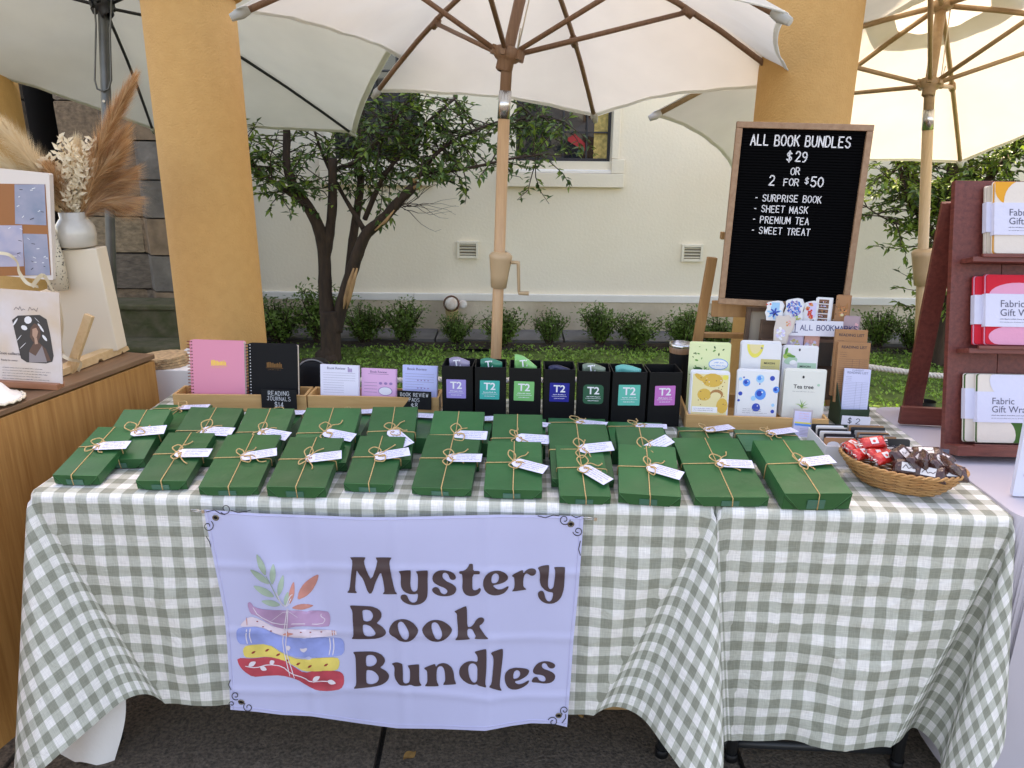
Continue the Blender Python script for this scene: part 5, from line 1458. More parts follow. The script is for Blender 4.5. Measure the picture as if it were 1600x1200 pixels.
# tumbler behind the canisters
q = aty(1062, 562, 2.16)
tm = thing('tumbler', 'black tumbler with bright rim behind the pink labelled tea box', 'tumbler', (q.x, 2.16, ZB))
put('cup', MB().lathe([(.001, 0), (.026, 0), (.028, .01), (.031, .165)], 24), M_cover, tm); put('wood_band', MB().lathe([(.0316, .165), (.0322, .167), (.0322, .180), (.0316, .182)], 24), M_woodbrown, tm); put('rim', MB().lathe([(.032, .182), (.033, .184), (.033, .192), (.029, .193), (.029, .17), (.001, .165)], 24), M_steel, tm)
# black bag with piping behind the pads
q = aty(492, 590, 2.45)
bg = thing('black_bag', 'black rounded bag with grey piping between the black journal and white pads', 'bag', (q.x, 2.45, 0))
put('body', MB().grid(lambda u, v: Vector((.075 * math.copysign(abs(math.cos(2 * PI * u)) ** .7, math.cos(2 * PI * u)) * math.sin(PI * v) ** .35, .05 * math.sin(2 * PI * u) * math.sin(PI * v) ** .35, .40 * (1 - math.cos(PI * v)) )), 28, 18), M_cover, bg)
put('piping', MB().tube([(.078 * math.cos(a), -.022, .68 + .12 * math.sin(a)) for a in [PI * i / 16 for i in range(17)]], .003, 6), mat('grey piping', (.2, .2, .2), .6), bg)

# ------------------------------------------------------------------ letter board on its easel
YB = 2.26
o = aty(1122, 474, YB); br_ = aty(1320, 479, YB - .05); tl_p = aty(1155, 190, YB + .03)
ex = br_ - o; BW = ex.length
up = tl_p - o; up = up - ex.normalized() * up.dot(ex.normalized()) * .75; BH = up.length
n = ex.cross(up).normalized(); exn = ex.normalized(); upn = n.cross(exn)
LM = Matrix((exn, upn, n)).transposed().to_4x4(); LM.translation = o
LM = LM @ Matrix.Rotation(R(-1.8), 4, 'Z')
BH = (tl_p - o).length; BW = BW * 1.02
lbd = thing('letter_board', 'oak framed black felt letter board listing book bundle prices on the easel', 'letter board', LM)
M_frame = wood('oak frame', (0.30, 0.16, 0.085), (0.40, 0.24, 0.14), 9, (8, 8, 8), 0.5)
fw = .017; ft = .022
for c_, d_ in (((BW / 2, fw / 2, 0), (BW, fw, ft)), ((BW / 2, BH - fw / 2, 0), (BW, fw, ft)), ((fw / 2, BH / 2, 0), (fw, BH - 2 * fw - .001, ft)), ((BW - fw / 2, BH / 2, 0), (fw, BH - 2 * fw - .001, ft))):
    put('frame_bar', MB().box(c_, d_), M_frame, lbd, bevel=.0015)
M_felt = mat('black felt', (0.003, 0.003, 0.0035), 0.95, spec=.05)
fm = MB(); ns = 62; pitch = (BH - 2 * fw) / ns
for k in range(ns):
    y = fw + k * pitch
    fm.add([(fw, y, -.002), (BW - fw, y, -.002), (BW - fw, y + pitch * .18, .0015), (fw, y + pitch * .18, .0015), (fw, y + pitch * .8, .0015), (BW - fw, y + pitch * .8, .0015), (BW - fw, y + pitch, -.002), (fw, y + pitch, -.002)], [(0, 1, 2, 3), (3, 2, 5, 4), (4, 5, 6, 7)])
fo = put('felt_slats', fm, M_felt, lbd); fo['kind'] = 'stuff'
put('backing', MB().box((BW / 2, BH / 2, -.006), (BW - .004, BH - .004, .004)), M_black, lbd)
M_letter = mat('white plastic letter', (.80, .79, .80), .4)
def board_line(s, cx, y, h, ww=.60, gap=.24, left=None, sp=.55):
    tot = sum(h * sp if c == ' ' else (h * ww * (.25 if c == 'I' else .6 if c == '-' else 1) + h * gap) for c in s) - h * gap
    x = (cx - tot / 2) if left is None else left
    for c in s:
        if c == ' ': x += h * sp; continue
        gw = h * ww * (.25 if c == 'I' else .6 if c == '-' else 1)
        m = MB(); rr = rnd
        stroke_glyph(m, c, 0, 0, gw, h, h * .125, 0, 0, Matrix.Translation((x, y + rr.uniform(-.0008, .0008), .0022)) @ Matrix.Rotation(R(rr.uniform(-1.5, 1.5)), 4, 'Z'), .0016)
        put('letter', m, M_letter, lbd); x += gw + h * gap
def by(py_):     # height on the board of a photo row
    return (pix(LM @ Vector((BW / 2, 0, 0)))[1] - py_) / (pix(LM @ Vector((BW / 2, 0, 0)))[1] - pix(LM @ Vector((BW / 2, BH, 0)))[1]) * BH
sc_ = BH / 290
board_line('ALL BOOK BUNDLES', BW * .485, by(227), 15.5 * sc_, .46, .19, sp=.42)
board_line('$ 29', BW * .475, by(250), 14.5 * sc_, .50, .18, sp=.25)
board_line('OR', BW * .475, by(270), 10.5 * sc_, .55, .18)
board_line('2', 0, by(287), 14.5 * sc_, .55, .2, left=BW * .29)
board_line('FOR', 0, by(287), 10.5 * sc_, .58, .2, left=BW * .40)
board_line('$', 0, by(283), 9.5 * sc_, .58, .2, left=BW * .555)
board_line('50', 0, by(287), 14.5 * sc_, .55, .2, left=BW * .60)
for s, y, x in (('- SURPRISE BOOK', 312, .20), ('- SHEET MASK', 329, .20), ('- PREMIUM TEA', 346, .20), ('- SWEET TREAT', 363, .20)):
    board_line(s, 0, by(y), 10.2 * sc_, .52, .22, left=BW * x, sp=.6)
M_easel = wood('honey timber easel', (0.36, 0.17, 0.06), (0.46, 0.24, 0.09), 6, (10, 10, 1), 0.45)
es = thing('easel', 'honey brown timber easel carrying the letter board behind the table', 'easel', (aty(1200, 600, 2.42).x, 2.42, 0))
def bar(p, q, w_, d_, nm, mt, par, bev=.002):
    v = (q - p); M_ = frame(p, Vector((1, 0, 0)), v)
    return putw(nm, MB().box((0, 0, v.length / 2), (w_, d_, v.length), M_), mt, par, bevel=bev)
EYs = 2.36
bar(Vector((aty(1068, 640, EYs + .03).x, EYs + .02, 0)) + Vector((-.055, 0, 0)), aty(1113, 402, EYs), .030, .018, 'leg', M_easel, es)
bar(Vector((aty(1300, 640, EYs + .03).x + .1, EYs + .02, 0)), aty(1290, 420, EYs + .05), .030, .018, 'leg', M_easel, es)
bar(Vector((aty(1215, 700, 2.8).x, 2.62, 0)), aty(1225, 220, 2.42), .028, .018, 'leg', M_easel, es)
bar(aty(1092, 523, EYs + .022), aty(1300, 527, EYs + .022), .016, .022, 'crossbar', M_easel, es)
bar(aty(1112, 482, EYs - .03), aty(1318, 486, EYs - .06), .014, .05, 'ledge', M_easel, es)
putw('clamp', MB().box(aty(1129, 368, 2.35), (.012, .02, .022)), M_easel, es, bevel=.002)

# ------------------------------------------------------------------ sheet mask packets
prints = {k: mat('ink ' + k, c, .6) for k, c in (('honey', (.70, .42, .07)), ('amber', (.42, .19, .06)), ('pale honey', (.78, .66, .34)), ('blue', (.06, .28, .75)), ('deep blue', (.012, .06, .42)), ('sky', (.30, .58, .82)), ('leaf', (.10, .30, .05)), ('dark leaf', (.02, .10, .02)), ('lime', (.36, .55, .12)), ('lemon', (.80, .70, .12)), ('olive panel', (.58, .50, .20)), ('mint panel', (.38, .58, .42)), ('grey', (.25, .25, .26)), ('purple', (.28, .2, .5)), ('lilac', (.62, .58, .80)), ('white', (.82, .82, .82)), ('black', (.02, .02, .022)), ('red', (.68, .04, .03)), ('pink', (.80, .42, .45)), ('brown', (.22, .09, .05)), ('orange', (.70, .28, .10)), ('ochre', (.45, .24, .10)))}
pk = list(prints); pm_ = [prints[k] for k in pk]; PI_ = {k: i for i, k in enumerate(pk)}
SG = 'sheet mask packets'
def packet(label, bl, br, tl, Yb, lean, base, draw, behind=4, blabel=None, r=.006, sink=True, gap=.0042):
    M, w_, h = cardframe(bl, br, tl, Yb, lean)
    dn = max(0, (M.translation.z - (ZB + .008)) / math.cos(R(lean))) if sink else 0
    M = M @ Matrix.Translation((0, -dn, 0)); H_ = h + dn
    for k in range(behind + 1):
        Mk = M if k == 0 else M @ Matrix.Translation((rnd.uniform(-.003, .003), rnd.uniform(.0, .004) + (.003 if k == 1 else 0), -gap * k))
        t = thing('sheet_mask_packet', label if k == 0 else (blabel or ('packet in the stack behind the ' + label)), 'sheet mask', Mk, SG)
        put('sachet', plate(w_, H_, r, .0028), base, t, bevel=.0008)
        if k == 0:
            m = MB(); draw(m, w_, h, dn); put('print', m, pm_, t)
        if k: put('hang_hole', MB().box((w_ / 2, H_ - .008, .0002), (.004, .003, .0003)), M_black, t)
M_pack = mat('glossy white sachet', (.74, .74, .76), .3, bump=.12, bscale=18)
M_packc = mat('cream sachet', (.72, .72, .66), .35, bump=.12, bscale=18)
M_packg = mat('pale lime sachet', (.70, .76, .42), .35, bump=.1, bscale=18)
rp_ = random.Random(8)
def d_honey(m, w_, h, d):
    rect(m, .004, d * .2, w_ - .004, d + h - .006, .0004, PI_['pale honey'])
    disc(m, w_ * .55, d + h * .80, w_ * .27, h * .17, .0006, PI_['honey']); disc(m, w_ * .22, d + h * .86, w_ * .16, h * .06, .0007, PI_['honey'], rot=-.6)
    disc(m, w_ * .36, d + h * .44, w_ * .18, h * .15, .0006, PI_['honey']); disc(m, w_ * .68, d + h * .46, w_ * .17, h * .12, .0006, PI_['amber']); disc(m, w_ * .66, d + h * .42, w_ * .14, h * .09, .0008, PI_['pale honey'])
    disc(m, w_ * .84, d + h * .18, w_ * .15, h * .19, .0006, PI_['honey']); disc(m, w_ * .88, d + h * .88, w_ * .08, h * .06, .0006, PI_['lemon'])
    for k in range(26): disc(m, w_ * rp_.uniform(.2, .92), d + h * rp_.uniform(.15, .93), w_ * .014, w_ * .014, .0010, rp_.choice([PI_['white'], PI_['amber'], PI_['brown'], PI_['pale honey']]), 7)
    rect(m, .006, d + .0, w_ * .72, d + h * .14, .0010, PI_['white']); scribble(m, w_ * .1, w_ * .62, d + h * .085, .0028, .0006, .0012, PI_['purple']); scribble(m, w_ * .1, w_ * .6, d + h * .04, .0025, .0006, .0012, PI_['grey'])
def d_blue(m, w_, h, d):
    for x, y, r, c in ((.23, .72, .09, 'blue'), (.55, .82, .10, 'sky'), (.58, .46, .135, 'blue'), (.84, .84, .06, 'deep blue'), (.95, .58, .08, 'blue'), (.50, .15, .10, 'deep blue'), (.10, .46, .05, 'deep blue'), (.90, .22, .04, 'sky'), (.90, .07, .045, 'deep blue'), (.08, .8, .04, 'sky'), (.07, .3, .03, 'deep blue'), (.55, .70, .018, 'deep blue'), (.16, .84, .02, 'deep blue'), (.42, .36, .06, 'sky')):
        disc(m, w_ * x, d + h * y, w_ * r, w_ * r * 1.05, .0004, PI_[c]); 
        if r > .07: disc(m, w_ * x - w_ * r * .2, d + h * y + w_ * r * .15, w_ * r * .5, w_ * r * .55, .0007, PI_['deep blue' if c != 'sky' else 'blue']); disc(m, w_ * x + w_ * r * .3, d + h * y + w_ * r * .4, w_ * r * .15, w_ * r * .15, .0009, PI_['white'], 8)
    for k in range(3): scribble(m, w_ * .18, w_ * (.62 if k < 2 else .78), d + h * (.10 - .045 * k), .0026, .0006, .0006, PI_['grey'])
    rect(m, w_ * .035, d, w_ * .04, d + h * .8, .0005, PI_['grey'])
def d_tea(m, w_, h, d):
    disc(m, w_ * .46, d + h * .86, .003, .004, .0004, PI_['black'], 8)
    text_on(m, 'Tea tree', w_ * .48, d + h * .60, h * .125, .0005, PI_['black'], .012); scribble(m, w_ * .22, w_ * .76, d + h * .525, .0022, .0005, .0005, PI_['grey'])
    for k in range(9):
        a = R(90 + (k - 4) * 20); p = Vector((w_ * .48, d + h * (.16 + .03 * (k % 3)))); q = p + Vector((math.cos(a), math.sin(a))) * h * .16
        nn_ = Vector((-math.sin(a), math.cos(a))) * .0012
        m.poly([Vector((v.x, v.y, .0005)) for v in (p - nn_, q, p + nn_)], PI_['leaf' if k % 2 else 'lime'])
    disc(m, w_ * .84, d + h * .69, .004, .0035, .0004, PI_['mint panel'], 9)
def d_green(m, w_, h, d):
    for k in range(46):
        x, y = rp_.uniform(.04, .96), rp_.uniform(.02, .97); s = rp_.uniform(.015, .045)
        if .5 < x < .98 and .44 < y < .74: continue
        disc(m, w_ * x, d + h * y, w_ * s, w_ * s * .5, .0004, PI_[rp_.choice(['leaf', 'dark leaf', 'leaf'])], 8, rot=rp_.uniform(0, 3))
    disc(m, w_ * .73, d + h * .58, w_ * .24, h * .12, .0005, PI_['blue']); disc(m, w_ * .73, d + h * .58, w_ * .225, h * .105, .0007, PI_['white'])
    scribble(m, w_ * .62, w_ * .86, d + h * .60, .005, .001, .0009, PI_['blue']); scribble(m, w_ * .56, w_ * .9, d + h * .54, .0035, .0007, .0009, PI_['blue'])
    disc(m, w_ * .24, d + h * .46, w_ * .11, h * .05, .0004, PI_['dark leaf'])
def d_lemon(m, w_, h, d):
    P = [(w_ * .34 + w_ * .21 * math.cos(a), d + h * .97 + h * .27 * math.sin(a)) for a in [PI + PI * i / 14 for i in range(15)]]
    m.poly([Vector((x, y, .0004)) for x, y in P], PI_['lemon']); P = [(w_ * .34 + w_ * .15 * math.cos(a), d + h * .97 + h * .19 * math.sin(a)) for a in [PI + PI * i / 14 for i in range(15)]]
    m.poly([Vector((x, y, .0006)) for x, y in P], PI_['honey' if False else 'pale honey'])
    disc(m, w_ * .50, d + h * .90, .003, .003, .0008, PI_['grey'], 8)
    rect(m, w_ * .5, d + h * .1, w_ * .985, d + h * .68, .0004, PI_['olive panel']); text_on(m, 'MIXON', w_ * .72, d + h * .58, .0075, .0007, PI_['black'], .02, sx=1.2)
    for k in range(3): scribble(m, w_ * .55, w_ * .85, d + h * (.52 - .045 * k), .002, .0005, .0007, PI_['grey'])
def d_aloe(m, w_, h, d):
    disc(m, w_ * .47, d + h * .94, .0028, .004, .0005, PI_['black'], 8)
    for k, (x, y, rx, ry, c, ro) in enumerate(((.14, .80, .16, .07, 'lime', .1), (.24, .70, .24, .08, 'mint panel', .25), (.10, .90, .05, .08, 'leaf', -.2), (.24, .80, .16, .03, 'leaf', -.15), (.30, .66, .12, .05, 'white', .3))):
        disc(m, w_ * x, d + h * y, w_ * rx * .8, h * ry, .0004 + .0002 * k, PI_[c], 14, rot=ro)
    rect(m, w_ * .44, d + h * .1, w_ * .97, d + h * .66, .0004, PI_['mint panel']); text_on(m, 'MIXON', w_ * .66, d + h * .56, .0075, .0007, PI_['black'], .02, sx=1.2)
    for k in range(3): scribble(m, w_ * .5, w_ * .8, d + h * (.51 - .045 * k), .002, .0005, .0007, PI_['grey'])
my = F5.y + .022; my2 = F5.y + .105
packet('pale lime sheet mask packet with green leaf print', (1073, 610), (1137, 611), (1073, 536), my2, 8, M_packg, d_green, 2)
packet('white sheet mask packet with half lemon picture', (1154, 611), (1216, 612), (1155, 535), my2, 8, M_pack, d_lemon, 5, gap=.006)
packet('white sheet mask packet with sliced aloe picture', (1218, 612), (1273, 613), (1217, 541), my2 + .01, 8, M_pack, d_aloe, 3)
packet('sheet mask packet with golden honey bubbles picture', (1077, 643), (1137, 644), (1078, 580), my, 8, M_pack, d_honey, 3)
packet('white sheet mask packet with blue water droplets', (1148, 645), (1213, 646), (1146, 578), my, 8, M_pack, d_blue, 3)
packet('cream sheet mask packet reading Tea tree', (1221, 647), (1285, 649), (1221, 578), my, 8, M_packc, d_tea, 4)
# small pack of rainbow bookmarks leaning on the tray
t, w_, h, M = card('sticker_pack', 'small clear pack with rainbow striped card leaning on the right tray', 'card pack', (1236, 684), (1266, 684), (1233, 638), F5.y - .03, 9, .006, mat('clear sleeve over grey card', (.45, .40, .42), .2), .001)
m = MB(); rect(m, .003, .004, w_ - .004, h - .005, .0004, PI_['lilac']); rect(m, .005, h * .52, w_ - .002, h * .57, .0007, PI_['lemon']); rect(m, .005, h * .44, w_ - .002, h * .51, .0007, PI_['blue'])
for k in range(5): rect(m, w_ * .4, h * (.34 - .05 * k), w_ * .9, h * (.35 - .05 * k), .0007, PI_['grey'])
for k in range(3): scribble(m, w_ * .3, w_ * .8, h * (.85 - .08 * k), .003, .0007, .0007, PI_['pink'])
put('print', m, pm_, t)

# ------------------------------------------------------------------ bookmark rack
BKY = 2.20
rk = thing('bookmark_rack', 'dark timber rack holding bookmarks below the letter board', 'rack', (aty(1260, 600, BKY).x, BKY, ZB))
M_rackw = wood('dark rack timber', (.10, .06, .04), (.17, .10, .065), 6, (2, 10, 10), .6)
a = aty(1190, 500, BKY + .03); b = aty(1338, 503, BKY + .03); zb_ = ZB
putw('back_board', MB().box(((a.x + b.x) / 2, BKY + .035, (zb_ + a.z) / 2), (b.x - a.x, .012, a.z - zb_)), M_rackw, rk, bevel=.002)
for zz in (aty(1260, 535, BKY).z, aty(1260, 575, BKY).z):
    putw('shelf', MB().box(((a.x + b.x) / 2, BKY - .005, zz), (b.x - a.x - .004, .06, .008)), M_rackw, rk, bevel=.001)
putw('metal_plate', MB().box((aty(1283, 552, BKY - .03).x, BKY - .04, aty(1283, 552, BKY - .03).z), (.055, .003, .07)), M_gal, rk)
putw('plate_edge', MB().box((aty(1301, 552, BKY - .03).x, BKY - .039, aty(1301, 552, BKY - .03).z), (.008, .004, .07)), mat('pale green edge', (.5, .6, .5), .5), rk)
# framed print behind the rack at its left
fx, fz = aty(1182, 505, 2.27), None
pf = thing('framed_panel', 'small dark timber frame with blank beige panel behind the bookmarks', 'frame', (fx.x, 2.27, ZB))
p0, p1 = aty(1158, 600, 2.27), aty(1206, 480, 2.27)
for xx in (p0.x, p1.x): putw('frame_bar', MB().box((xx, 2.27, (ZB + p1.z) / 2), (.012, .016, p1.z - ZB)), M_rackw, pf, bevel=.001)
putw('frame_bar', MB().box(((p0.x + p1.x) / 2, 2.27, p1.z - .006), (p1.x - p0.x - .013, .016, .012)), M_rackw, pf)
putw('panel', MB().box(((p0.x + p1.x) / 2, 2.275, (ZB + p1.z - .013) / 2), (p1.x - p0.x - .013, .004, p1.z - ZB - .014)), mat('beige card', (.5, .42, .33), .7), pf)
BG = 'bookmarks'
def bookmark(label, x0, x1, y0, y1, Y, base, draw, outline=None, t=.0012, stack=2):
    M, w_, h = cardframe((x0, y1), (x1, y1 + (x1 - x0) * .02), (x0, y0), Y, 8)
    th = thing('bookmark', label, 'bookmark', M, BG)
    b = MB()
    if outline: b.prism([(x * w_, y * h) for x, y in outline], -t, 0)
    else: b = plate(w_, h, .002, t)
    put('card', b, base, th)
    for k in range(stack):
        b2 = MB()
        if outline: b2.prism([(x * w_, y * h) for x, y in outline], -t, 0)
        else: b2 = plate(w_, h, .002, t)
        put('card', b2, base, th, M @ Matrix.Translation((.0018 * (k + 1), .0012 * (k + 1) * (1 if k % 2 else .4), -.003 * (k + 1))))
    m = MB(); draw(m, w_, h); put('print', m, pm_, th)
M_wcard = mat('white card stock', (.78, .78, .79), .5)
rb_ = random.Random(17)
def blob(m, w_, h, cx, cy, rx, ry, cols, n, s, z=.0004):
    for k in range(n):
        a = rb_.random() * 2 * PI; q = math.sqrt(rb_.random())
        disc(m, w_ * cx + w_ * rx * q * math.cos(a), h * cy + h * ry * q * math.sin(a), w_ * s * rb_.uniform(.6, 1.2), w_ * s * rb_.uniform(.5, 1), z + .00002 * k, PI_[rb_.choice(cols)], 7, rot=rb_.random() * 3)
def fan(m, w_, h, cx, cy, r, n, col, z=.0005):
    for k in range(n):
        a = 2 * PI * k / n + .3; disc(m, w_ * cx + w_ * r * .55 * math.cos(a), h * cy + w_ * r * .55 * math.sin(a), w_ * r * .5, w_ * r * .17, z, PI_[col], 9, rot=a)
OUT = [(.08, 0), (.92, 0), (1, .25), (.93, .5), (1, .75), (.86, .97), (.6, 1), (.3, .96), (.02, .9), (.06, .62), (-.04, .4), (.05, .2)]
def db1(m, w_, h):
    rect(m, w_ * .32, h * .55, w_ * .78, h * .95, .0003, PI_['sky']); fan(m, w_, h, .5, .42, .42, 7, 'sky'); fan(m, w_, h, .52, .42, .3, 6, 'deep blue', .0008); blob(m, w_, h, .52, .4, .12, .1, ['black', 'deep blue'], 10, .05, .001); blob(m, w_, h, .14, .85, .1, .08, ['red', 'white'], 6, .06)
def db2(m, w_, h):
    blob(m, w_, h, .5, .62, .40, .30, ['blue', 'deep blue', 'purple', 'lilac', 'blue'], 90, .055); blob(m, w_, h, .68, .22, .16, .08, ['olive panel', 'lime'], 8, .08); blob(m, w_, h, .25, .18, .12, .1, ['dark leaf'], 5, .06); rect(m, w_ * .35, h * .0, w_ * .6, h * .16, .0003, PI_['lilac'])
def db3(m, w_, h):
    rect(m, w_ * .3, h * .3, w_ * .9, h * .95, .0003, PI_['lilac']); 
    for x, y in ((.5, .86), (.3, .70), (.5, .55), (.42, .42), (.62, .30)): blob(m, w_, h, x, y, .14, .07, ['red', 'orange', 'red'], 9, .09)
    blob(m, w_, h, .7, .1, .18, .08, ['grey', 'black'], 8, .07)
def db4(m, w_, h):
    for k in range(5):
        y = h * (.06 + .185 * k); rect(m, w_ * .2, y, w_ * .82, y + h * .15, .0004, PI_['brown']); blob(m, w_, h, .5, .06 + .185 * k + .07, .26, .05, ['brown', 'black', 'lilac', 'amber'], 12, .05, .0006)
def db5(m, w_, h):
    # tabby cat face
    blob(m, w_, h, .52, .46, .30, .19, ['orange', 'amber', 'ochre'], 60, .07); 
    for x in (.26, .80): m.poly([Vector((w_ * (x - .12), h * .56, .0022)), Vector((w_ * (x + .12), h * .56, .0022)), Vector((w_ * (x + (.02 if x > .5 else -.03)), h * .78, .0022))], PI_['amber'])
    for x in (.40, .66): disc(m, w_ * x, h * .50, w_ * .06, w_ * .045, .0026, PI_['black'], 8)
    disc(m, w_ * .53, h * .38, w_ * .05, w_ * .04, .0026, PI_['pink'], 8); disc(m, w_ * .53, h * .33, w_ * .13, h * .05, .0024, PI_['pale honey'], 10)
    for k in range(5): disc(m, w_ * (.36 + .08 * k), h * .61, w_ * .012, h * .04, .0026, PI_['brown'], 6)
    for k in range(4): disc(m, w_ * .09, h * (.1 + .25 * k), w_ * .035, w_ * .035, .0004, PI_['black'], 8)
bookmark('die-cut bookmark with pale blue flower', 1195, 1222, 470, 500, BKY - .02, M_wcard, db1, OUT)
bookmark('die-cut bookmark with violet-blue hydrangea', 1224, 1253, 466, 505, BKY - .02, M_wcard, db2, OUT)
bookmark('die-cut bookmark with red blossoms', 1253, 1275, 470, 505, BKY - .02, M_wcard, db3, OUT)
bookmark('white strip bookmark with five dark pictures', 1271, 1296, 465, 506, BKY - .016, M_wcard, db4)
bookmark('kraft bookmark with tabby cat face', 1302, 1324, 461, 506, BKY - .012, mat('kraft card', (.45, .22, .10), .7), db5)
def db6(m, w_, h): blob(m, w_, h, .82, .5, .12, .3, ['red', 'pink'], 12, .07); disc(m, w_ * .5, 0.004, w_ * .3, h * .2, .0004, PI_['purple'])
bookmark('mauve bookmark with red flower spray beside the paper sign', 1315, 1339, 494, 530, BKY - .055, mat('mauve card', (.45, .32, .35), .6), db6)
def db7(m, w_, h): blob(m, w_, h, .4, .35, .25, .2, ['lilac', 'white'], 18, .12); blob(m, w_, h, .85, .75, .12, .15, ['pink', 'orange'], 8, .08)
bookmark('gauzy cream pouch standing left of the bookmark price sign', 1207, 1233, 492, 536, BKY - .062, mat('cream gauze', (.66, .58, .52), .8), db7, [(.05, 0), (.82, 0), (.86, .3), (1.1, .5), (1.2, .95), (.9, .9), (.75, 1.0), (.4, .95), (.1, .97), (0, .5)], t=.004)
def db8(m, w_, h): blob(m, w_, h, .5, .3, .4, .3, ['white', 'pink', 'lilac', 'olive panel'], 16, .12)
bookmark('pastel bookmark showing under the price sign', 1228, 1252, 520, 545, BKY - .045, mat('pale lilac card', (.6, .5, .66), .6), db8)
bookmark('coral bookmark showing under the price sign', 1255, 1277, 520, 546, BKY - .045, mat('coral card', (.72, .38, .32), .6), db8)
t, w_, h, M = card('paper_sign', 'white paper strip hand-lettered $1 ALL BOOKMARKS', 'sign', (1230, 524), (1316, 526), (1230, 500), BKY - .058, 8, .0008, M_paper, .0005)
m = MB(); stroke_text(m, '$', w_ * .015, h * .28, h * .36, h * .04, .0004, 0, .6); stroke_glyph(m, '1u', w_ * .075, h * .22, h * .38, h * .55, h * .045, .0004)
stroke_text(m, 'ALL BOOKMARKS', w_ * .23, h * .38, h * .33, h * .045, .0004, 0, .66, .22, .05); put('handwriting', m, M_blueink, t)

# ------------------------------------------------------------------ reading list pads in their green box
GY = 1.99
gx = thing('green_box', 'dark green open card box holding the reading list pads', 'box', (aty(1336, 650, GY).x, GY, ZB))
M_gbox = mat('dark green card', (.018, .045, .02), .6)
a, b = aty(1313, 648, GY), aty(1359, 650, GY - .004); gh = .072; x0, x1 = a.x, b.x; gd = .075
putw('front_wall', MB().box(((x0 + x1) / 2, GY + .001, ZB + gh * .36), (x1 - x0, .002, gh * .72)), M_gbox, gx)
putw('back_wall', MB().box(((x0 + x1) / 2, GY + gd, ZB + gh), (x1 - x0, .002, gh * 2)), M_gbox, gx)
for xx in (x0 + .001, x1 - .001):
    m = MB(); m.prism([(GY + .003, ZB), (GY + gd - .001, ZB), (GY + gd - .001, ZB + gh * 2), (GY + .003, ZB + gh * .72)], -.001, .001, Matrix(((0, 0, 1, xx), (1, 0, 0, 0), (0, 1, 0, 0), (0, 0, 0, 1)))); putw('side_wall', m, M_gbox, gx)
t, w_, h, M = card('price_label', 'white price label handwritten $2 on the green box', 'price label', (1314, 663), (1359, 665), (1314, 649), GY - .003, 0, .0008, M_paper, .0005)
m = MB(); stroke_text(m, '$', w_ * .22, h * .18, h * .60, h * .07, .0004, 0, .6); stroke_text(m, '2', w_ * .50, h * .15, h * .58, h * .06, .0004, 0, .7); put('handwriting', m, M_ink, t)
M_kraft = mat('kraft paper', (.42, .21, .095), .8, var=.06, vscale=30)
def listpad(label, bl, br, tl, Yb, base, inkm, th, title2=None):
    M, w_, h = cardframe(bl, br, tl, Yb, 10)
    t = thing('reading_list_pad', label, 'notepad', M, 'reading list pads')
    put('sheet_block', plate(w_, h, .0006, th), base, t)
    m = MB(); text_on(m, 'READING LIST', w_ / 2, h * .90, w_ * .125, .0004, 0, .012)
    if title2: text_on(m, title2, w_ / 2, h * .955, w_ * .10, .0004, 0)
    for k in range(3): scribble(m, w_ * .08, w_ * .28, h * (.83 - .035 * k), .0016, .0004, .0004)
    for k in range(20):
        yy = h * (.72 - .034 * k); 
        if yy > .004: rect(m, w_ * .05, yy, w_ * .95, yy + .00045, .0004)
    for xx in (.48, .70): rect(m, w_ * xx, .004, w_ * xx + .00045, h * .72, .0004)
    put('print', m, inkm, t)
listpad('rear brown kraft reading list pad', (1297, 618), (1347, 619), (1300, 514), GY + .062, M_kraft, M_ink, .012)
listpad('front brown kraft reading list pad', (1302, 628), (1352, 629), (1307, 534), GY + .042, M_kraft, M_ink, .010)
listpad('white reading list pad in front of the brown ones', (1313, 650), (1354, 651), (1311, 575), GY + .012, mat('pale lilac pad', (.62, .64, .84), .8), mat('slate ink', (.22, .24, .36), .8), .008, 'CURRENT')

# ------------------------------------------------------------------ white box of stickers and cards
sz = ZB + .05
A0, B0 = atz(1291, 697, sz), atz(1414, 700, sz); Bk = atz(1258, 671, sz)
SM = frame(Vector((A0.x, A0.y, ZB)), Vector((B0.x - A0.x, B0.y - A0.y, 0)), Vector((0, 0, 1)))
SW = (B0 - A0).length; SD = .13
M_wbox = mat('white cardboard', (.68, .67, .68), .75)
sb = thing('sticker_box', 'white card box packed with stickers and kraft cards behind the basket', 'box', SM)
put('front_wall', MB().box((SW / 2, .001, .025), (SW, .002, .05)), M_wbox, sb); put('back_wall', MB().box((SW / 2, SD, .025), (SW, .002, .05)), M_wbox, sb)
for x in (.001, SW - .001): put('side_wall', MB().box((x, SD / 2, .025), (.002, SD - .003, .05)), M_wbox, sb)
put('bottom', MB().box((SW / 2, SD / 2, .002), (SW - .005, SD - .005, .002)), M_wbox, sb)
def incard(label, x0, x1, y, h, base, draw=None, tilt=-12, cat='card', r=.003):
    M = SM @ Matrix.Translation((x0, y, .004)) @ Matrix.Rotation(R(90 + tilt), 4, 'X')
    t = thing('sticker_card', label, cat, M, 'cards in the white box')
    put('card', plate(x1 - x0, h, r, .0012), base, t)
    if draw:
        m = MB(); draw(m, x1 - x0, h); put('print', m, pm_ + [M_wbox], t)
M_dk = mat('black glossy card', (.012, .012, .016), .35)
def d_heart(m, w_, h):
    P = []
    for i in range(30):
        a = 2 * PI * i / 30; x = 16 * math.sin(a) ** 3; y = 13 * math.cos(a) - 5 * math.cos(2 * a) - 2 * math.cos(3 * a) - math.cos(4 * a)
        P.append(Vector((w_ / 2 + x * w_ * .026, h * .60 + y * h * .021, .0006)))
    m.poly(P, len(pm_))
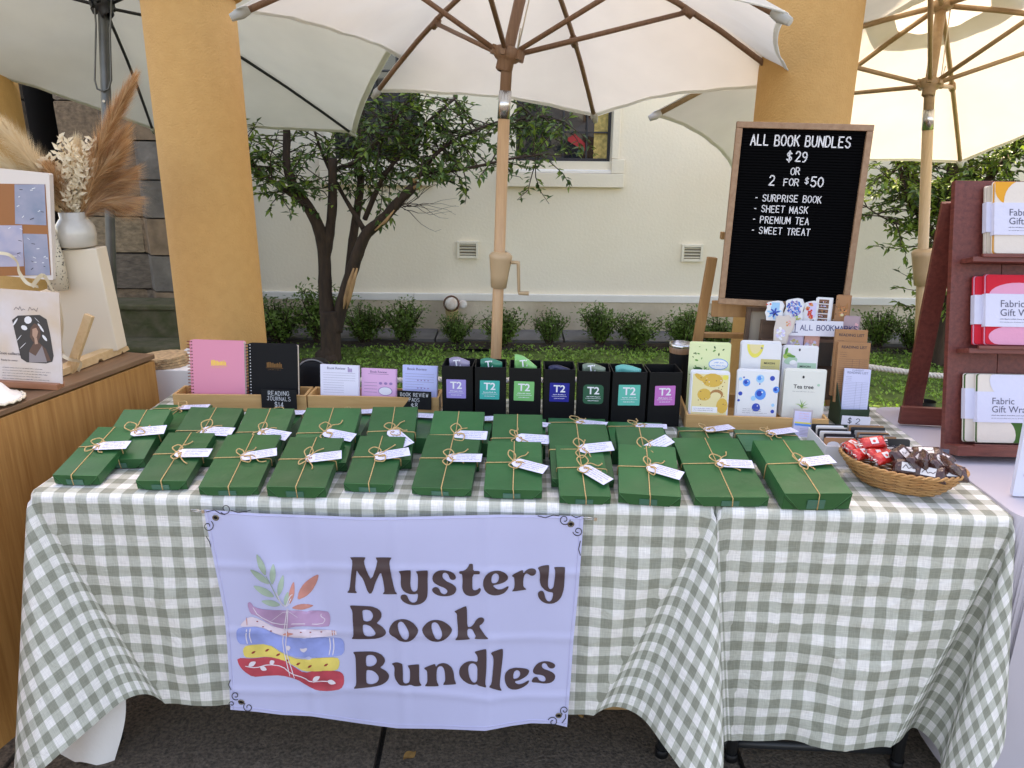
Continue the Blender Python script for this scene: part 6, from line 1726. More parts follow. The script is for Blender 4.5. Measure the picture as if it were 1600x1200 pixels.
def d_sun(m, w_, h):
    rect(m, .0005, .0005, w_ - .0005, h - .0005, .0003, PI_['pale honey'])
    for k in range(4): blob(m, w_, h, .5, .2 + .22 * k, .25, .05, ['honey', 'amber', 'brown'], 8, .16, .0005)
def d_cat(m, w_, h): scribble(m, w_ * .3, w_ * .7, h * .66, .006, .0008, .0006, PI_['grey']); disc(m, w_ * .72, h * .42, w_ * .16, h * .03, .0006, PI_['blue'], 10, rot=-.5)
hh = .060
incard('kraft card with white heart cut-out in the sticker box', .002, SW * .42, .012, hh, mat('kraft card', (.45, .22, .10)), d_heart)
incard('plain black card beside the heart card', SW * .40, SW * .60, .018, hh, M_dk)
incard('yellow sunflower strip in the sticker box', SW * .57, SW * .72, .009, hh, M_wcard, d_sun)
incard('large black cat card at the right of the sticker box', SW * .74, SW * 1.12, .014, hh, M_dk, d_cat, r=.006)
bc = [M_wcard, M_kraft, M_dk, mat('grey sleeve', (.35, .34, .32), .3), M_pages, M_dk]
for k in range(16):
    incard('card edge in the packed rows of the sticker box', rb_.uniform(.003, .012) + (SW * .5 if k % 2 else 0), SW * (.48 if k % 2 == 0 else 1.0) - rb_.uniform(.003, .01), .024 + k * .0062, hh * rb_.uniform(.92, 1.03), bc[k % 6])
t, w_, h, M = card('slate_label', 'grey-blue slate label in front of the black cat card', 'label', (1412, 716), (1482, 716), (1413, 699), A0.y - .006, 6, .003, mat('slate card', (.09, .11, .16), .5), .001)
m = MB(); stroke_text(m, '11', w_ * .46, h * .35, h * .35, h * .05, .0004, 0, .5, .9); put('chalk_writing', m, M_chalk, t)

# ------------------------------------------------------------------ basket of sweets
bl_, br2 = atz(1312, 706, ZB + .052), atz(1509, 746, ZB + .052)
bc_ = (bl_ + br2) / 2; ax = (br2 - bl_); RL = ax.length / 2; ang = math.atan2(ax.y, ax.x)
RS = .073
BM = Matrix.Translation((bc_.x, bc_.y - .004, ZB)) @ Matrix.Rotation(ang, 4, 'Z')
bk = thing('wicker_basket', 'oval golden wicker basket full of wrapped sweets', 'basket', BM)
M_wick = mat('golden wicker', (.38, .175, .055), .5, col2=(.50, .27, .10), vscale=40)
M_wickd = mat('brown wicker', (.28, .14, .05), .55, var=.3, vscale=40)
BHt = .055
def bell(a, f, d=0.0):      # f 0 bottom .. 1 rim
    k = .62 + .38 * f ** .8
    return Vector(((RL * k + d) * math.cos(a), (RS * k + d) * math.sin(a), .003 + (BHt - .006) * f + .006 * f * math.cos(a) ** 2))
wv = MB(); NS = 28
for k in range(13):
    f = k / 12
    wv.tube([bell(2 * PI * i / 112, f, .0016 * math.cos(NS / 2 * 2 * PI * i / 112 + (PI if k % 2 else 0))) for i in range(113)], .0021, 5, m=k % 2 if k % 5 == 0 else 0, cap=False)
put('weave', wv, [M_wick, M_wickd], bk)['kind'] = 'stuff'
for k in range(NS):
    a = 2 * PI * k / NS
    put('stake', MB().tube([bell(a, f / 6) for f in range(7)], .0016, 5), M_wickd, bk)
rim = MB()
for ph in (0, PI):
    rim.tube([bell(2 * PI * i / 160, 1.0, .0025 * math.cos(ph + 22 * 2 * PI * i / 160)) + Vector((0, 0, .003 + .0028 * math.sin(ph + 22 * 2 * PI * i / 160))) for i in range(161)], .0028, 6, cap=False)
put('rim', rim, M_wick, bk)
put('bottom', MB().add([bell(2 * PI * i / 40, 0) for i in range(40)], [tuple(range(40))]), M_wickd, bk)
M_choc = mat('brown foil wrapper', (.050, .014, .010), .2, spec=.7, bump=.5, bscale=110)
M_redw = mat('red foil wrapper', (.55, .02, .015), .22, spec=.7, bump=.4, bscale=90)
M_clear = mat('clear film', (.55, .48, .46), .12, spec=.8)
M_silver = mat('silver print', (.62, .60, .60), .35)
def pillow(L_, W, T, crimp):
    b = MB()
    def f(u, v):
        x = (u - .5) * L_; e = abs(u - .5) * 2
        th = T * max(0.03, (1 - max(0, (e - (1 - crimp * 2)) / (crimp * 2)) ** 1.5)) if e > 1 - crimp * 2 else T
        a = 2 * PI * v
        return Vector((x, W / 2 * math.copysign(abs(math.cos(a)) ** .6, math.cos(a)) * (1 + (.06 * math.sin(v * 60) if e > .85 else 0)), th / 2 * math.copysign(abs(math.sin(a)) ** .8, math.sin(a)) + (.0015 * math.sin(v * 40) if e > .85 else 0)))
    b.grid(f, 18, 16); return b
choc_me = [pillow(.056, .030, .019, .14).mesh('wrapper', [M_choc]), pillow(.050, .026, .017, .14).mesh('wrapper', [M_redw])]
ends = MB()
ends2 = MB()
for s_ in (-1, 1):
    for k in range(5):
        (ends if s_ < 0 else ends2).add([(s_ * .019, -.008 + k * .0035, .003), (s_ * .030, -.011 + k * .005, rb_.uniform(-.006, .008)), (s_ * .030, -.007 + k * .005, rb_.uniform(-.006, .008)), (s_ * .019, -.005 + k * .0035, -.002)], [(0, 1, 2, 3)])
end_me = ends.mesh('film_end', [M_clear]); end_me2 = ends2.mesh('film_end', [M_clear])
pr = MB(); rect(pr, -.014, -.009, .010, .007, .0099, 0); scribble(pr, -.012, .009, -.005, .009, .0014, .0102, 1); pr_me = pr.mesh('wrapper_print', [M_silver, M_brownink])
pr2 = MB(); rect(pr2, -.007, -.007, .008, .007, .0089, 0); disc(pr2, 0, -.001, .0032, .0032, .0092, 1, 9); pr2_me = pr2.mesh('wrapper_print', [M_silver, mat('red print', (.6, .02, .02), .4)])
def sweet(kind, x, y, z, rz, rx, ry, label):
    M = BM @ Matrix.Translation((x, y, z + .017)) @ Matrix.Rotation(R(rz), 4, 'Z') @ Matrix.Rotation(R(ry), 4, 'Y') @ Matrix.Rotation(R(rx), 4, 'X') @ Matrix.Scale(1.22 if kind == 0 else 1.12, 4)
    t = thing('wrapped_chocolate', label, 'chocolate', M, 'sweets in the basket')
    put('wrapper', choc_me[kind], None, t)
    put('wrapper_print', pr_me if kind == 0 else pr2_me, None, t)
    if kind: put('film_end', end_me, None, t); put('film_end', end_me2, None, t)
sweet(1, -.066, .012, .070, 35, 38, -8, 'red chocolate tipped up on top at the left of the basket')
for k, (x, y, z, rz, rx, ry) in enumerate(((-.100, .00, .050, 60, 30, 10), (-.112, .025, .048, 75, 10, 0), (-.082, -.022, .050, 65, 30, 5), (-.052, -.020, .054, 60, 40, 10), (-.034, -.026, .054, 55, 30, -5), (-.090, .035, .046, 20, 0, 0), (-.05, .035, .05, 110, 0, 5))):
    sweet(1, x, y, z, rz, rx, ry, 'red wrapped chocolate among those in the left part of the basket')
sweet(0, -.004, -.010, .062, 78, 38, 0, 'brown wrapped chocolate leaning next to the red ones')
for k, (x, y, z, rz, rx, ry) in enumerate(((.028, -.016, .058, 82, 40, 0), (.046, -.018, .060, 95, 62, 0), (.066, -.012, .059, 98, 40, 4), (.094, -.006, .056, 115, 40, 0), (.012, .028, .056, 30, 10, 0), (.045, .03, .062, 15, 20, -6), (.075, .022, .056, 70, 10, 0), (.02, -.04, .046, 10, 50, 0), (.06, -.042, .045, 0, 50, 0), (.10, -.022, .045, 30, 40, 0), (.0, .03, .045, 0, 0, 0))):
    sweet(0, x, y, z, rz, rx, ry, 'brown wrapped chocolate among those in the right part of the basket')
# ================================================================== RIGHT STALL
WX0, WX1, WY0, WY1 = 1.068, 2.3, 1.44, 2.17
wt = thing('white_table', 'table under a plain lilac-white cloth at the right edge', 'table', ((WX0 + WX1) / 2, 1.9, 0))
putw('table_top', MB().box(((WX0 + WX1) / 2, (WY0 + WY1) / 2, .72), (WX1 - WX0 - .03, WY1 - WY0 - .03, .035)), M_darkmetal, wt)
for x in (WX0 + .08, WX1 - .08):
    for y in (WY0 + .08, WY1 - .08): putw('leg', MB().tube([(x, y, 0.0), (x, y, .70)], .014, 10), M_darkmetal, wt)
M_wcl = mat('white cotton cloth', (.54, .51, .56), .9, bump=.25, bscale=12, trans=.1)
wc = MB(); dep = .70; xs_ = WX1 - WX0; ys_ = WY1 - WY0
def rring(i, k):   # rounded rectangle outline point i/120 and how far down k
    P = rrect(xs_, ys_, .05, 6); n_ = len(P)
    f = i / 140 * n_; a = int(f) % n_; b = (a + 1) % n_; g_ = f - int(f)
    x = P[a][0] + (P[b][0] - P[a][0]) * g_; y = P[a][1] + (P[b][1] - P[a][1]) * g_
    d = Vector((x, y, 0)).normalized()
    w_ = .012 * math.sin(i * .9) * k + .008 * math.sin(i * 2.3 + 1) * k
    e = min(1, k * 12) * .012
    return Vector(((WX0 + WX1) / 2 + x + d.x * (w_ + e), (WY0 + WY1) / 2 + y + d.y * (w_ + e), .7445 - (.012 * (1 - math.cos(min(1, k * 12) * PI / 2)) + max(0, k - .02) * dep)))
wc.grid(lambda u, v: rring(u * 140, v), 280, 26)
wc.add([rring(i, 0) for i in range(140)], [tuple(range(140))])
tag(put('white_tablecloth', wc, M_wcl), 'plain lilac-white cloth over the table at the right edge', 'tablecloth')
# A-frame shelf of stained timber
M_red = wood('red-stained cedar', (0.10, 0.018, 0.013), (0.20, 0.044, 0.030), 7, (14, 14, 1.2), 0.5)
M_redh = wood('red-stained cedar shelf', (0.11, 0.022, 0.015), (0.21, 0.05, 0.034), 7, (1.2, 14, 14), 0.5)
o = atz(1474, 707, .748); tp = aty(1500, 282, 1.98)
up = Vector((0.0, tp.y - o.y, tp.z - o.z)); SHh = up.length; upn = up.normalized(); exn = Vector((1, -.03, 0)).normalized(); n = exn.cross(upn).normalized(); upn = n.cross(exn)
HM = Matrix((exn, upn, n)).transposed().to_4x4(); HM.translation = o
sh = thing('timber_shelf', 'red-stained timber A-frame shelf with folded fabric gift wraps', 'shelf', HM)
SWd = .62
nb = 5
for k in range(nb):
    put('back_board', MB().box(((k + .5) * SWd / nb, SHh / 2, -.009), (SWd / nb - .0015, SHh, .018)), M_red, sh, bevel=.0008)
def shy(py_): return (pix(HM @ Vector((.05, 0, 0)))[1] - py_) / (pix(HM @ Vector((.05, 0, 0)))[1] - pix(HM @ Vector((.05, SHh, 0)))[1]) * SHh
ys3 = [shy(404), shy(543), shy(694)]
for y in ys3:
    put('shelf_board', MB().box((SWd / 2 + .012, y - .006, .028), (SWd - .02, .012, .055)), M_redh, sh, bevel=.001)
    put('shelf_lip', MB().box((SWd / 2 + .022, y + .003, .058), (SWd - .04, .008, .008)), M_redh, sh, bevel=.001)
put('base_board', MB().box((SWd / 2, .012, .03), (SWd, .024, .07)), M_redh, sh, bevel=.001)
# rear prop of the A-frame
f0 = atz(1424, 640, .75); tpx = HM @ Vector((.012, SHh * .93, -.03))
lg = MB(); 
for s_ in (0,):
    a = f0; b = tpx; v = (b - a)
    Mx = frame(a, Vector((1, -.2, 0)), v)
    lg.box((.0, 0, v.length / 2), (.05, .016, v.length), Mx)
putw('rear_prop', lg, M_red, sh, bevel=.001)
c0_ = atz(1406, 648, .775); c1_ = atz(1482, 655, .775)
bar(c0_, c1_ + Vector((.35, -.02, 0)), .016, .05, 'foot_rail', M_redh, sh)
# fabric packs
FB = {'cream': (.70, .62, .54), 'orange': (.75, .33, .03), 'red': (.62, .012, .03), 'rosepink': (.74, .32, .46), 'forest': (.04, .12, .02), 'oat': (.52, .45, .36), 'sleeve': (.62, .62, .74)}
fmt = {k: mat('fabric ' + k, c, .9, bump=.15, bscale=60) for k, c in FB.items()}
def fabricpack(label, px_, y, w_, h, base, blobs, k0, sleeve_y, front=True, dx=0):
    x = (aty(px_, 400, HM.translation.y + .1) - HM.translation).dot(exn)
    M = HM @ Matrix.Translation((x + dx, y + .008, .016 + .014 * k0)) @ Matrix.Rotation(R(-3), 4, 'X')
    t = thing('fabric_gift_wrap', label, 'fabric pack', M, 'fabric gift wraps')
    for k in range(3):
        b = MB(); b.prism(rrect(w_ - .002 * k, h - .0015 * k, .006, 3), 0, .0042, Matrix.Translation((w_ / 2, h / 2, .0045 * k)))
        put('fold', b, fmt[base] if k != 1 else fmt.get(blobs[0][0] if blobs else base), t, bevel=.0015)
    if front:
        m = MB(); 
        for col, cx, cy, rx, ry in blobs:
            P = [(cx * w_ + rx * w_ * math.cos(a), cy * h + ry * h * math.sin(a)) for a in [2 * PI * i / 28 for i in range(28)]]
            P = [(min(max(a, .002), w_ - .002), min(max(b, .002), h - .002)) for a, b in P]
            m.poly([Vector((a, b, .0135 + .0003 * blobs.index((col, cx, cy, rx, ry)))) for a, b in P], list(fmt).index(col))
        put('fabric_print', m, list(fmt.values()), t)
    sv = MB(); sv.box((w_ / 2, h * (sleeve_y[0] + sleeve_y[1]) / 2, .0075), (w_ + .002, h * (sleeve_y[1] - sleeve_y[0]), .0172)); s_o = put('paper_sleeve', sv, fmt['sleeve'], t)
    if front:
        m = MB(); sy = h * sleeve_y[0]; sh_ = h * (sleeve_y[1] - sleeve_y[0])
        text_on(m, 'Fabric', w_ * .16, sy + sh_ * .60, sh_ * .30, .0165, 0, .004, 'LEFT'); text_on(m, 'Gift Wraps', w_ * .16, sy + sh_ * .33, sh_ * .30, .0165, 0, .004, 'LEFT')
        scribble(m, w_ * .16, w_ * .55, sy + sh_ * .22, .0026, .0008, .0165); scribble(m, w_ * .16, w_ * .7, sy + sh_ * .13, .0018, .0005, .0165)
        put('sleeve_print', m, mat('slate print', (.10, .10, .15), .7), s_o)
W_, H_ = .21, .172
fabricpack('cream and orange fabric pack behind the front one on the top shelf', 1538, ys3[0], W_, H_, 'oat', [('cream', .5, .5, .3, .3)], 0, (.32, .75), False)
fabricpack('cream and orange fabric gift wrap on the top shelf', 1545, ys3[0], W_, H_ * 1.04, 'cream', [('orange', .2, 1.0, .22, .34), ('cream', .35, .72, .24, .30), ('orange', .62, .30, .07, .12), ('orange', .98, .95, .2, .15)], 1, (.26, .70))
fabricpack('red and pink fabric pack behind the front one on the middle shelf', 1526, ys3[1], W_, H_, 'red', [('rosepink', .5, .5, .3, .3)], 0, (.30, .72), False)
fabricpack('red and pink fabric gift wrap on the middle shelf', 1538, ys3[1], W_, H_ * 1.02, 'red', [('rosepink', .38, .70, .34, .18), ('rosepink', .36, .12, .32, .16), ('rosepink', .98, .98, .2, .16)], 1, (.26, .72))
fabricpack('green and cream fabric pack behind the front one on the lowest shelf', 1518, ys3[2], W_, H_, 'cream', [('forest', .2, .3, .3, .3)], 0, (.34, .78), False)
fabricpack('green and cream fabric gift wrap on the lowest shelf', 1532, ys3[2], W_, H_, 'cream', [('forest', .55, .05, .5, .36), ('cream', .15, .12, .3, .30), ('sleeve', .5, .90, .36, .3)], 1, (.30, .74))
# white board at the right edge
t, w_, h, M = card('white_sign', 'upright white board at the right edge in front of the shelf', 'sign', (1582, 775), (1700, 779), (1590, 648), atz(1586, 776, .747).y, 3, .012, mat('lilac-white board', (.66, .68, .80), .5), .002, part='board')
m = MB(); disc(m, w_ * .14, h * .27, .007, .007, .0006, 0, 14); put('print', m, mat('dark red print', (.35, .02, .05), .6), t)

# ================================================================== LEFT STALL
M_oak = wood('oak veneer', (0.30, 0.125, 0.03), (0.48, 0.24, 0.075), 5.5, (11, 11, .5), 0.5)
CZ = .86
P0, P1 = atz(0, 641, CZ), atz(240, 553, CZ)
d = (P1 - P0); d.z = 0; d.normalize(); nL = Vector((-d.y, d.x, 0))
KM = frame(Vector((P1.x, P1.y, 0)), -d, Vector((0, 0, 1)))    # x runs towards the viewer along the face, y = away from the face
if (KM.to_3x3() @ Vector((0, 1, 0))).x > 0: KY = -1
else: KY = 1
ctr = thing('oak_counter', 'oak veneer counter standing at the left of the gingham table', 'counter', KM)
put('body', MB().box((.75, KY * .35, CZ / 2 - .01), (1.5, .7, CZ - .02)), M_oak, ctr, bevel=.002)
put('top', MB().box((.75, KY * .35, CZ - .008), (1.504, .704, .014)), wood('dark oak top', (.16, .085, .045), (.23, .13, .07), 5, (.7, 9, 9), .4), ctr, bevel=.002)
# white plinth box behind the counter with raffia mats
wp = thing('white_plinth', 'white box plinth between oak counter and the left bamboo tray', 'plinth', (aty(262, 590, 2.42).x, 2.42, 0))
a, b = aty(236, 578, 2.36), aty(310, 578, 2.36)
putw('box', MB().box(((a.x + b.x) / 2, 2.5, a.z / 2), (b.x - a.x, .28, a.z)), M_white, wp, bevel=.003)
M_raf = mat('woven raffia', (.48, .32, .17), .9, var=.3, vscale=60, bump=.8, bscale=90)
for k in range(4):
    c = aty(236 - k, 572 - 6 * k, 2.42)
    rf = MB(); P = [(.075 * math.cos(2 * PI * i / 36) * (1.05 if i % 2 else 1), .06 * math.sin(2 * PI * i / 36) * (1.06 if i % 2 else 1)) for i in range(36)]
    rf.prism(P, 0, .007, Matrix.Translation((a.x + .015, 2.42, a.z + .001 + .0085 * k)) @ Matrix.Rotation(.3 * k, 4, 'Z'))
    t = thing('raffia_mat', 'woven raffia mat, %s of the little pile on the white plinth' % ('lowest', 'second from the bottom', 'third from the bottom', 'topmost')[k], 'mat', (a.x, 2.42, a.z), 'raffia mats'); putw('mat', rf, M_raf, t)
CT = CZ + .001
def onc(px_, py_, dz=0): return atz(px_, py_, CT + dz)
# tall cream display board standing in a slotted timber foot
LYB = onc(150, 560).y
M_cr = mat('cream painted board', (.70, .60, .46), .6)
bd = thing('cream_display_board', 'cream sloping display board with cut-out slot under the vase', 'display board', onc(150, 572))
by_ = LYB + .02
q = [aty(x, y, by_) for x, y in ((60, 575), (184, 548), (150, 388), (92, 392), (90, 455), (60, 455))]
m = MB(); nq = len(q); m.add([tuple(p) for p in q] + [tuple(p + Vector((0, .06, 0))) for p in q], [tuple(range(nq)), tuple(range(2 * nq - 1, nq - 1, -1))] + [(i, i + nq, (i + 1) % nq + nq, (i + 1) % nq) for i in range(nq)])
putw('board', m, M_cr, bd, bevel=.003)
M_pine = wood('pale pine', (.56, .36, .17), (.66, .46, .25), 6, (8, 8, 8), .5)
sf = thing('slotted_pine_foot', 'pale pine foot with notches lying on the oak counter', 'timber foot', onc(150, 575))
a, b = onc(98, 588), onc(203, 548); v = b - a; 
Mx = frame(a, v, Vector((0, 0, 1))); ln = v.length
prof = [(0, 0), (ln * .50, 0), (ln * .52, .008), (ln * .56, .008), (ln * .58, 0), (ln * .86, 0), (ln * .88, .008), (ln * .90, 0), (ln, .004), (ln * .98, .016), (ln * .90, .026), (ln * .3, .024), (0, .018)]
putw('rail', MB().prism(prof, 0, .035, Mx @ Matrix(((1, 0, 0, 0), (0, 0, 1, 0), (0, 1, 0, 0), (0, 0, 0, 1)))), M_pine, sf, bevel=.001)
bar(onc(112, 580) + Vector((0, -.01, 0)), aty(140, 492, onc(112, 580).y + .015), .024, .016, 'upright', M_pine, sf)
# vase with pampas
vy = by_ + .03; vc = aty(122, 386, vy)
vs2 = thing('stoneware_vase', 'squat pale grey glazed vase standing on the cream board', 'vase', Matrix.Translation(vc))
k = vc.y * 1.02 / FPX
put('body', MB().lathe([(.001, .001), (22 * k, .001), (27 * k, .006), (28 * k, 20 * k), (27 * k, 32 * k), (21 * k, 41 * k), (19 * k, 43 * k), (19.5 * k, 52 * k), (18 * k, 53 * k), (17 * k, 40 * k), (10 * k, 30 * k)], 32), mat('grey celadon glaze', (.50, .47, .41), .22, var=.12, vscale=12, coat=.4), vs2)
def stemfan(name, label, px0, tip, n_, spread, cols, length=None, plume=True, group='dried stems in the vase', seed=0, w_=.02, droop=.3, tuft=1.0):
    rr = random.Random(seed); base = vc + Vector((0, 0, 48 * k)); T = aty(*tip, vy + (rr.uniform(-.04, .04) if seed < 9 else .04))
    t = thing(name, label, 'dried grass', Matrix.Translation(base), group)
    mid = base.lerp(T, .5) + Vector((0, 0, .01)); Q = smooth_path([base - Vector((0, 0, .04)), mid, T], 8)
    putw('stem', MB().tube(Q, [.0016] * (len(Q) - 1) + [.0006], 5), mat('dry stem', (.42, .28, .12), .9), t)
    m = MB(); L_ = (T - base).length
    for i in range(n_):
        f = rr.uniform(.22, 1.0); idx = min(int(f * (len(Q) - 1)), len(Q) - 2); p = Q[idx].lerp(Q[idx + 1], rr.random()); ax_ = (Q[idx + 1] - Q[idx]).normalized()
        out = Vector((rr.gauss(0, 1), rr.gauss(0, .6), rr.gauss(0, 1))); out = (out - ax_ * out.dot(ax_)).normalized()
        env = math.sin(PI * min(1, max(0.03, (f - .12) / .9))) ** .7
        s_ = w_ * env * rr.uniform(.3, 1.1) * tuft
        e = p + out * s_ + ax_ * rr.uniform(.03, .075) * spread - Vector((0, 0, droop * s_))
        nn_ = ax_.cross(out) * .0009
        m.add([p - nn_, p + nn_, e], [(0, 1, 2)], rr.randrange(len(cols)))
    putw('plume', m, cols, t)
    return t
pc = [mat('pampas rust', (.62, .35, .16), .95, trans=.3), mat('pampas tan', (.72, .50, .28), .95, trans=.3), mat('pampas brown', (.48, .26, .11), .95, trans=.3)]
pp_ = [mat('pampas pale', (.76, .60, .37), .95, trans=.3), mat('pampas cream', (.82, .69, .47), .95, trans=.3)]
pk_ = [mat('pampas dusty pink', (.50, .30, .19), .95, trans=.3), mat('pampas rust', (0, 0, 0)), mat('pampas tan', (0, 0, 0))]
stemfan('pampas_plume', 'tall upright rust-coloured pampas plume pointing to the top', None, (197, 148), 3600, 1.3, pc, seed=1, w_=.040, droop=.0)
stemfan('pampas_plume', 'second rust pampas plume just below the tallest one', None, (183, 222), 3000, 1.2, pc, seed=2, w_=.055, droop=.1)
stemfan('pampas_plume', 'pale pampas plume leaning to the upper left', None, (8, 205), 3600, 1.2, pp_, seed=3, w_=.055, droop=.1)
stemfan('pampas_plume', 'pale pampas plume lying low to the left edge', None, (-20, 240), 2600, 1.2, pp_, seed=4, w_=.055, droop=.3)
stemfan('pampas_plume', 'dusty pink pampas plume drooping low to the right', None, (178, 312), 2600, 1.5, pk_, seed=5, w_=.05, droop=.8)
stemfan('pampas_plume', 'dusty pink pampas plume arching right at mid height', None, (180, 280), 3000, 1.5, pk_, seed=6, w_=.055, droop=.7)
stemfan('pampas_plume', 'tan pampas plume arching right below the rust ones', None, (176, 248), 2800, 1.4, pc, seed=7, w_=.055, droop=.4)
stemfan('pampas_plume', 'brown tuft low in the left middle of the bouquet', None, (82, 270), 2200, .8, pc, seed=8, w_=.06, droop=.2)
def leafspray(label, tip, seed, n_=64, ls=.023):
    rr = random.Random(seed); base = vc + Vector((0, 0, 48 * k)); T = aty(*tip, vy - .02)
    t = thing('bleached_leaf_spray', label, 'dried leaves', Matrix.Translation(base), 'dried stems in the vase')
    Q = smooth_path([base - Vector((0, 0, .03)), base.lerp(T, .5) + Vector((rr.uniform(-.02, .02), 0, 0)), T], 8)
    st = MB(); st.tube(Q, .0013, 5); m = MB()
    for i in range(n_):
        f = .3 + .7 * i / n_; idx = min(int(f * (len(Q) - 1)), len(Q) - 2); p = Q[idx] + Vector((rr.gauss(0, .008), rr.gauss(0, .008), rr.gauss(0, .008))); ax_ = (Q[idx + 1] - Q[idx]).normalized()
        s_ = 1 if i % 2 else -1
        dd = ax_ * .7 + Vector((s_ * .8, rr.gauss(0, .4), rr.gauss(.1, .3))); L_ = ls * rr.uniform(.7, 1.2)
        leaf(m, p, dd, Vector((0, -1, .3)), L_, L_ * .42, 0)
    putw('stem', st, mat('dry stem', (.42, .28, .12)), t); putw('leaves', m, mat('bleached leaf', (.78, .67, .48), .8, trans=.25, var=.1, vscale=30), t)
for i, (tx, ty) in enumerate(((92, 218), (112, 225), (145, 218), (75, 240), (128, 250), (100, 262), (118, 290), (140, 262))):
    leafspray('bleached cream leaf spray number %s from the left in the middle of the bouquet' % ('three', 'four', 'eight', 'one', 'six', 'two', 'five', 'seven')[i], (tx, ty), 70 + i)
stemfan('pampas_plume', 'cream tufted plume in the middle of the bouquet', None, (118, 236), 1800, .9, pp_, seed=9, w_=.055, droop=.2)
stemfan('pampas_plume', 'tan tufted plume in the right middle of the bouquet', None, (160, 246), 2200, .9, [pc[1], pp_[0]], seed=10, w_=.06, droop=.3)
# speckled wrap between frame and board
sk = thing('speckled_cone', 'speckled cream fabric cone tucked beside the white display frame', 'fabric cone', Matrix.Translation(aty(95, 452, by_ - .02)))
M_spk = mat('speckled linen', (.62, .55, .42), .9, col2=(.08, .07, .06), vscale=170, detail=1)
M_spk.node_tree.nodes['Color Ramp'].color_ramp.elements[0].position = .60; M_spk.node_tree.nodes['Color Ramp'].color_ramp.elements[1].position = .64
A1, B1 = aty(92, 452, by_ - .03), aty(80, 352, by_ - .03)
putw('cone', MB().tube([A1, A1.lerp(B1, .5), B1], [.028, .022, .006], 18), M_spk, sk)
# white framed picture board
FY = onc(40, 575).y + .06
M_frm = mat('warm white frame', (.72, .64, .57), .6)
t, w_, h, M = card('picture_board', 'warm white framed board with blue-grey and copper collage prints', 'picture board', (-110, 420), (83, 438), (-110, 252), FY - .01, 4, .02, M_frm, .004, Yr=FY, part='frame')
def up2(px_, py_):
    p = onplane(px_, py_, M.translation, M.to_3x3() @ Vector((0, 0, 1))); q = M.inverted() @ p; return q.x, q.y
m = MB(); cp = [mat('copper panel', (.34, .12, .03), .5), mat('blue-grey print', (.20, .24, .33), .35, col2=(.34, .33, .42), vscale=18), mat('lilac print', (.34, .34, .47), .35, col2=(.46, .42, .5), vscale=22), mat('glint', (.8, .8, .8), .3), mat('dark wire', (.03, .03, .04), .5)]
def quad(P, mi, z): m.poly([Vector((*up2(*p), z)) for p in P], mi)
quad([(-60, 286), (71, 288), (80, 430), (-60, 432)], 0, .0006)
quad([(23, 288), (70, 288), (73, 352), (24, 350)], 1, .0012); quad([(36, 365), (74, 366), (79, 430), (40, 430)], 1, .0012); quad([(-60, 352), (35, 352), (38, 416), (-60, 418)], 2, .0016)
rr = random.Random(2)
for kx in range(26):
    x, y = rr.choice([(rr.uniform(26, 68), rr.uniform(292, 346)), (rr.uniform(42, 74), rr.uniform(370, 426)), (rr.uniform(2, 32), rr.uniform(356, 410))]); ddx = rr.uniform(2, 6); ddy = rr.uniform(-3, 3)
    quad([(x, y), (x + ddx, y + ddy), (x + ddx + .4, y + ddy + 1.0), (x + .4, y + 1.0)], 3 if kx % 3 else 4, .0020)
put('print', m, cp, t)
rb = thing('cream_ribbon', 'cream satin ribbon looped over the picture board and poster', 'ribbon', Matrix.Translation(aty(70, 440, FY - .05)))
def ribbon(P, Y, wd, nm='band'):
    Q = smooth_path([aty(x, y, Y + dy) for x, y, dy in P], 6); m_ = MB(); V = []
    for i, p in enumerate(Q):
        dd = (Q[min(i + 1, len(Q) - 1)] - Q[max(i - 1, 0)]).normalized(); s_ = dd.cross(Vector((math.sin(i * .35) * .5, -1, math.cos(i * .3) * .3))).normalized() * wd / 2
        V += [p - s_, p + s_]
    m_.add(V, [(2 * i, 2 * i + 1, 2 * i + 3, 2 * i + 2) for i in range(len(Q) - 1)], 0, True); putw(nm, m_, mat('cream satin', (.66, .56, .38), .4), rb)
ribbon([(-5, 395, -.02), (14, 398, -.03), (27, 410, -.025), (30, 425, -.02), (42, 442, -.02), (60, 448, -.03)], FY, .009)
ribbon([(50, 448, -.05), (66, 430, -.06), (78, 446, -.05), (90, 470, -.05), (96, 505, -.04), (95, 535, -.02), (98, 552, -.01)], FY, .011)
ribbon([(98, 556, -.09), (110, 562, -.11), (126, 566, -.11), (122, 580, -.10)], FY, .010)
# poster in a timber holder
PY = onc(60, 605).y
t, w_, h, M = card('poster_stand', 'acrylic poster stand with portrait leaflet in a copper-brown wooden holder', 'poster', (-70, 590), (98, 600), (-70, 446), PY - .02, 5, .003, mat('cream leaflet', (.66, .60, .60), .25, col2=(.60, .46, .34), vscale=9), .001, Yr=PY, part='leaflet')
def up2(px_, py_):
    p = onplane(px_, py_, M.translation, M.to_3x3() @ Vector((0, 0, 1))); q = M.inverted() @ p; return q.x, q.y
m = MB(); pmn = [mat('leaflet black', (.035, .03, .03), .4), mat('leaflet skin', (.45, .26, .18), .5), mat('leaflet grey dress', (.26, .22, .22), .5), mat('leaflet white', (.74, .72, .72), .5), mat('leaflet brown', (.12, .06, .04), .5), mat('leaflet ink', (.06, .05, .06), .5)]
def opoly(P, mi, z): m.poly([Vector((*up2(*p), z)) for p in P][::-1], mi)
opoly([(19, 500), (28, 493), (62, 492), (73, 499), (78, 520), (84, 556), (82, 565), (72, 568), (42, 566), (33, 560)], 0, .0006)
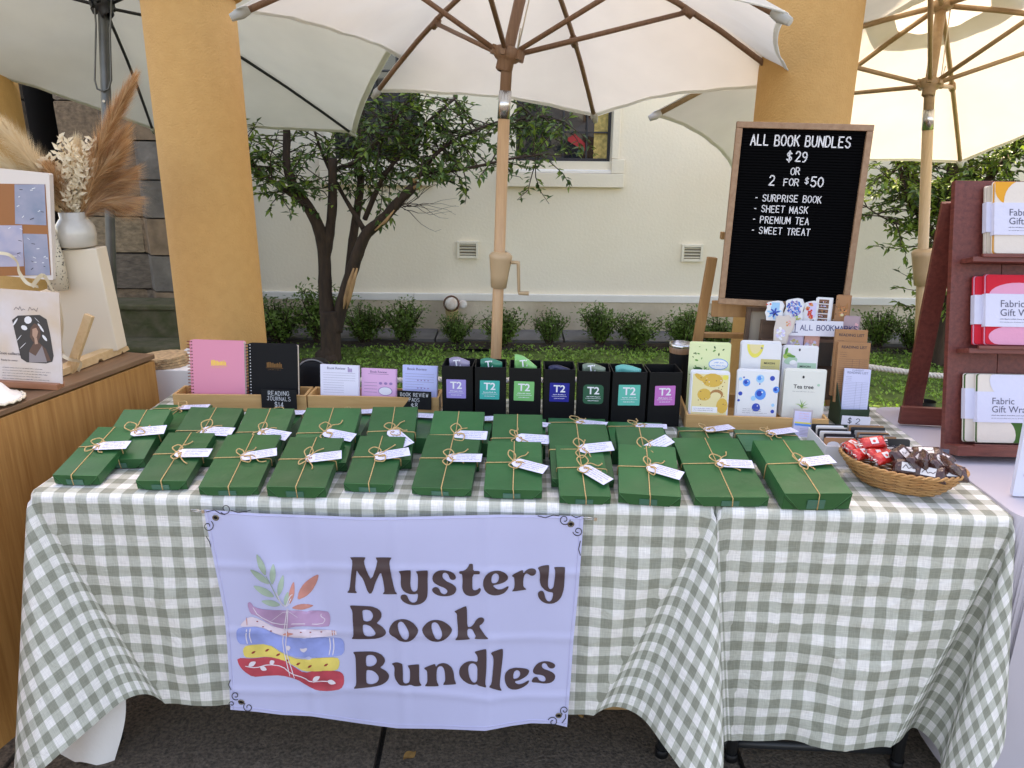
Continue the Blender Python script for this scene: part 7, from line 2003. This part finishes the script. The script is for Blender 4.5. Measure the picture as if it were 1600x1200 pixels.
for x, y, rx_, ry_ in ((24, 503, 4, 6), (44, 500, 6, 6), (38, 512, 5, 4), (30, 528, 4, 5), (64, 512, 5, 7), (36, 540, 5, 5), (70, 528, 4, 5), (58, 500, 4, 4)):
    opoly([(x + rx_ * math.cos(2 * PI * i / 9), y + ry_ * math.sin(2 * PI * i / 9 + x)) for i in range(9)], 3, .0008)
opoly([(48, 512), (54, 505), (62, 510), (64, 524), (60, 534), (52, 534), (47, 526)], 4, .0010); opoly([(51, 514), (57, 512), (60, 518), (58, 526), (54, 529), (51, 524)], 1, .0012)
opoly([(46, 548), (54, 534), (60, 534), (72, 545), (80, 564), (46, 565)], 4, .0011); opoly([(46, 550), (56, 556), (66, 540), (74, 566), (46, 566)], 2, .0013); opoly([(54, 528), (58, 527), (60, 537), (55, 538)], 1, .0014)
def otext(s, px_, py_, size, bold=0, al='LEFT'):
    x, y = up2(px_, py_); text_on(m, s, x, y, size, .0010, 5, bold, al)
otext('Knot collects', -2, 553, .010, .012); otext('Ready for owner', 2, 563, .006, .008)
for kx in range(5):
    x, y = up2(4, 574 + kx * 4.2); x2, _ = up2(82 - rr.uniform(0, 22), 574); scribble(m, x, x2, y, .0022, .0006, .0010, 5)
x, y = up2(22, 484); x2, _ = up2(58, 484); scribble(m, x, x2, y, .011, .0009, .0010, 5)
put('leaflet_print', m, pmn, t)
put('holder', MB().box((w_ / 2, -.006, -.002), (w_ * .96, .016, .04)), wood('copper-brown holder', (.30, .11, .05), (.38, .16, .08), 6, (1, 9, 9), .45), t, bevel=.002)
# pen, white cap-shaped dish
pn = thing('blue_pen', 'blue ballpoint pen standing behind the poster', 'pen', Matrix.Translation(onc(91, 558)))
a, b = aty(90, 556, PY + .03), aty(92, 531, PY + .035)
putw('barrel', MB().tube([a, b], .0032, 10), mat('blue plastic', (.015, .025, .16), .3), pn); putw('clip', MB().tube([b.lerp(a, .05) + Vector((-.004, -.002, 0)), b.lerp(a, .6) + Vector((-.004, -.002, 0))], .001, 6), M_steel, pn)
ds = onc(-6, 628)
wd = thing('white_dish', 'white fluted ceramic dish with knotted cord at the left edge of the counter', 'dish', Matrix.Translation(ds))
put('dish', MB().lathe([(.001, .002), (.05, .002), (.062, .006), (.055, .014), (.035, .024), (.02, .045), (.001, .05)], 40), mat('white glaze', (.72, .70, .66), .35), wd)
put('cord', MB().tube([(.062 * math.cos(a), .062 * math.sin(a), .008 + .002 * math.sin(a * 20)) for a in [2 * PI * i / 80 for i in range(81)]], .003, 6), mat('cream cord', (.7, .62, .48)), wd)

# a few dry leaves on the paving under the table
M_dry = mat('dry leaf', (.36, .20, .06), .8, var=.3, vscale=60, trans=.2)
for i, (px_, py_, lb) in enumerate(((906, 1112, 'dry yellow leaf on the paving below the right corner of the banner'), (640, 1180, 'small dry leaf on the paving below the banner'), (1270, 1165, 'dry leaf on the paving under the short table'))):
    p = atz(px_, py_, .028); m = MB(); rr = random.Random(i); a = rr.random() * 6
    V = []
    for k_ in range(9):
        f = k_ / 8; w2 = .011 * math.sin(PI * f) ** .8; V += [Vector((f * .04 - .02, -w2, .004 * math.sin(f * 5 + i))), Vector((f * .04 - .02, 0, -.002 + .003 * f)), Vector((f * .04 - .02, w2, .005 * math.sin(f * 4)))]
    m.add(V, [(3 * k_, 3 * k_ + 3, 3 * k_ + 4, 3 * k_ + 1) for k_ in range(8)] + [(3 * k_ + 1, 3 * k_ + 4, 3 * k_ + 5, 3 * k_ + 2) for k_ in range(8)], 0, True)
    o_ = put('dry_leaf', m, M_dry, None, Matrix.Translation(p) @ Matrix.Rotation(a, 4, 'Z')); tag(o_, lb, 'leaf', 'dry leaves on the paving')
